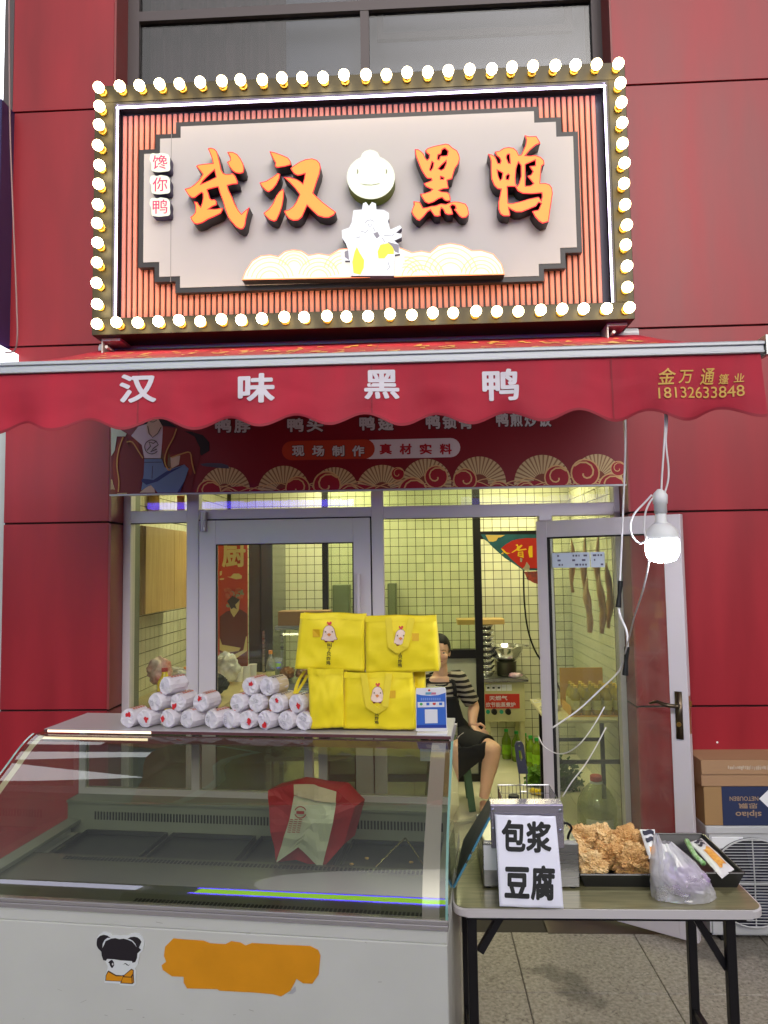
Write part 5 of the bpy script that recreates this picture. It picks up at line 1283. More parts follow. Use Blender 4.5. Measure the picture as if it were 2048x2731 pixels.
for k, ((zx, zy), lev, mk_) in enumerate(rolls):
    n_, y_ = zr((zx, zy)); p = CP(n_, y_, .53+.012*lev)
    z = 1.2105+rr_+lev*.060
    ang = R(random.uniform(-27, -12)); L_ = random.uniform(.085, .10)
    M = CM @ Matrix.Translation((p.x, p.y, z)) @ Matrix.Rotation(ang, 4, 'Z') @ Matrix.Rotation(R(random.uniform(0, 360)), 4, 'Y')
    t = thing('wrapped_roll', 'white paper-wrapped roll: '+desc[k], 'food roll', tuple((CM @ Vector((p.x, p.y+.05, z-rr_)))), 0, 'paper-wrapped rolls piled on the display counter')
    b = MB(); sg = 14; rings = []
    irr = [1+random.uniform(-.035, .02) for _ in range(sg)]
    for (yy, f) in ((-.002, .0), (-.001, .55), (0, .90), (.006, 1.0), (.03, 1.0), (.06, .99), (L_-.006, 1.0), (L_, .9), (L_, 0)):
        vs = []
        for q in range(sg):
            a = q*2*math.pi/sg; r2 = max(f, .01)*rr_*irr[q]*(1+random.uniform(-.035, .03))
            vs.append(b.bm.verts.new(M @ Vector((r2*math.cos(a), yy+random.uniform(-.003, .003)*(f > 0), r2*math.sin(a)))))
        rings.append(vs)
    for i in range(len(rings)-1):
        for q in range(sg): b.bm.faces.new((rings[i][q], rings[i+1][q], rings[i+1][(q+1) % sg], rings[i][(q+1) % sg]))
    kraft = k in (13, 15, 16, 18)
    ob = b.build('paper_wrap', m_wrap, t, smooth=False)
    # mark on the end
    b = MB(); M0 = M @ Matrix.Translation((0, -.0042, 0))
    if mk_ == 0:
        a = random.uniform(0, 6.28); cx, cz = .017*math.cos(a), .017*math.sin(a)
        pts = [(cx+random.uniform(.35, 1.1)*.013*math.cos(q*.5236), cz+random.uniform(.35, 1.1)*.015*math.sin(q*.5236)) for q in range(12)]
        b.poly([M0 @ Vector((x, 0, z2)) for x, z2 in pts]); b.build('red_stamp', m_redmark, t)
    else:
        a = random.uniform(0, 6.28); R2 = Matrix.Rotation(a, 4, 'Y'); w, h, th = .022, .012, .0012
        for (x0, x1, z0_, z1_b) in ((-.011, .011, .004, .0052), (-.011, .011, -.0072, -.006), (-.011, -.0098, -.006, .004), (.0098, .011, -.006, .004), (-.006, -.001, -.002, -.0008), (-.006, -.0048, -.006, -.002), (.002, .007, .001, .0022), (.004, .0052, -.006, .001)):
            b.poly([M0 @ R2 @ Vector((x, 0, z_+.012)) for x, z_ in ((x0, z0_), (x1, z0_), (x1, z1_b), (x0, z1_b))])
        b.build('grey_stamp', m_greymark, t)
    # printed band along the upper side
    b = MB()
    Mi = CM @ Matrix.Translation((p.x, p.y, z)) @ Matrix.Rotation(ang, 4, 'Z')
    for q in range(5):
        for s in range(2):
            y0 = .018+q*.014; a0 = R(62+s*22); a1 = a0+R(14)
            b.poly([Mi @ Vector(((rr_+.0012)*math.cos(aa), yy, (rr_+.0012)*math.sin(aa))) for aa, yy in ((a0, y0), (a0, y0+.011), (a1, y0+.011), (a1, y0))])
    b.build('printed_band', m_wrapp if not kraft else m_trim, t)
    if kraft:
        b = MB()
        b.M = Mi
        b.rings([(0, .035, 0), (0, L_+.002, 0)], [rr_*1.012, rr_*1.012], 14, False); b.build('kraft_sleeve', m_kraft, t, smooth=False)

# ================================================================== yellow bags
m_yel = mat('yellow_nonwoven', (238, 214, 10), .6, var=.05, vscale=3, bump=.15, bscale=700, sheen=.2)
m_yel2 = mat('yellow_handle', (230, 206, 40), .6, bump=.15, bscale=700)
m_chk = mat('chick_pink', (232, 204, 190), .6); m_chl = mat('chick_line', (120, 50, 40), .6); m_chr = mat('chick_red', (196, 48, 40), .6); m_cho = mat('chick_beak', (214, 130, 60), .6)
m_ink = mat('bag_ink', (70, 62, 16), .6); m_faint = mat('bag_showthrough', (218, 170, 20), .6)
def CW(n, y, v): return CM @ CP(n, y, v)
def bag(label, c, v, depth, front=True, emblem=None, handle=None, seed=0, text=5, thing_group='yellow carrier bags on the counter'):
    """c: photo pixels TL, TR, BR, BL of the front face, lying at depth v"""
    L = [CP(*q, v) for q in c]
    t = thing('carrier_bag', label, 'bag', tuple(CM @ Vector(((L[2].x+L[3].x)/2, v+depth/2, min(L[2].z, L[3].z)))), -TH, thing_group)
    def F(s, tt, w):
        """s across 0..1, tt down 0..1, w depth 0 front..1 back"""
        a = L[0].lerp(L[1], s); e = L[3].lerp(L[2], s); p = a.lerp(e, tt)
        bul = math.sin(s*math.pi)*math.sin(min(1, tt*1.1)*math.pi)*.012 if w < .5 else 0
        n2 = .008*noise.noise(Vector((s*2.8+seed*5, tt*2.6, w*2)))+.0045*noise.noise(Vector((s*7+seed, tt*6, w)))-.006*abs(noise.noise(Vector((s*3+tt*2.2+seed*3, tt*1.1-s, 4))))
        dd = depth*(.35+.65*tt)
        return Vector((p.x, v-bul*(1 if w < .5 else 0)+n2+w*dd, p.z+.0015*math.sin(s*9+seed)*(1-tt)))
    b = cb(); N = 18
    b.grid(lambda s, tt: F(s, 1-tt, 0), N, N)
    b.grid(lambda s, tt: F(1-s, 1-tt, 1), N, N)
    b.grid(lambda w, tt: F(1, 1-tt, w)-Vector((.012*math.sin(w*math.pi)*(1-.8*tt if 0 else tt), 0, 0)), 7, N)
    b.grid(lambda w, tt: F(0, 1-tt, 1-w)+Vector((.012*math.sin(w*math.pi)*tt, 0, 0)), 7, N)
    b.grid(lambda s, w: F(s, 1, w), N, 7)
    bmesh.ops.remove_doubles(b.bm, verts=b.bm.verts, dist=.0006)
    bmesh.ops.recalc_face_normals(b.bm, faces=b.bm.faces)
    b.build('fabric', m_yel, t, smooth=True)
    b = cb(); b.grid(lambda s, tt: F(s, .0+.10*(1-tt), 0)-Vector((0, .0022, 0)), N, 3); b.build('folded_hem', m_yel, t, smooth=True)
    def at(q, off): p = CP(*q, v); s = (p.x-L[0].x)/(L[1].x-L[0].x); tt = (L[0].z-p.z)/(L[0].z-L[3].z); g = F(min(1, max(0, s)), min(1, max(0, tt)), 0); return Vector((p.x, g.y-off, p.z))
    if emblem:
        ex_, ey_, es = emblem       # centre and size in photo pixels
        def EM(pts, off, m, nm):
            b = cb(); c0 = at((ex_+sum(p[0] for p in pts)/len(pts)*es, ey_+sum(p[1] for p in pts)/len(pts)*es), off)
            Q_ = [at((ex_+p[0]*es, ey_+p[1]*es), off) for p in pts]
            for i in range(len(Q_)): b.poly([c0, Q_[(i+1) % len(Q_)], Q_[i]])
            b.build(nm, m, t)
        egg = [(0, -1.0), (.35, -.9), (.62, -.55), (.72, -.1), (.82, .35), (1.0, .7), (.88, .82), (.7, .78), (.5, .95), (0, 1.0), (-.5, .95), (-.7, .78), (-.88, .82), (-1.0, .7), (-.82, .35), (-.72, -.1), (-.62, -.55), (-.35, -.9)]
        EM([(x*1.06, y*1.05) for x, y in egg], .003, m_chl, 'emblem_outline'); EM(egg, .0042, m_chk, 'emblem_chick')
        EM([(-.05, -1.0), (-.3, -1.35), (-.18, -1.5), (0, -1.3), (.1, -1.5), (.32, -1.45), (.3, -1.2), (.1, -1.0)], .0048, m_chr, 'emblem_comb')
        EM([(-.28, .15), (0, -.05), (.28, .15), (0, .42)], .0056, m_cho, 'emblem_beak')
        for sx in (-1, 1):
            EM([(sx*.42+.09*math.cos(a), -.2+.1*math.sin(a)) for a in [R(60*i) for i in range(6)]], .0056, m_ink, 'emblem_eye')
            EM([(sx*.4-.18, 1.0), (sx*.4+.18, 1.0), (sx*.4+.15, 1.15), (sx*.4-.15, 1.15)], .0046, m_chl, 'emblem_foot')
        EM([(-2.1 if not handle else 1.5, -.5), (-1.2 if not handle else 2.4, -.5), (-1.2 if not handle else 2.4, .5), (-2.1 if not handle else 1.5, .5)], .0028, m_faint, 'show_through')
        chars = '叫了只炸鸡'
        for i in range(5):
            if i < 5-text: continue
            q = (ex_-es*.04*i, ey_+es*(1.52+i*.56))
            p0 = at((q[0]-es*.27, q[1]-es*.25), 0); p1 = at((q[0]+es*.27, q[1]+es*.25), 0)
            me = text_mesh(chars[i], .02); fit(me, min(p0.x, p1.x), max(p0.x, p1.x), p1.z, p0.z)
            me.transform((CM @ Matrix.Translation((0, min(p0.y, p1.y)-.0035, 0))) @ FACE); put('printed_character', me, t, m_ink)
    if handle:
        for hp in handle:
            b = cb(); H = [at(q, .0) for q in hp]; n2 = len(H)
            w = .012
            for i in range(n2-1):
                a, e = H[i], H[i+1]; d = (e-a); d.y = 0; d.normalize(); nn = Vector((-d.z, 0, d.x))*w
                off = Vector((0, -.009-.002*i % .004, 0))
                b.poly([a+nn+off-d*.004, a-nn+off-d*.004, e-nn+off+d*.004, e+nn+off+d*.004])
            bmesh.ops.recalc_face_normals(b.bm, faces=b.bm.faces)
            o = b.build('handle', m_yel2, t)
            so_ = o.modifiers.new('s', 'SOLIDIFY'); so_.thickness = .0015
    return t
bag('yellow bag standing end-on at the left of the bottom row', [(820, 1783), (916, 1784), (917, 1939), (829, 1944)], .53, .22, seed=1)
bag('yellow bag at the bottom middle with long looped handles over its chick', [(918, 1793), (1100, 1793), (1110, 1946), (916, 1943)], .54, .10, emblem=(1008, 1850, 20), handle=[[(972, 1798), (986, 1877), (1008, 1892), (1030, 1878), (1038, 1798)]], seed=2, text=3)
bag('yellow bag mostly hidden behind the bottom middle bag and the blue card', [(1080, 1792), (1133, 1790), (1134, 1940), (1080, 1942)], .62, .08, seed=5)
bag('yellow bag at the upper left, flat with no handles showing', [(802, 1635), (973, 1637), (971, 1791), (787, 1783)], .55, .13, emblem=(880, 1688, 21), seed=3)
bag('yellow bag at the upper right with a handle hanging across its chick', [(974, 1643), (1162, 1642), (1170, 1790), (975, 1797)], .55, .13, emblem=(1070, 1698, 20), handle=[[(1037, 1650), (1045, 1720), (1062, 1733), (1083, 1720), (1099, 1650)]], seed=4, text=4)
hs_ = CM @ CP(800, 1810, .6)
b = MB(); b.M = CM
for (q0, q1, q2) in (((813, 1789), (796, 1815), (785, 1850)), ((820, 1800), (806, 1825), (790, 1850))):
    P3 = [CP(*q, .60) for q in (q0, q1, q2)]
    P3 = cr(P3, 4)
    for i in range(len(P3)-1): b.poly([P3[i]+Vector((-.006, 0, 0)), P3[i]+Vector((.006, .004, 0)), P3[i+1]+Vector((.006, .004, 0)), P3[i+1]+Vector((-.006, 0, 0))])
hb_ = b.build('handle', m_yel2, bpy.data.objects['carrier_bag'])

# blue payment card stand (its square code is left blank)
QS = thing('payment_stand', 'blue and white payment card stand at the right end of the counter top', 'card stand', tuple(CM @ Vector((CP(1150, 1952, .51).x, .53, 1.2105))), -TH)
zq = (1090, 1820, 1210)
def QF(pts): return CF(zq, pts, .51)
m_blue = mat('card_blue', (58, 104, 196), .4, coat=.3); m_blued = mat('card_navy', (40, 62, 150), .4); m_cardw = mat('card_white', (222, 220, 228), .4)
cflat('card', [QF([(275, 1790), (265, 250), (290, 210), (1300, 180), (1350, 200), (1370, 250), (1420, 1790)])], .51, m_cardw, QS, .003)
cflat('blue_field', [QF([(285, 420), (450, 460), (800, 490), (1100, 460), (1360, 370), (1385, 1560), (290, 1560)])], .5065, m_blue, QS)
cflat('navy_foot', [QF([(290, 1560), (1385, 1550), (1390, 1670), (290, 1675)])], .5064, m_blued, QS)
cflat('white_band', [QF([(330, 715), (1310, 700), (1315, 895), (335, 915)]), QF([(595, 985), (1060, 985), (1070, 1490), (605, 1500)])], .5055, m_cardw, QS)
cflat('green_icon', [QF([(465+58*math.cos(a), 790+50*math.sin(a)) for a in [R(30*i) for i in range(12)]])], .5045, mat('icon_green', (60, 160, 80), .5), QS)
cflat('blue_icon', [QF([(655, 735), (765, 735), (765, 835), (655, 835)]), QF([(1125, 730), (1235, 730), (1235, 825), (1125, 825)])], .5045, m_blue, QS)
cflat('red_icon', [QF([(885, 740), (1000, 735), (1000, 800), (945, 830), (885, 800)]), QF([(710, 280), (750, 235), (800, 270), (790, 315), (720, 315)])], .5045, m_chr, QS)
cflat('title_bar', [QF([(625, 355), (860, 350), (800, 435), (625, 440)])], .5045, mat('icon_teal', (100, 160, 190), .5), QS)
cflat('title_bar', [QF([(860, 355), (1010, 360), (1005, 435), (805, 435)])], .5045, mat('icon_rose', (196, 110, 140), .5), QS)
m_pal = mat('card_paleprint', (120, 150, 220), .5)
cflat('pale_lettering', [QF([(450+i*75, 560), (500+i*75, 555), (505+i*75, 650), (455+i*75, 655)]) for i in range(10)], .5045, m_pal, QS)
b = cb(); b.box(CP(1112, 1950, .51).x, CP(1192, 1950, .51).x, .50, .56, 1.2103, 1.214); b.build('base', m_cardw, QS)
# cup behind the stand
o = MB().lathe([(.030, 0), (.036, .085), (.038, .088), (.034, .088)], tuple(CM @ Vector((CP(1162, 1850, .66).x, .66, 1.2105+.06))), 20).build('takeaway_cup', m_clear, None, smooth=True); tag(recenter(o), 'clear plastic cup standing behind the blue payment card', 'cup'); o.location.z = 1.2106; o.scale = (1, 1, 1.6)

# ================================================================== folding table outside
TB = thing('street_table', 'folding table with wood-look top and black legs, set before the open door', 'table', (.57, -1.44, 0))
m_top = mat('grey_wood_top', (134, 128, 96), .3, col2=(104, 100, 72), vscale=7, stretch=(1, 12, 1), coat=.3)
m_topedge = mat('table_edge', (196, 190, 192), .4)
def rrect(x0, x1, y0, y1, r, n=6):
    out = []
    for cx, cy, a0 in ((x1-r, y0+r, -90), (x1-r, y1-r, 0), (x0+r, y1-r, 90), (x0+r, y0+r, 180)):
        for k in range(n+1): a = R(a0+90*k/n); out.append((cx+r*math.cos(a), cy+r*math.sin(a)))
    return out
def slab(loop, z0, z1, name, m, parent, bevel=0):
    b = MB(); lo = [b.bm.verts.new((x, y, z0)) for x, y in loop]; hi = [b.bm.verts.new((x, y, z1)) for x, y in loop]
    b.bm.faces.new(lo[::-1]); b.bm.faces.new(hi)
    for i in range(len(loop)):
        j = (i+1) % len(loop); b.bm.faces.new((lo[i], lo[j], hi[j], hi[i]))
    return b.build(name, m, parent, bevel=bevel)
slab(rrect(.088, 1.05, -1.69, -1.19, .045), .712, .738, 'edge_board', m_topedge, TB, .004)
slab(rrect(.094, 1.044, -1.684, -1.196, .04), .738, .7402, 'top_laminate', m_top, TB)
for (x, y) in ((.145, -1.63), (.145, -1.28), (.955, -1.63), (.955, -1.28)):
    MB().box(x-.0125, x+.0175, y-.014, y+.014, 0, .705).build('leg', m_dark, TB, bevel=.002)
for x in (.147, .957):
    MB().box(x-.010, x+.012, -1.616, -1.294, .685, .709).build('cross_bar', m_dark, TB)
    MB().box(x-.008, x+.010, -1.616, -1.294, .20, .222).build('cross_bar', m_dark, TB)
MB().bar(PY(1280, 2536, -1.62), PY(1345, 2424, -1.61), .022, .026, (0, 1, 0)).build('brace', m_dark, TB)
MB().bar(PY(1935, 2578, -1.61), PY(1846, 2432, -1.61), .022, .030, (0, 1, 0)).build('brace', m_dark, TB)
MB().box(.13, 1.0, -1.66, -1.64, .692, .711).box(.13, 1.0, -1.24, -1.22, .692, .711).build('rail', m_dark, TB)
# fryer
FZ = .7404
FR = thing('table_fryer', 'stainless table fryer with a tall splash plate carrying the paper notice', 'fryer', (.36, -1.42, FZ))
b = MB(); b.box(.195, .512, -1.545, -1.25, FZ+.004, FZ+.145); b.build('body', m_steel, FR, bevel=.003)
b = MB(); b.box(.20, .505, -1.53, -1.27, FZ+.146, FZ+.150); b.build('oil_rim', m_steel, FR)
p, q = PY(1307, 2137, -1.555), PY(1504, 2245, -1.555)
b = MB(); b.box(p.x, q.x, -1.560, -1.552, q.z-.02, p.z-.012).box(p.x, q.x, -1.560, -1.50, p.z-.012, p.z-.008); b.build('splash_plate', mat('plate_steel', (196, 190, 206), .22, metal=.75), FR, bevel=.002)
b = MB()
for (n_, y_) in ((1316, 2161), (1316, 2212), (1495, 2163), (1496, 2216)):
    c = PY(n_, y_, -1.562); b.cyl((c.x, -1.560, c.z), (c.x, -1.565, c.z), .0045, seg=10)
b.build('rivet', m_chrome, FR)
b = MB()
for (x, y) in ((.21, -1.53), (.49, -1.53), (.21, -1.27), (.49, -1.27)): b.cyl((x, y, FZ-.0002), (x, y, FZ+.004), .012)
b.build('foot', m_black, FR)
b = MB(); b.tube([PY(1497, 2197, -1.55), PY(1512, 2196, -1.55), PY(1524, 2207, -1.54), PY(1517, 2225, -1.53), PY(1514, 2245, -1.50), PY(1520, 2270, -1.46)], .004).build('side_handle', m_black, FR, smooth=True)
b = MB(); b.cyl((PY(1370, 2128, -1.40).x, -1.40, FZ+.15), (PY(1370, 2128, -1.40).x, -1.40, PY(1370, 2121, -1.40).z), .022, .019, 20).build('black_knob', m_black, FR)
MB().box(.197, .24, -1.5475, -1.5455, FZ+.06, FZ+.14).build('rating_plate', m_white, FR)
# frying basket with a black grip
BK = thing('fry_basket', 'wire frying basket with a black slotted handle standing up from the fryer', 'basket', (.36, -1.36, FZ+.16))
wy = -1.33
wl_ = PY(1334, 2120, wy); wr_ = PY(1475, 2122, wy)
zt_, z_b = wl_.z+.012, FZ+.10
b = MB()
rim = [(wl_.x, -1.44, zt_), (wr_.x, -1.44, zt_), (wr_.x, wy+.08, zt_), (wl_.x, wy+.08, zt_), (wl_.x, -1.44, zt_)]
for i in range(4): b.cyl(rim[i], rim[i+1], .0022, seg=6)
for i in range(15):
    x = wl_.x+(wr_.x-wl_.x)*i/14
    b.cyl((x, -1.44, zt_), (x, -1.44, z_b), .0010, seg=4); b.cyl((x, wy+.08, zt_), (x, wy+.08, z_b), .0010, seg=4)
for k in range(5):
    z = zt_-(zt_-z_b)*k/5
    b.cyl((wl_.x, -1.44, z), (wr_.x, -1.44, z), .0010, seg=4); b.cyl((wl_.x, wy+.08, z), (wr_.x, wy+.08, z), .0010, seg=4)
for k in range(11):
    y = -1.44+(wy+.08+1.44)*k/10
    b.cyl((wl_.x, y, zt_), (wl_.x, y, z_b), .0010, seg=4); b.cyl((wr_.x, y, zt_), (wr_.x, y, z_b), .0010, seg=4)
struct(b.build('mesh_basket', m_chrome, BK), 'stuff')
g0, g1 = PY(1384, 1978, wy), PY(1393, 2062, wy)
b = MB(); b.cyl((g1.x-.012, wy, g1.z+.01), (g1.x-.008, wy, zt_-.03), .0025, seg=6).cyl((g1.x+.014, wy, g1.z+.01), (g1.x+.016, wy, zt_-.03), .0025, seg=6).cyl((g1.x-.008, wy, zt_), (g1.x+.016, wy, zt_), .0022, seg=6); b.build('handle_wire', m_chrome, BK)
gw = .021
go = [(g0.x-.016, g0.z-.012), (g0.x-.010, g0.z), (g0.x+.008, g0.z+.001), (g0.x+.016, g0.z-.010), (g0.x+.021, g0.z-.06), (g1.x+.020, g1.z), (g1.x-.014, g1.z), (g0.x-.012, g0.z-.06)]
gh = [(g0.x-.003, g0.z-.030), (g0.x+.006, g0.z-.030), (g0.x+.012, g0.z-.060), (g0.x+.004, g0.z-.066), (g0.x-.001, g0.z-.058)]
g2h = circle(g0.x, g0.z-.013, .004, 10)
flat('grip', [go, gh, g2h], wy+.008, mat('grip_black', (44, 44, 56), .45), BK, .016)
# lid leaning between counter and fryer, with blue edge
LD = thing('leaning_lid', 'dark steel lid with blue edging leaning between the counter and the fryer', 'lid', (.14, -1.5, FZ))
a0, a1, a2, a3 = PY(1209, 2366, -1.63), PY(1305, 2180, -1.60), PY(1306, 2125, -1.42), PY(1235, 2240, -1.40)
a0.z = max(a0.z, FZ+.001)
b = MB(); b.poly([a0, a1, a2, a3]); o = b.build('plate', mat('lid_steel', (92, 96, 98), .3, metal=.7), LD); so_ = o.modifiers.new('s', 'SOLIDIFY'); so_.thickness = .004
b = MB(); b.bar(a0+Vector((0, -.004, .002)), a0.lerp(a1, .34)+Vector((0, -.004, 0)), .006, .012, (0, 1, 0)).bar(a0.lerp(a1, .40)+Vector((0, -.004, 0)), a0.lerp(a1, .47)+Vector((0, -.004, 0)), .006, .012, (0, 1, 0)).bar(a0.lerp(a1, .52)+Vector((0, -.004, 0)), a1+Vector((0, -.004, 0)), .006, .012, (0, 1, 0)); b.build('blue_edge', mat('blue_tape', (60, 124, 156), .5), LD)
# clear guard sheet at the table's left end
GD = thing('clear_guard', 'clear bent plastic guard standing at the left end of the street table', 'guard', (.12, -1.4, FZ))
p0 = Vector((.105, -1.66, FZ)); b = MB()
b.grid(lambda u, v: Vector((.100+.16*max(0, u-.45)*1.2, -1.655+.42*u-.05*max(0, u-.6), FZ+v*(.17+.02*math.sin(u*5)))), 16, 3); b.build('sheet', glass('guard_plastic', 'dde2da', 1.4, .05, .10, 'c8ccc0'), GD, smooth=True)
# paper notice
PN = thing('paper_notice', 'white paper notice reading 包浆豆腐 taped over the fryer and the table edge', 'notice', (.35, -1.69, .70))
c4 = [PY(1319, 2172, -1.566), PY(1481, 2176, -1.566), PY(1503, 2423, -1.700), PY(1332, 2417, -1.700)]
def NF(s, t, off=0):
    a = c4[0].lerp(c4[1], s); e = c4[3].lerp(c4[2], s); p = a.lerp(e, t)
    p.y -= .008*math.sin(t*math.pi)+.003*noise.noise(Vector((s*4, t*5, 1)))+off
    if t < .16: p.y -= .004*abs(math.sin(s*9))*(1-t/.16)
    return p
b = MB(); b.grid(lambda s, t: NF(s, 1-t), 24, 34); o = b.build('sheet', mat('paper_white', (216, 214, 228), .6), PN, smooth=True); so_ = o.modifiers.new('s', 'SOLIDIFY'); so_.thickness = .0008; so_.offset = 1
def ntext(ch, x0, x1, y0, y1):
    p = PY(x0, y0, -1.6); q = PY(x1, y1, -1.6)
    me = text_mesh(ch, .04); fit(me, 0, 1, 0, 1)
    bm = bmesh.new(); bm.from_mesh(me); bmesh.ops.triangulate(bm, faces=bm.faces)
    es = [e for e in bm.edges if e.calc_length() > .2]; bmesh.ops.subdivide_edges(bm, edges=es, cuts=2); bmesh.ops.triangulate(bm, faces=bm.faces)
    def uv(n_, y_):  # invert bilinear on the sheet in pixel space
        tl, tr_, br, bl_ = (1319, 2172), (1481, 2176), (1503, 2423), (1332, 2417)
        t = (y_-tl[1])/(bl_[1]-tl[1]); xl = tl[0]+(bl_[0]-tl[0])*t; xr = tr_[0]+(br[0]-tr_[0])*t
        return ((n_-xl)/(xr-xl), t)
    for v in bm.verts:
        s, t = uv(x0+(x1-x0)*v.co.x, y0+(y1-y0)*(1-v.co.y)); k_ = v.co.z
        v.co = NF(s, t, .0018+k_)
    bm.to_mesh(me); bm.free(); put('character', me, PN, m_black)
ntext('包', 1337, 1401, 2184, 2271); ntext('浆', 1402, 1470, 2187, 2272); ntext('豆', 1345, 1412, 2311, 2394); ntext('腐', 1415, 1479, 2305, 2398)
# trays with fried chicken
def tray(name, label, x0, x1, y0, y1, h=.045):
    t = thing(name, label, 'tray', ((x0+x1)/2, (y0+y1)/2, FZ))
    i = .018
    b = MB()
    lo = [(x0+i, y0+i, FZ+.0006), (x1-i, y0+i, FZ+.0006), (x1-i, y1-i, FZ+.0006), (x0+i, y1-i, FZ+.0006)]; hi = [(x0, y0, FZ+h), (x1, y0, FZ+h), (x1, y1, FZ+h), (x0, y1, FZ+h)]
    L_ = [b.bm.verts.new(p) for p in lo]; H_ = [b.bm.verts.new(p) for p in hi]
    b.bm.faces.new(L_)
    for k in range(4): b.bm.faces.new((L_[k], H_[k], H_[(k+1) % 4], L_[(k+1) % 4]))
    o = b.build('pan', m_tray, t); so_ = o.modifiers.new('s', 'SOLIDIFY'); so_.thickness = .002
    b = MB(); R_ = .004
    for k in range(4): b.cyl(hi[k], hi[(k+1) % 4], R_, seg=8)
    b.build('rolled_rim', m_tray, t)
    return t
tray('oven_tray', 'black oven tray piled with fried chicken next to the paper notice', .515, .765, -1.545, -1.215)
tray('oven_tray', 'black oven tray at the right end of the street table holding snack packets', .772, 1.045, -1.545, -1.19, .052)
mfs = [mat('fried_crust_%s' % n_, c_, .62, col2=c2_, vscale=26, bump=.9, bscale=120) for n_, c_, c2_ in (('pale', (208, 160, 96), (240, 210, 156)), ('deep', (176, 122, 62), (222, 178, 116)))]
mf = mat('fried_crust', (196, 146, 82), .62, col2=(236, 202, 146), vscale=26, bump=.9, bscale=120)
cm_ = [(1555, 2235, -1.30, .062, 'big fried chicken piece at the back left of the tray'), (1610, 2228, -1.26, .048, 'fried chicken piece at the back middle of the tray, pointing up'), (1668, 2242, -1.30, .060, 'tall fried chicken piece at the back right of the tray'), (1700, 2248, -1.27, .042, 'fried chicken piece at the far back right corner'),
       (1545, 2285, -1.42, .050, 'fried chicken piece at the left edge of the tray, middle row'), (1620, 2280, -1.40, .058, 'fried chicken piece in the middle of the heap'), (1690, 2300, -1.38, .050, 'fried chicken piece at the right of the middle row'), (1575, 2322, -1.48, .052, 'fried chicken piece at the front left of the tray'), (1690, 2325, -1.47, .058, 'wide fried chicken piece at the front right of the tray'), (1640, 2255, -1.33, .04, 'small fried chicken piece wedged between the two big back pieces')]
for k, (n_, y_, Yd, r_, lb) in enumerate(cm_):
    c = PY(n_, y_, Yd); c.z = max(c.z, FZ+.02+r_*.6)
    b = MB(); b.ball((0, 0, 0), 1, (1, 1, 1), 5); me = b.mesh(); off = Vector((k*7.3, k*2.9, k*1.3))
    for v in me.vertices:
        d0 = v.co.normalized()
        lob = noise.noise(d0*1.5+off)*.5
        fl_ = abs(noise.noise(d0*3.0+off*2))*.36-abs(noise.noise(d0*7.5+off))*.28+noise.noise(d0*17+off)*.09-.04
        v.co = d0*(1+lob+fl_)
    r_ *= .86; sc_ = Vector((r_*1.15, r_*.9, r_*.86))
    for v in me.vertices: v.co = Vector((v.co.x*sc_.x+c.x, v.co.y*sc_.y+c.y, max(v.co.z*sc_.z+c.z, FZ+.004)))
    o = put('fried_chicken', me, None, (mf, mfs[0], mfs[1])[k % 3], smooth=False); tag(recenter(o), lb, 'fried chicken', 'fried chicken pieces heaped on the black tray')
# crumbs on the tray
# snack packets
def packet(name, label, q4, v0, m, extra=None, th=.012):
    P4 = [PZ(n_, y_, z_) for n_, y_, z_ in q4]
    t = thing(name, label, 'packet', tuple(sum(P4, Vector())/4))
    up = (P4[1]-P4[0]).cross(P4[3]-P4[0]).normalized(); up = up if up.z > 0 else -up
    def F(s, tt, off=0): a = P4[0].lerp(P4[1], s); e = P4[3].lerp(P4[2], s); return a.lerp(e, tt)+up*(th*(math.sin(s*math.pi)*math.sin(tt*math.pi))**.5+.002*noise.noise(Vector((s*6, tt*6, v0)))+off)
    b = MB(); b.grid(lambda s, tt: F(s, tt), 16, 16); b.grid(lambda s, tt: P4[0].lerp(P4[1], s).lerp(P4[3].lerp(P4[2], s), tt)-up*.002, 16, 16); b.build('sleeve', m, t, smooth=True)
    for nm, (s0, s1, t0, t1), mm in extra or []:
        b = MB(); b.grid(lambda s, tt: F(s0+(s1-s0)*s+.02*math.sin(tt*9), t0+(t1-t0)*tt+.03*math.sin(s*7), .0018), 8, 6); b.build(nm, mm, t, smooth=True)
    return t
m_pack = mat('packet_white', (222, 222, 224), .4, coat=.3); m_fries = mat('fries_print', (206, 130, 40), .5, col2=(236, 180, 90), vscale=60)
m_inkd = mat('packet_ink', (40, 42, 60), .5)
packet('snack_packet', 'white snack sleeve with printed fries lying across the right tray', [(1838, 2246, .80), (1872, 2236, .80), (1958, 2318, .795), (1925, 2342, .795)], 1, m_pack, [('fries_print', (.25, .75, .35, .85), m_fries), ('lettering', (.2, .8, .06, .14), m_inkd), ('lettering', (.2, .7, .18, .26), m_inkd)])
packet('snack_packet', 'white snack sleeve with dark lettering upright between chicken and plastic bag', [(1706, 2212, .86), (1746, 2212, .86), (1752, 2290, .80), (1730, 2290, .80)], 2, m_pack, [('lettering', (.1, .9, .08, .26), m_inkd), ('lettering', (.15, .85, .36, .52), m_inkd), ('fries_print', (.3, .9, .66, .9), m_fries)])
t_ = MB(); t_.tube([PZ(1832, 2243, .815), PZ(1842, 2262, .818), PZ(1856, 2284, .816), PZ(1876, 2303, .812)], .009, 10, 5); tw = t_.build('twisted_wrapper', mat('green_check', (190, 214, 180), .4, col2=(90, 160, 60), vscale=70), None, smooth=True); tag(recenter(tw), 'green and white checked wrapper twisted on top of the snack sleeve', 'wrapper')
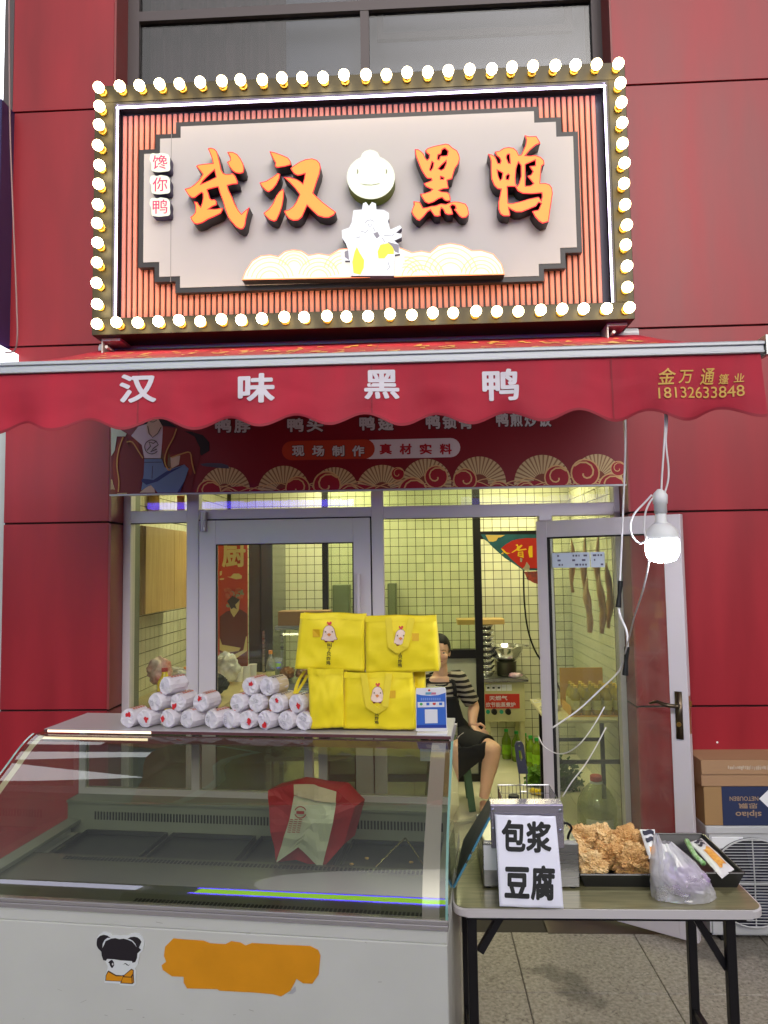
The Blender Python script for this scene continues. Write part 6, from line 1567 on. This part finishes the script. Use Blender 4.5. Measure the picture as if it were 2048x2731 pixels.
# translucent carrier bag with purple things
TBG = thing('plastic_bag', 'translucent carrier bag with a purple-printed packet standing at the front of the street table', 'bag', (.90, -1.60, FZ))
m_film = glass('bag_film', 'fbfafb', 2.4, .14, .36, 'fbf8fc')
ctr_ = PZ(1825, 2385, FZ); 
def bagshape(c, rx, ry, h, top, seed, tilt):
    def F(u, v):
        a = u*2*math.pi; 
        rr2 = (1-.15*v) if v < .6 else (1-.15*v)*(1-((v-.6)/.4)**1.3*.75)
        rr2 *= 1+.10*noise.noise(Vector((math.cos(a)*2.2, math.sin(a)*2.2, v*2.5+seed)))+.05*noise.noise(Vector((math.cos(a)*7, math.sin(a)*7, v*5+seed)))
        z = h*v+(top*max(0, (v-.6)/.4))
        cr_ = abs(noise.noise(Vector((math.cos(a)*3.3+v*2, math.sin(a)*3.3-v*3, v*6+seed*2)))); rr2 *= 1+.10*cr_-.05*abs(noise.noise(Vector((math.cos(a)*9, math.sin(a)*9+v*4, v*11+seed))))
        return Vector((c.x+tilt*v*v+rx*rr2*math.cos(a), c.y+ry*rr2*math.sin(a), FZ+.001+z+.008*noise.noise(Vector((a*1.5, v*4, seed)))*v))
    return F
cb2 = Vector((.835, -1.60, 0))
fn = bagshape(cb2, .092, .055, .115, .055, 3, -.055)
b = MB(); b.grid(fn, 110, 54); bmesh.ops.remove_doubles(b.bm, verts=b.bm.verts, dist=.0005); b.build('film', m_film, TBG, smooth=True)
fn2 = bagshape(cb2+Vector((-.072, .0, 0)), .035, .04, .135, .06, 9, -.012)
b = MB(); b.grid(fn2, 70, 44); b.build('film_fold', m_film, TBG, smooth=True)
crumple('purple_packet', 'purple and white patterned packet inside the translucent carrier bag', 'packet', (cb2.x+.005, cb2.y+.005, FZ+.050), (.070, .038, .044), mat('purple_print', (206, 190, 214), .45, col2=(96, 48, 128), vscale=24), 31, amp=.22, fr=5)

# ================================================================== air conditioner and boxes
m_acw = mat('ac_white', (178, 178, 180), .45, var=.08, vscale=5)
AC = thing('air_conditioner', 'white outdoor air conditioner unit with round wire grille under the cardboard boxes', 'air conditioner', (1.76, -.25, 0))
ax0, ax1, ay0, ay1, az0, az1 = 1.36, 2.18, -.375, -.10, .03, .535
b = MB(); b.box(ax0, ax1, ay0+.004, ay1, az0, az1); b.build('casing', m_acw, AC, bevel=.01, seg=2)
b = MB(); b.box(ax0-.006, ax1+.006, ay0-.004, ay1+.004, az1-.03, az1+.006); b.build('lid', m_acw, AC, bevel=.004)
b = MB(); b.box(ax0+.05, ax0+.15, ay0-.001, ay0+.006, az0+.06, az0+.16); b.build('panel', m_white, AC, bevel=.003)
MB().box(ax0+.02, ax0+.17, ay0, ay0+.006, az1-.10, az1-.045).build('panel', m_white, AC, bevel=.003)
fcx = PY(2008, 2350, ay0).x; fcz = PY(2008, 2352, ay0).z; fr_ = .205
MB().cyl((fcx, ay0+.003, fcz), (fcx, ay0-.002, fcz), fr_, seg=48).build('fan_opening', mat('fan_dark', (24, 26, 44), .6), AC)
b = MB()
for k in range(5):
    a = k*2*math.pi/5
    b.poly([Vector((fcx+rr3*math.cos(a+da2), ay0-.004-.004*e_, fcz+rr3*math.sin(a+da2))) for rr3, da2, e_ in ((.03, 0, 0), (.18, -.1, 0), (.185, .5, 1), (.05, .5, 1))])
b.build('fan_blade', mat('fan_grey', (50, 52, 70), .5), AC)
k = 0
nl = 30
for i in range(nl):
    dz = -fr_+(i+.5)*2*fr_/nl; hw = math.sqrt(max(0, fr_*fr_-dz*dz))
    MB().cyl((fcx-hw, ay0-.018, fcz+dz), (fcx+hw, ay0-.018, fcz+dz), .0018, seg=6).build('grille_wire', m_acw, AC)
b = MB(); 
for s_ in (0, 1, 2, 3):
    a = R(90*s_); b.cyl((fcx, ay0-.022, fcz), (fcx+fr_*math.cos(a), ay0-.014, fcz+fr_*math.sin(a)), .003, seg=6)
b.rings([(fcx+fr_*math.cos(R(t)), ay0-.014, fcz+fr_*math.sin(R(t))) for t in range(0, 361, 10)], .004, 6)
b.build('grille_frame', m_acw, AC)
MB().box(ax0+.05, ax0+.10, ay0+.02, ay1-.02, 0, az0).box(ax1-.10, ax1-.05, ay0+.02, ay1-.02, 0, az0).build('foot', m_black, AC)
m_card = mat('cardboard', (158, 122, 90), .75, var=.05, vscale=4); m_cardd = mat('cardboard_brown', (150, 116, 76), .75, var=.05)  # lower box is of browner card
p, q = PY(1845, 2098, -.37), PY(1845, 2200, -.37)
z_ac = az1+.007
b1 = thing('cardboard_box', 'cardboard box with blue printed face lying upside down on the air conditioner', 'box', (1.7, -.24, z_ac))
h1 = .185
MB().box(1.355, 1.95, -.37, -.12, z_ac, z_ac+h1).build('carton', m_cardd, b1, bevel=.002)
bxx = PY(1926, 2150, -.37).x
MB().box(bxx, 1.951, -.3715, -.3702, z_ac+.001, z_ac+h1-.001).build('blue_print', mat('print_blue', (28, 40, 76), .6), b1)
def uptext(s, x0, x1, z0, z1):
    me = text_mesh(s, .015); fit(me, x0, x1, z0, z1)
    cxm, czm = (x0+x1)/2, (z0+z1)/2
    for v in me.vertices: v.co.x = 2*cxm-v.co.x; v.co.y = 2*czm-v.co.y
    me.transform(Matrix.Translation((0, -.3722, 0)) @ FACE); put('lettering', me, b1, mat('print_tan', (150, 124, 100), .6) if 'print_tan' not in bpy.data.materials else bpy.data.materials['print_tan'])
def zx(n_, y_): v = PY(n_, y_, -.372); return v
a_, c_ = zx(1962, 2180), zx(2030, 2160); uptext('sipiao', a_.x, c_.x, a_.z, c_.z)
a_, c_ = zx(1946, 2136), zx(2022, 2124); uptext('NETOUBEN', a_.x, c_.x, a_.z, c_.z)
a_, c_ = zx(1970, 2156), zx(2020, 2142); uptext('思飘', a_.x, c_.x, a_.z, c_.z)
b = MB(); v_ = [zx(2024, 2130), zx(2050, 2105), zx(2075, 2130), zx(2050, 2155)]
b.poly([Vector((k_.x, -.3735, k_.z)) for k_ in v_]); b.build('sticker', m_white, b1)
b2 = thing('cardboard_box', 'plain tan cardboard box with worn tape line, on top of the blue-printed box', 'box', (1.7, -.24, z_ac+h1))
h2 = .125
MB().box(1.345, 2.0, -.375, -.115, z_ac+h1+.001, z_ac+h1+h2).build('carton', m_card, b2, bevel=.002)
MB().box(1.345, 2.0, -.382, -.376, z_ac+h1+h2-.065, z_ac+h1+h2+.002).build('front_flap', m_card, b2)
b = MB(); 
for k in range(60):
    x = 1.47+k*.0088; b.box(x, x+random.uniform(.004, .008), -.3835, -.3822, z_ac+h1+h2-.042+random.uniform(-.004, .004), z_ac+h1+h2-.026+random.uniform(-.004, .004))
struct(b.build('tape_residue', mat('tape_grey', (150, 126, 110), .6, col2=(190, 170, 150), vscale=30), b2), 'stuff')
# white dot on the wall
c = PY(1913, 1980, YF-.002); o = MB().cyl((c.x, YF, c.z), (c.x, YF-.002, c.z), .005).build('wall_mark', m_white, B)

# ================================================================== hanging lamp and cords
m_cord = mat('white_cord', (216, 212, 216), .5)
LPP = PY(1765, 1440, -1.42)
HL = thing('hanging_bulb', 'bright white LED bulb hanging on cords from the awning bar', 'lamp', tuple(LPP))
x, y, z = LPP
MB().lathe([(.030, .058), (.050, .038), (.0575, .018), (.0575, .0)], (x, y, z), 32, cap=True).build('upper_shell', m_white, HL, smooth=True)
o = MB().lathe([(.0575, .0), (.0585, -.03), (.055, -.055), (.044, -.072), (.02, -.080), (.001, -.081)], (x, y, z+.0005), 32).build('lit_globe', mat('pendant_light', (255, 255, 255), .5, emis=(244, 248, 255), estr=120), HL, smooth=True)
MB().lathe([(.030, .056), (.020, .066), (.019, .098)], (x, y, z), 24).build('bulb_neck', m_white, HL, smooth=True)
MB().lathe([(.022, .095), (.022, .128), (.025, .13), (.026, .160), (.020, .170), (.008, .182)], (x, y, z), 24).build('lamp_holder', m_white, HL, smooth=True)
def cord(name, label, pts, r=.0035, m=m_cord, parent=None):
    o = MB().tube(pts, r, 8, 5).build(name, m, parent, smooth=True)
    if label: tag(recenter(o), label, 'cord')
    return o
Yb = -1.42
def K(n_, y_, Y=Yb): return PY(n_, y_, Y)
cord('cord', None, [K(1768, 1345), K(1764, 1300), K(1770, 1200), K(1774, 1110), Vector((K(1774, 1100).x, -1.43, 2.56))], parent=HL)
cord('cord', None, [K(1765, 1335), K(1780, 1290), K(1783, 1250), K(1776, 1180), K(1779, 1110), Vector((K(1780, 1100).x, -1.43, 2.56))], parent=HL)
cord('white_cord', 'white cord looping beside the hanging bulb and running down to the black tape joint', [K(1768, 1318), K(1740, 1330), K(1722, 1365), K(1718, 1410), K(1722, 1440, -1.45), K(1705, 1448), K(1686, 1430), K(1680, 1400), K(1692, 1370), K(1715, 1345), K(1738, 1320)])
cord('white_cord', 'white cord slanting from under the hanging bulb to the lower tape joint', [K(1733, 1478), K(1725, 1530, -1.3), K(1710, 1590, -1.15), K(1690, 1650, -.95), K(1678, 1700, -.75), K(1666, 1745, -.6)])
cord('white_cord', 'long straight white cord from the awning to the upper tape joint', [Vector((K(1669, 1105, -.9).x, -.9, 2.72)), K(1668, 1150, -.85), K(1664, 1300, -.7), K(1658, 1450, -.62), K(1653, 1555, -.6)], .0045)
cord('white_cord', 'short white cord between the two black tape joints', [K(1649, 1618, -.6), K(1655, 1645, -.6), K(1670, 1680, -.6), K(1674, 1712, -.6), K(1670, 1745, -.6)], .0055)
for k, (q0, q1, lb) in enumerate(((( 1655, 1549), (1649, 1620), 'upper black tape joint on the white cords beside the door'), ((1672, 1725), (1667, 1801), 'lower black tape joint on the white cords beside the door'))):
    a_, c_ = K(*q0, -.6), K(*q1, -.6)
    o = MB().rings([a_, a_.lerp(c_, .2), a_.lerp(c_, .5), a_.lerp(c_, .8), c_], [.012, .0115, .0085, .012, .0135], 10).build('tape_joint', m_black); tag(recenter(o), lb, 'tape joint', 'black tape joints on the cords')
cord('white_cord', 'white cord running from the lower joint across the side window to the shop floor', [K(1667, 1745, -.6), K(1650, 1790, -.5), K(1600, 1840, -.45), K(1540, 1895, -.42), K(1472, 1942, -.40)], .004)
cord('white_cord', 'white cord sagging across the open door glass', [K(1436, 1963, -.12), K(1450, 1990, -.20), K(1480, 2008, -.28), K(1510, 2008, -.36), K(1545, 1985, -.44), K(1580, 1940, -.48), K(1612, 1885, -.5)], .003)
cord('white_cord', 'white cord dropping in front of the big water jug', [K(1616, 1940, -.5), K(1590, 1990, -.48), K(1560, 2040, -.46), K(1525, 2085, -.44), K(1500, 2125, -.42)], .003)

# ================================================================== neighbour on the left
NB = thing('neighbour_shop', 'neighbouring shopfront at the left edge with dark blue sign box and lit strip', 'building', (-3.2, 0, 0))
MB().box(-6, -2.29, -.10, .2, 0, 6).build('wall', mat('neighbour_grey', (150, 152, 150), .5, var=.05), NB)
MB().box(-5.5, PY(43, 600, -.13).x, -.30, -.13, 3.02, 4.42).build('sign_case', mat('navy_sign', (30, 28, 84), .4, coat=.2), NB, bevel=.004)
MB().box(-5.5, PY(15, 120, -.15).x, -.16, -.14, 4.425, 5.9).build('lit_sign', mat('neighbour_light', (255, 255, 255), .5, emis=(240, 248, 255), estr=1.4), NB)
MB().box(PY(15, 120, -.15).x+.001, PY(43, 120, -.14).x, -.165, -.14, 4.425, 5.9).build('side_casing', m_winframe, NB)
MB().box(-5.5, -2.20, -.38, -.15, 2.94, 3.015).build('lit_sign', bpy.data.materials['neighbour_light'], NB)
MB().box(-5.2, -2.34, -.13, -.101, .1, 2.9).build('lit_window', mat('neighbour_window', (240, 245, 250), .5, emis=(236, 244, 255), estr=1.0), NB)
cord('wall_cable', 'pale cable hanging down beside the dark blue neighbouring sign', [PY(24, -20, -.43), PY(26, 300, -.43), PY(32, 500, -.43), PY(44, 800, -.43), PY(46, 900, -.44), PY(38, 935, -.40), PY(14, 940, -.40)], .004, mat('cable_tan', (150, 120, 120), .6))
# ================================================================== across the street
OB = thing('opposite_shops', 'low row of shops across the street, behind the viewer, with lit sign strips', 'building', (0, -13, 0))
MB().box(-24, 22, -16, -13, 0, 5.3).build('wall', mat('pale_render', (150, 146, 142), .7, var=.06, vscale=.6), OB)
for i in range(9): MB().box(-22+i*4.8, -19+i*4.8, -13.02, -12.9, .1, 2.6).build('shopfront', mat('opposite_dark', (44, 42, 40), .3) if 'opposite_dark' not in bpy.data.materials else bpy.data.materials['opposite_dark'], OB)
MB().box(-6.2, -1.6, -12.98, -12.7, 3.5, 4.8).build('lit_sign', mat('lime_sign', (190, 230, 60), .5, emis=(160, 225, 40), estr=4.5), OB)
MB().box(-6.3, -1.5, -12.97, -12.72, 4.805, 5.1).box(-6.3, -1.5, -12.97, -12.72, 3.2, 3.495).build('lit_edge', mat('violet_sign', (110, 90, 255), .5, emis=(90, 70, 255), estr=9), OB)
MB().box(-14, -7.5, -12.98, -12.7, 3.5, 4.8).build('lit_sign', mat('white_sign', (255, 250, 255), .5, emis=(225, 225, 255), estr=3), OB)
MB().box(1, 6, -12.98, -12.7, 3.0, 3.8).build('lit_sign', mat('violet_board', (120, 90, 255), .5, emis=(120, 90, 255), estr=1.6), OB)
# ================================================================== seated woman
WM = thing('person', 'woman in a striped short-sleeved top and black apron seated inside the doorway, hand on hip', 'person', (PX(1195, 2000, 1.6), 1.6, .022))
m_skin = mat('skin', (218, 174, 144), .5, var=.05, vscale=9, coat=.05); m_skin.node_tree.nodes['Principled BSDF'].inputs['Subsurface Weight'].default_value = .08
m_hair = mat('black_hair', (12, 10, 10), .6, spec=.25)
m_apron = mat('black_apron', (16, 16, 20), .85, var=.2, bump=.2, bscale=300)
m_shirt = bpy.data.materials.new('striped_jersey'); m_shirt.use_nodes = True
n = m_shirt.node_tree; P = n.nodes['Principled BSDF']; P.inputs['Roughness'].default_value = .85
ge = n.nodes.new('ShaderNodeTexCoord'); sx_ = n.nodes.new('ShaderNodeSeparateXYZ'); n.links.new(ge.outputs['Object'], sx_.inputs[0])
nz = n.nodes.new('ShaderNodeTexNoise'); nz.inputs['Scale'].default_value = 9; n.links.new(ge.outputs['Object'], nz.inputs['Vector'])
ma = n.nodes.new('ShaderNodeMath'); ma.operation = 'MULTIPLY_ADD'; ma.inputs[1].default_value = .018; n.links.new(nz.outputs[0], ma.inputs[0]); n.links.new(sx_.outputs[2], ma.inputs[2])
mb = n.nodes.new('ShaderNodeMath'); mb.operation = 'MULTIPLY'; mb.inputs[1].default_value = 2*math.pi/.040; n.links.new(ma.outputs[0], mb.inputs[0])
mc = n.nodes.new('ShaderNodeMath'); mc.operation = 'SINE'; n.links.new(mb.outputs[0], mc.inputs[0])
md = n.nodes.new('ShaderNodeMath'); md.operation = 'GREATER_THAN'; md.inputs[1].default_value = -.05; n.links.new(mc.outputs[0], md.inputs[0])
mx = n.nodes.new('ShaderNodeMix'); mx.data_type = 'RGBA'; mx.inputs[6].default_value = lin((168, 160, 142))+(1,); mx.inputs[7].default_value = lin((28, 22, 22))+(1,)
n.links.new(md.outputs[0], mx.inputs[0]); n.links.new(mx.outputs[2], P.inputs['Base Color'])
def wp(n_, y_, Y): return PY(n_, y_, Y)
HD = wp(1171, 1740, 1.52); NK = wp(1176, 1792, 1.55); CH = wp(1168, 1835, 1.57); BE = wp(1178, 1900, 1.60); PV = wp(1190, 1952, 1.60)
SHr, ELr, WRr, HAr = wp(1221, 1812, 1.56), wp(1263, 1880, 1.60), wp(1259, 1936, 1.47), wp(1274, 1950, 1.43)
SHl, ELl, WRl = wp(1122, 1815, 1.56), wp(1096, 1885, 1.50), wp(1135, 1945, 1.36)
HPr, KNr, ANr = wp(1218, 1968, 1.55), wp(1315, 1999, 1.27), wp(1290, 2128, 1.30)
HPl, KNl, ANl = wp(1165, 1968, 1.52), wp(1200, 2010, 1.12), wp(1195, 2150, 1.16)
ANr.z = max(ANr.z, .095); ANl.z = .095
b = MB()
def limb(pts, rad, seg=14, flat_=1.0): b.rings(cr(pts, 4), [r for r in [v.x for v in cr([Vector((q, 0, 0)) for q in rad], 4)]], seg, True, 0, flat_)
def M_(a, c, t): return a.lerp(c, t)
# torso
TOR = [PV+Vector((0, 0, -.04)), PV+Vector((0, 0, .03)), BE, CH+Vector((0, 0, -.04)), CH+Vector((0, 0, .03)), M_(CH, NK, .75)]
RADX = [.150, .155, .130, .145, .150, .085]; RADY = [.115, .115, .100, .105, .095, .065]
def ell(bm_, P_, rx, ry, seg=28, grow=0.0, caps=True):
    P2 = cr(P_, 4); X2 = [v.x for v in cr([Vector((q, 0, 0)) for q in rx], 4)]; Y2 = [v.x for v in cr([Vector((q, 0, 0)) for q in ry], 4)]
    rg = []
    for p, x, y in zip(P2, X2, Y2):
        rg.append([bm_.bm.verts.new(p+Vector(((x+grow)*math.cos(k*2*math.pi/seg), (y+grow)*math.sin(k*2*math.pi/seg), 0))) for k in range(seg)])
    for i in range(len(rg)-1):
        for k in range(seg): bm_.bm.faces.new((rg[i][k], rg[i][(k+1) % seg], rg[i+1][(k+1) % seg], rg[i+1][k]))
    if caps: bm_.bm.faces.new(rg[0][::-1]); bm_.bm.faces.new(rg[-1])
    return rg
ell(b, TOR, RADX, RADY)
limb([CH+Vector((0, .01, .03)), NK, M_(NK, HD, .55)], [.070, .052, .050])
b.ball(HD+Vector((0, .012, .030)), .098, (.80, .98, 1.0), 3); b.ball(HD+Vector((0, -.018, -.032)), .070, (.92, .92, 1.12), 3); b.ball(HD+Vector((0, -.034, -.078)), .030, (1.15, .8, .8), 2)
b.rings([HD+Vector((0, -.088, .012)), HD+Vector((0, -.100, -.012)), HD+Vector((0, -.104, -.026)), HD+Vector((0, -.088, -.034))], [.008, .011, .015, .011], 10)
for s_ in (-1, 1):
    b.ball(HD+Vector((s_*.078, .005, -.005)), .022, (.4, .8, 1.35), 2); b.ball(HD+Vector((s_*.038, -.070, -.022)), .026, (1, .7, .9), 2)
for SH, EL, WR in ((SHr, ELr, WRr), (SHl, ELl, WRl)):
    limb([M_(SH, CH, .5), SH, M_(SH, EL, .5), EL, M_(EL, WR, .35), WR], [.060, .058, .048, .040, .042, .026])
# her hand on the hip: palm and five bent fingers
def hand(WR, dirv, side, curl=.5):
    d = dirv.normalized(); up = Vector((0, -1, .15)).normalized(); s = d.cross(up).normalized()*side
    pc = WR+d*.045
    b.rings([WR, WR+d*.02, pc, WR+d*.078], [.022, .027, .035, .033], 14, True, 0, .45)
    for i, (L_, o_) in enumerate(((.062, -.026), (.072, -.009), (.068, .009), (.052, .025))):
        r0 = WR+d*.075+s*o_; d1 = (d-up*curl*.35+s*o_*3).normalized(); d2 = (d-up*curl*1.1).normalized(); d3 = (d*.6-up*curl*1.6).normalized()
        b.rings([r0, r0+d1*L_*.45, r0+d1*L_*.45+d2*L_*.32, r0+d1*L_*.45+d2*L_*.32+d3*L_*.25], [.0098, .0092, .0082, .0065], 8)
    t0 = WR+d*.025-s*.026; td = (d*.6-s*.8).normalized()
    b.rings([t0, t0+td*.03, t0+td*.03+d*.028, t0+td*.03+d*.048-up*.008], [.0125, .0115, .0100, .007], 8)
hand(WRr, (HAr-WRr)+Vector((.06, -.02, -.035)), 1, .5)
hand(WRl, Vector((.10, -.06, -.03)), -1, .6)
for HP, KN, AN in ((HPr, KNr, ANr), (HPl, KNl, ANl)):
    limb([PV*.4+HP*.6, HP, M_(HP, KN, .5), KN+Vector((0, 0, .0))], [.09, .092, .080, .060], 18)
    b.ball(KN, .058, (1, 1, 1), 2)
    limb([KN, M_(KN, AN, .3)+Vector((0, .02, 0)), M_(KN, AN, .65)+Vector((0, .012, 0)), AN], [.056, .060, .046, .034], 18)
    b.rings([AN+Vector((0, .03, -.045)), AN+Vector((0, -.02, -.045)), AN+Vector((0, -.09, -.055)), AN+Vector((0, -.14, -.062))], [.030, .034, .036, .022], 12, True, 0, .75)
bd = b.build('body', m_skin, WM, smooth=True)
rm = bd.modifiers.new('remesh', 'REMESH'); rm.mode = 'VOXEL'; rm.voxel_size = .0058; rm.use_smooth_shade = True
sm_ = bd.modifiers.new('smooth', 'SMOOTH'); sm_.iterations = 5; sm_.factor = .5
# hair pulled back
b = MB(); b.ball(HD+Vector((0, .022, .036)), .106, (.84, .98, 1.0), 4)
for v in list(b.bm.verts):
    q = v.co-HD
    if q.y < -.040 and q.z < .080+abs(q.x)*-.5 or (q.y < .015 and q.z < -.01) or q.z < -.075: b.bm.verts.remove(v)
b.ball(HD+Vector((0, .105, -.02)), .045, (1, .9, 1), 3)
o = b.build('hair', m_hair, WM, smooth=True)
for s_ in (-1, 1):
    e = HD+Vector((s_*.032, -.0835, .006))
    eb = MB(); eb.ball(e, .0085, (1.5, .5, .62), 2); eo = eb.build('eye', mat('eye_white', (200, 190, 180), .3) if 'eye_white' not in bpy.data.materials else bpy.data.materials['eye_white'], WM, smooth=True)
    eb = MB(); eb.ball(e+Vector((0, -.0035, 0)), .0055, (1, .4, 1), 2); eb.build('iris', m_hair, eo, smooth=True)
    eb = MB(); eb.rings([e+Vector((-.017, .004, .017)), e+Vector((0, -.004, .0215)), e+Vector((.017, .004, .017))], [.0012, .0026, .0012], 6); eb.build('eyebrow', m_hair, WM, smooth=True)
eb = MB(); eb.rings([HD+Vector((-.024, -.080, -.058)), HD+Vector((-.008, -.090, -.0555)), HD+Vector((0, -.091, -.057)), HD+Vector((.008, -.090, -.0555)), HD+Vector((.024, -.080, -.058))], [.0015, .0045, .0042, .0045, .0015], 8); eb.build('lips', mat('lips', (160, 84, 78), .45), WM, smooth=True)
# striped top with short sleeves
b = MB()
rgs = ell(b, TOR[1:5]+[CH.lerp(NK, .48)], [.155, .130, .145, .158, .128], [.115, .100, .105, .098, .078], 36, .012, False)
for SH, EL in ((SHr, ELr), (SHl, ELl)):
    Pp = cr([M_(SH, CH, .55), M_(SH, CH, .18)+Vector((0, 0, .006)), SH, M_(SH, EL, .45), M_(SH, EL, .88)], 4)
    b.rings(Pp, [.066, .068, .071, .064, .060][0:1]*0+[.066+(.072-.066)*min(1, i/8)-(max(0, i-8))*.0014 for i in range(len(Pp))], 20, False)
o = b.build('striped_top', m_shirt, WM, smooth=True); so_ = o.modifiers.new('s', 'SOLIDIFY'); so_.thickness = .003
# black collar band
b = MB(); cc_ = CH.lerp(NK, .60); b.rings([cc_+Vector((.095*math.cos(a), -.012+.082*math.sin(a), .015+.022*math.sin(a)-(.035 if math.sin(a) < -.3 else 0)*abs(math.sin(a)))) for a in [R(q) for q in range(0, 361, 15)]], .008, 8); b.build('collar', m_apron, WM, smooth=True)
# apron bib, straps and skirt
b = MB()
def bib(u, v):
    z = CH.z-.045-(CH.z-.045-PV.z+.02)*v; t_ = v; wv_ = .135+.03*v
    cx = CH.x+(PV.x-CH.x)*v; x = cx-wv_+2*wv_*u; k_ = (x-cx)/(.175)
    return Vector((x, CH.y+(PV.y-CH.y)*v-.128*math.sqrt(max(0, 1-k_*k_))-.004, z))
b.grid(bib, 22, 18)
for s_ in (-1, 1):
    p0 = bib(.5+s_*.46, 0); p1 = CH.lerp(NK, .55)+Vector((s_*.098, -.055, .0)); p2 = CH.lerp(NK, .75)+Vector((s_*.09, .01, .012))
    PP = cr([p0, p0.lerp(p1, .5)+Vector((s_*.004, -.022, 0)), p1+Vector((0, -.012, .004)), p2], 5)
    for i in range(len(PP)-1): b.poly([PP[i]+Vector((-.014, 0, 0)), PP[i]+Vector((.014, 0, 0)), PP[i+1]+Vector((.014, 0, 0)), PP[i+1]+Vector((-.014, 0, 0))])
o = b.build('apron', m_apron, WM, smooth=True); so_ = o.modifiers.new('s', 'SOLIDIFY'); so_.thickness = .003
b = MB()
ell(b, [BE+Vector((0, 0, -.03)), PV+Vector((0, 0, .03)), PV+Vector((0, -.01, -.075))], [.138, .172, .185], [.112, .135, .150], 30, .006)
for HP, KN, e_ in ((HPr, KNr, .84), (HPl, KNl, .9)):
    Pp = cr([PV*.5+HP*.5, HP, M_(HP, KN, .5)+Vector((0, 0, -.01)), M_(HP, KN, e_)+Vector((0, 0, -.008))], 4)
    b.rings(Pp, [.112-.0012*i for i in range(len(Pp))], 22, True)
# apron cloth drooping between and below the thighs
B_ = KNl+Vector((-.03, -.01, .055)); C_ = M_(HPr, KNr, .80)+Vector((.015, -.03, .055)); low_ = wp(1215, 2082, 1.22); mid_ = wp(1262, 2046, 1.27)
def drp(u, v):
    top = B_.lerp(C_, u)+Vector((0, -.02*math.sin(u*math.pi), -.015*math.sin(u*math.pi)))
    bot = low_*(1-u)**2+mid_*2*u*(1-u)+(C_+Vector((.03, .0, -.07)))*u*u
    return top.lerp(bot, v)+Vector((0, -.018*math.sin(v*math.pi)-.01*math.sin(u*9)*v, 0))
b.grid(drp, 18, 14)
sk = b.build('apron_skirt', m_apron, WM, smooth=True)
rm = sk.modifiers.new('so', 'SOLIDIFY'); rm.thickness = .008; rm = sk.modifiers.new('remesh', 'REMESH'); rm.mode = 'VOXEL'; rm.voxel_size = .008; rm.use_smooth_shade = True
sm_ = sk.modifiers.new('smooth', 'SMOOTH'); sm_.iterations = 6
for AN in (ANr, ANl):
    b = MB(); b.rings([Vector((AN.x, AN.y+.04, .036)), Vector((AN.x, AN.y-.03, .038)), Vector((AN.x, AN.y-.10, .036)), Vector((AN.x, AN.y-.165, .034))], [.030, .040, .044, .024], 14, True, 0, .8)
    b.build('shoe', m_black, WM, smooth=True)
# phone tucked in the apron pocket
pa, pb_, pc_, pd_ = wp(1216, 1968, 1.41), wp(1236, 1953, 1.41), wp(1250, 1971, 1.40), wp(1219, 1992, 1.40)
PH = thing('phone', 'pale phone with black camera lenses tucked at the seated woman\'s lap', 'phone', tuple(pd_))
b = MB(); b.poly([pa, pb_, pc_, pd_]); o = b.build('body', mat('phone_pale', (206, 196, 186), .3, coat=.4), PH); so_ = o.modifiers.new('s', 'SOLIDIFY'); so_.thickness = .008; so_.offset = 0
b = MB()
for n_, y_ in ((1231, 1961), (1237, 1959), (1232, 1964)):
    c = wp(n_, y_, 1.402); b.cyl((c.x, c.y+.004, c.z), (c.x, c.y-.004, c.z), .005, seg=12)
b.build('lens', m_black, PH)
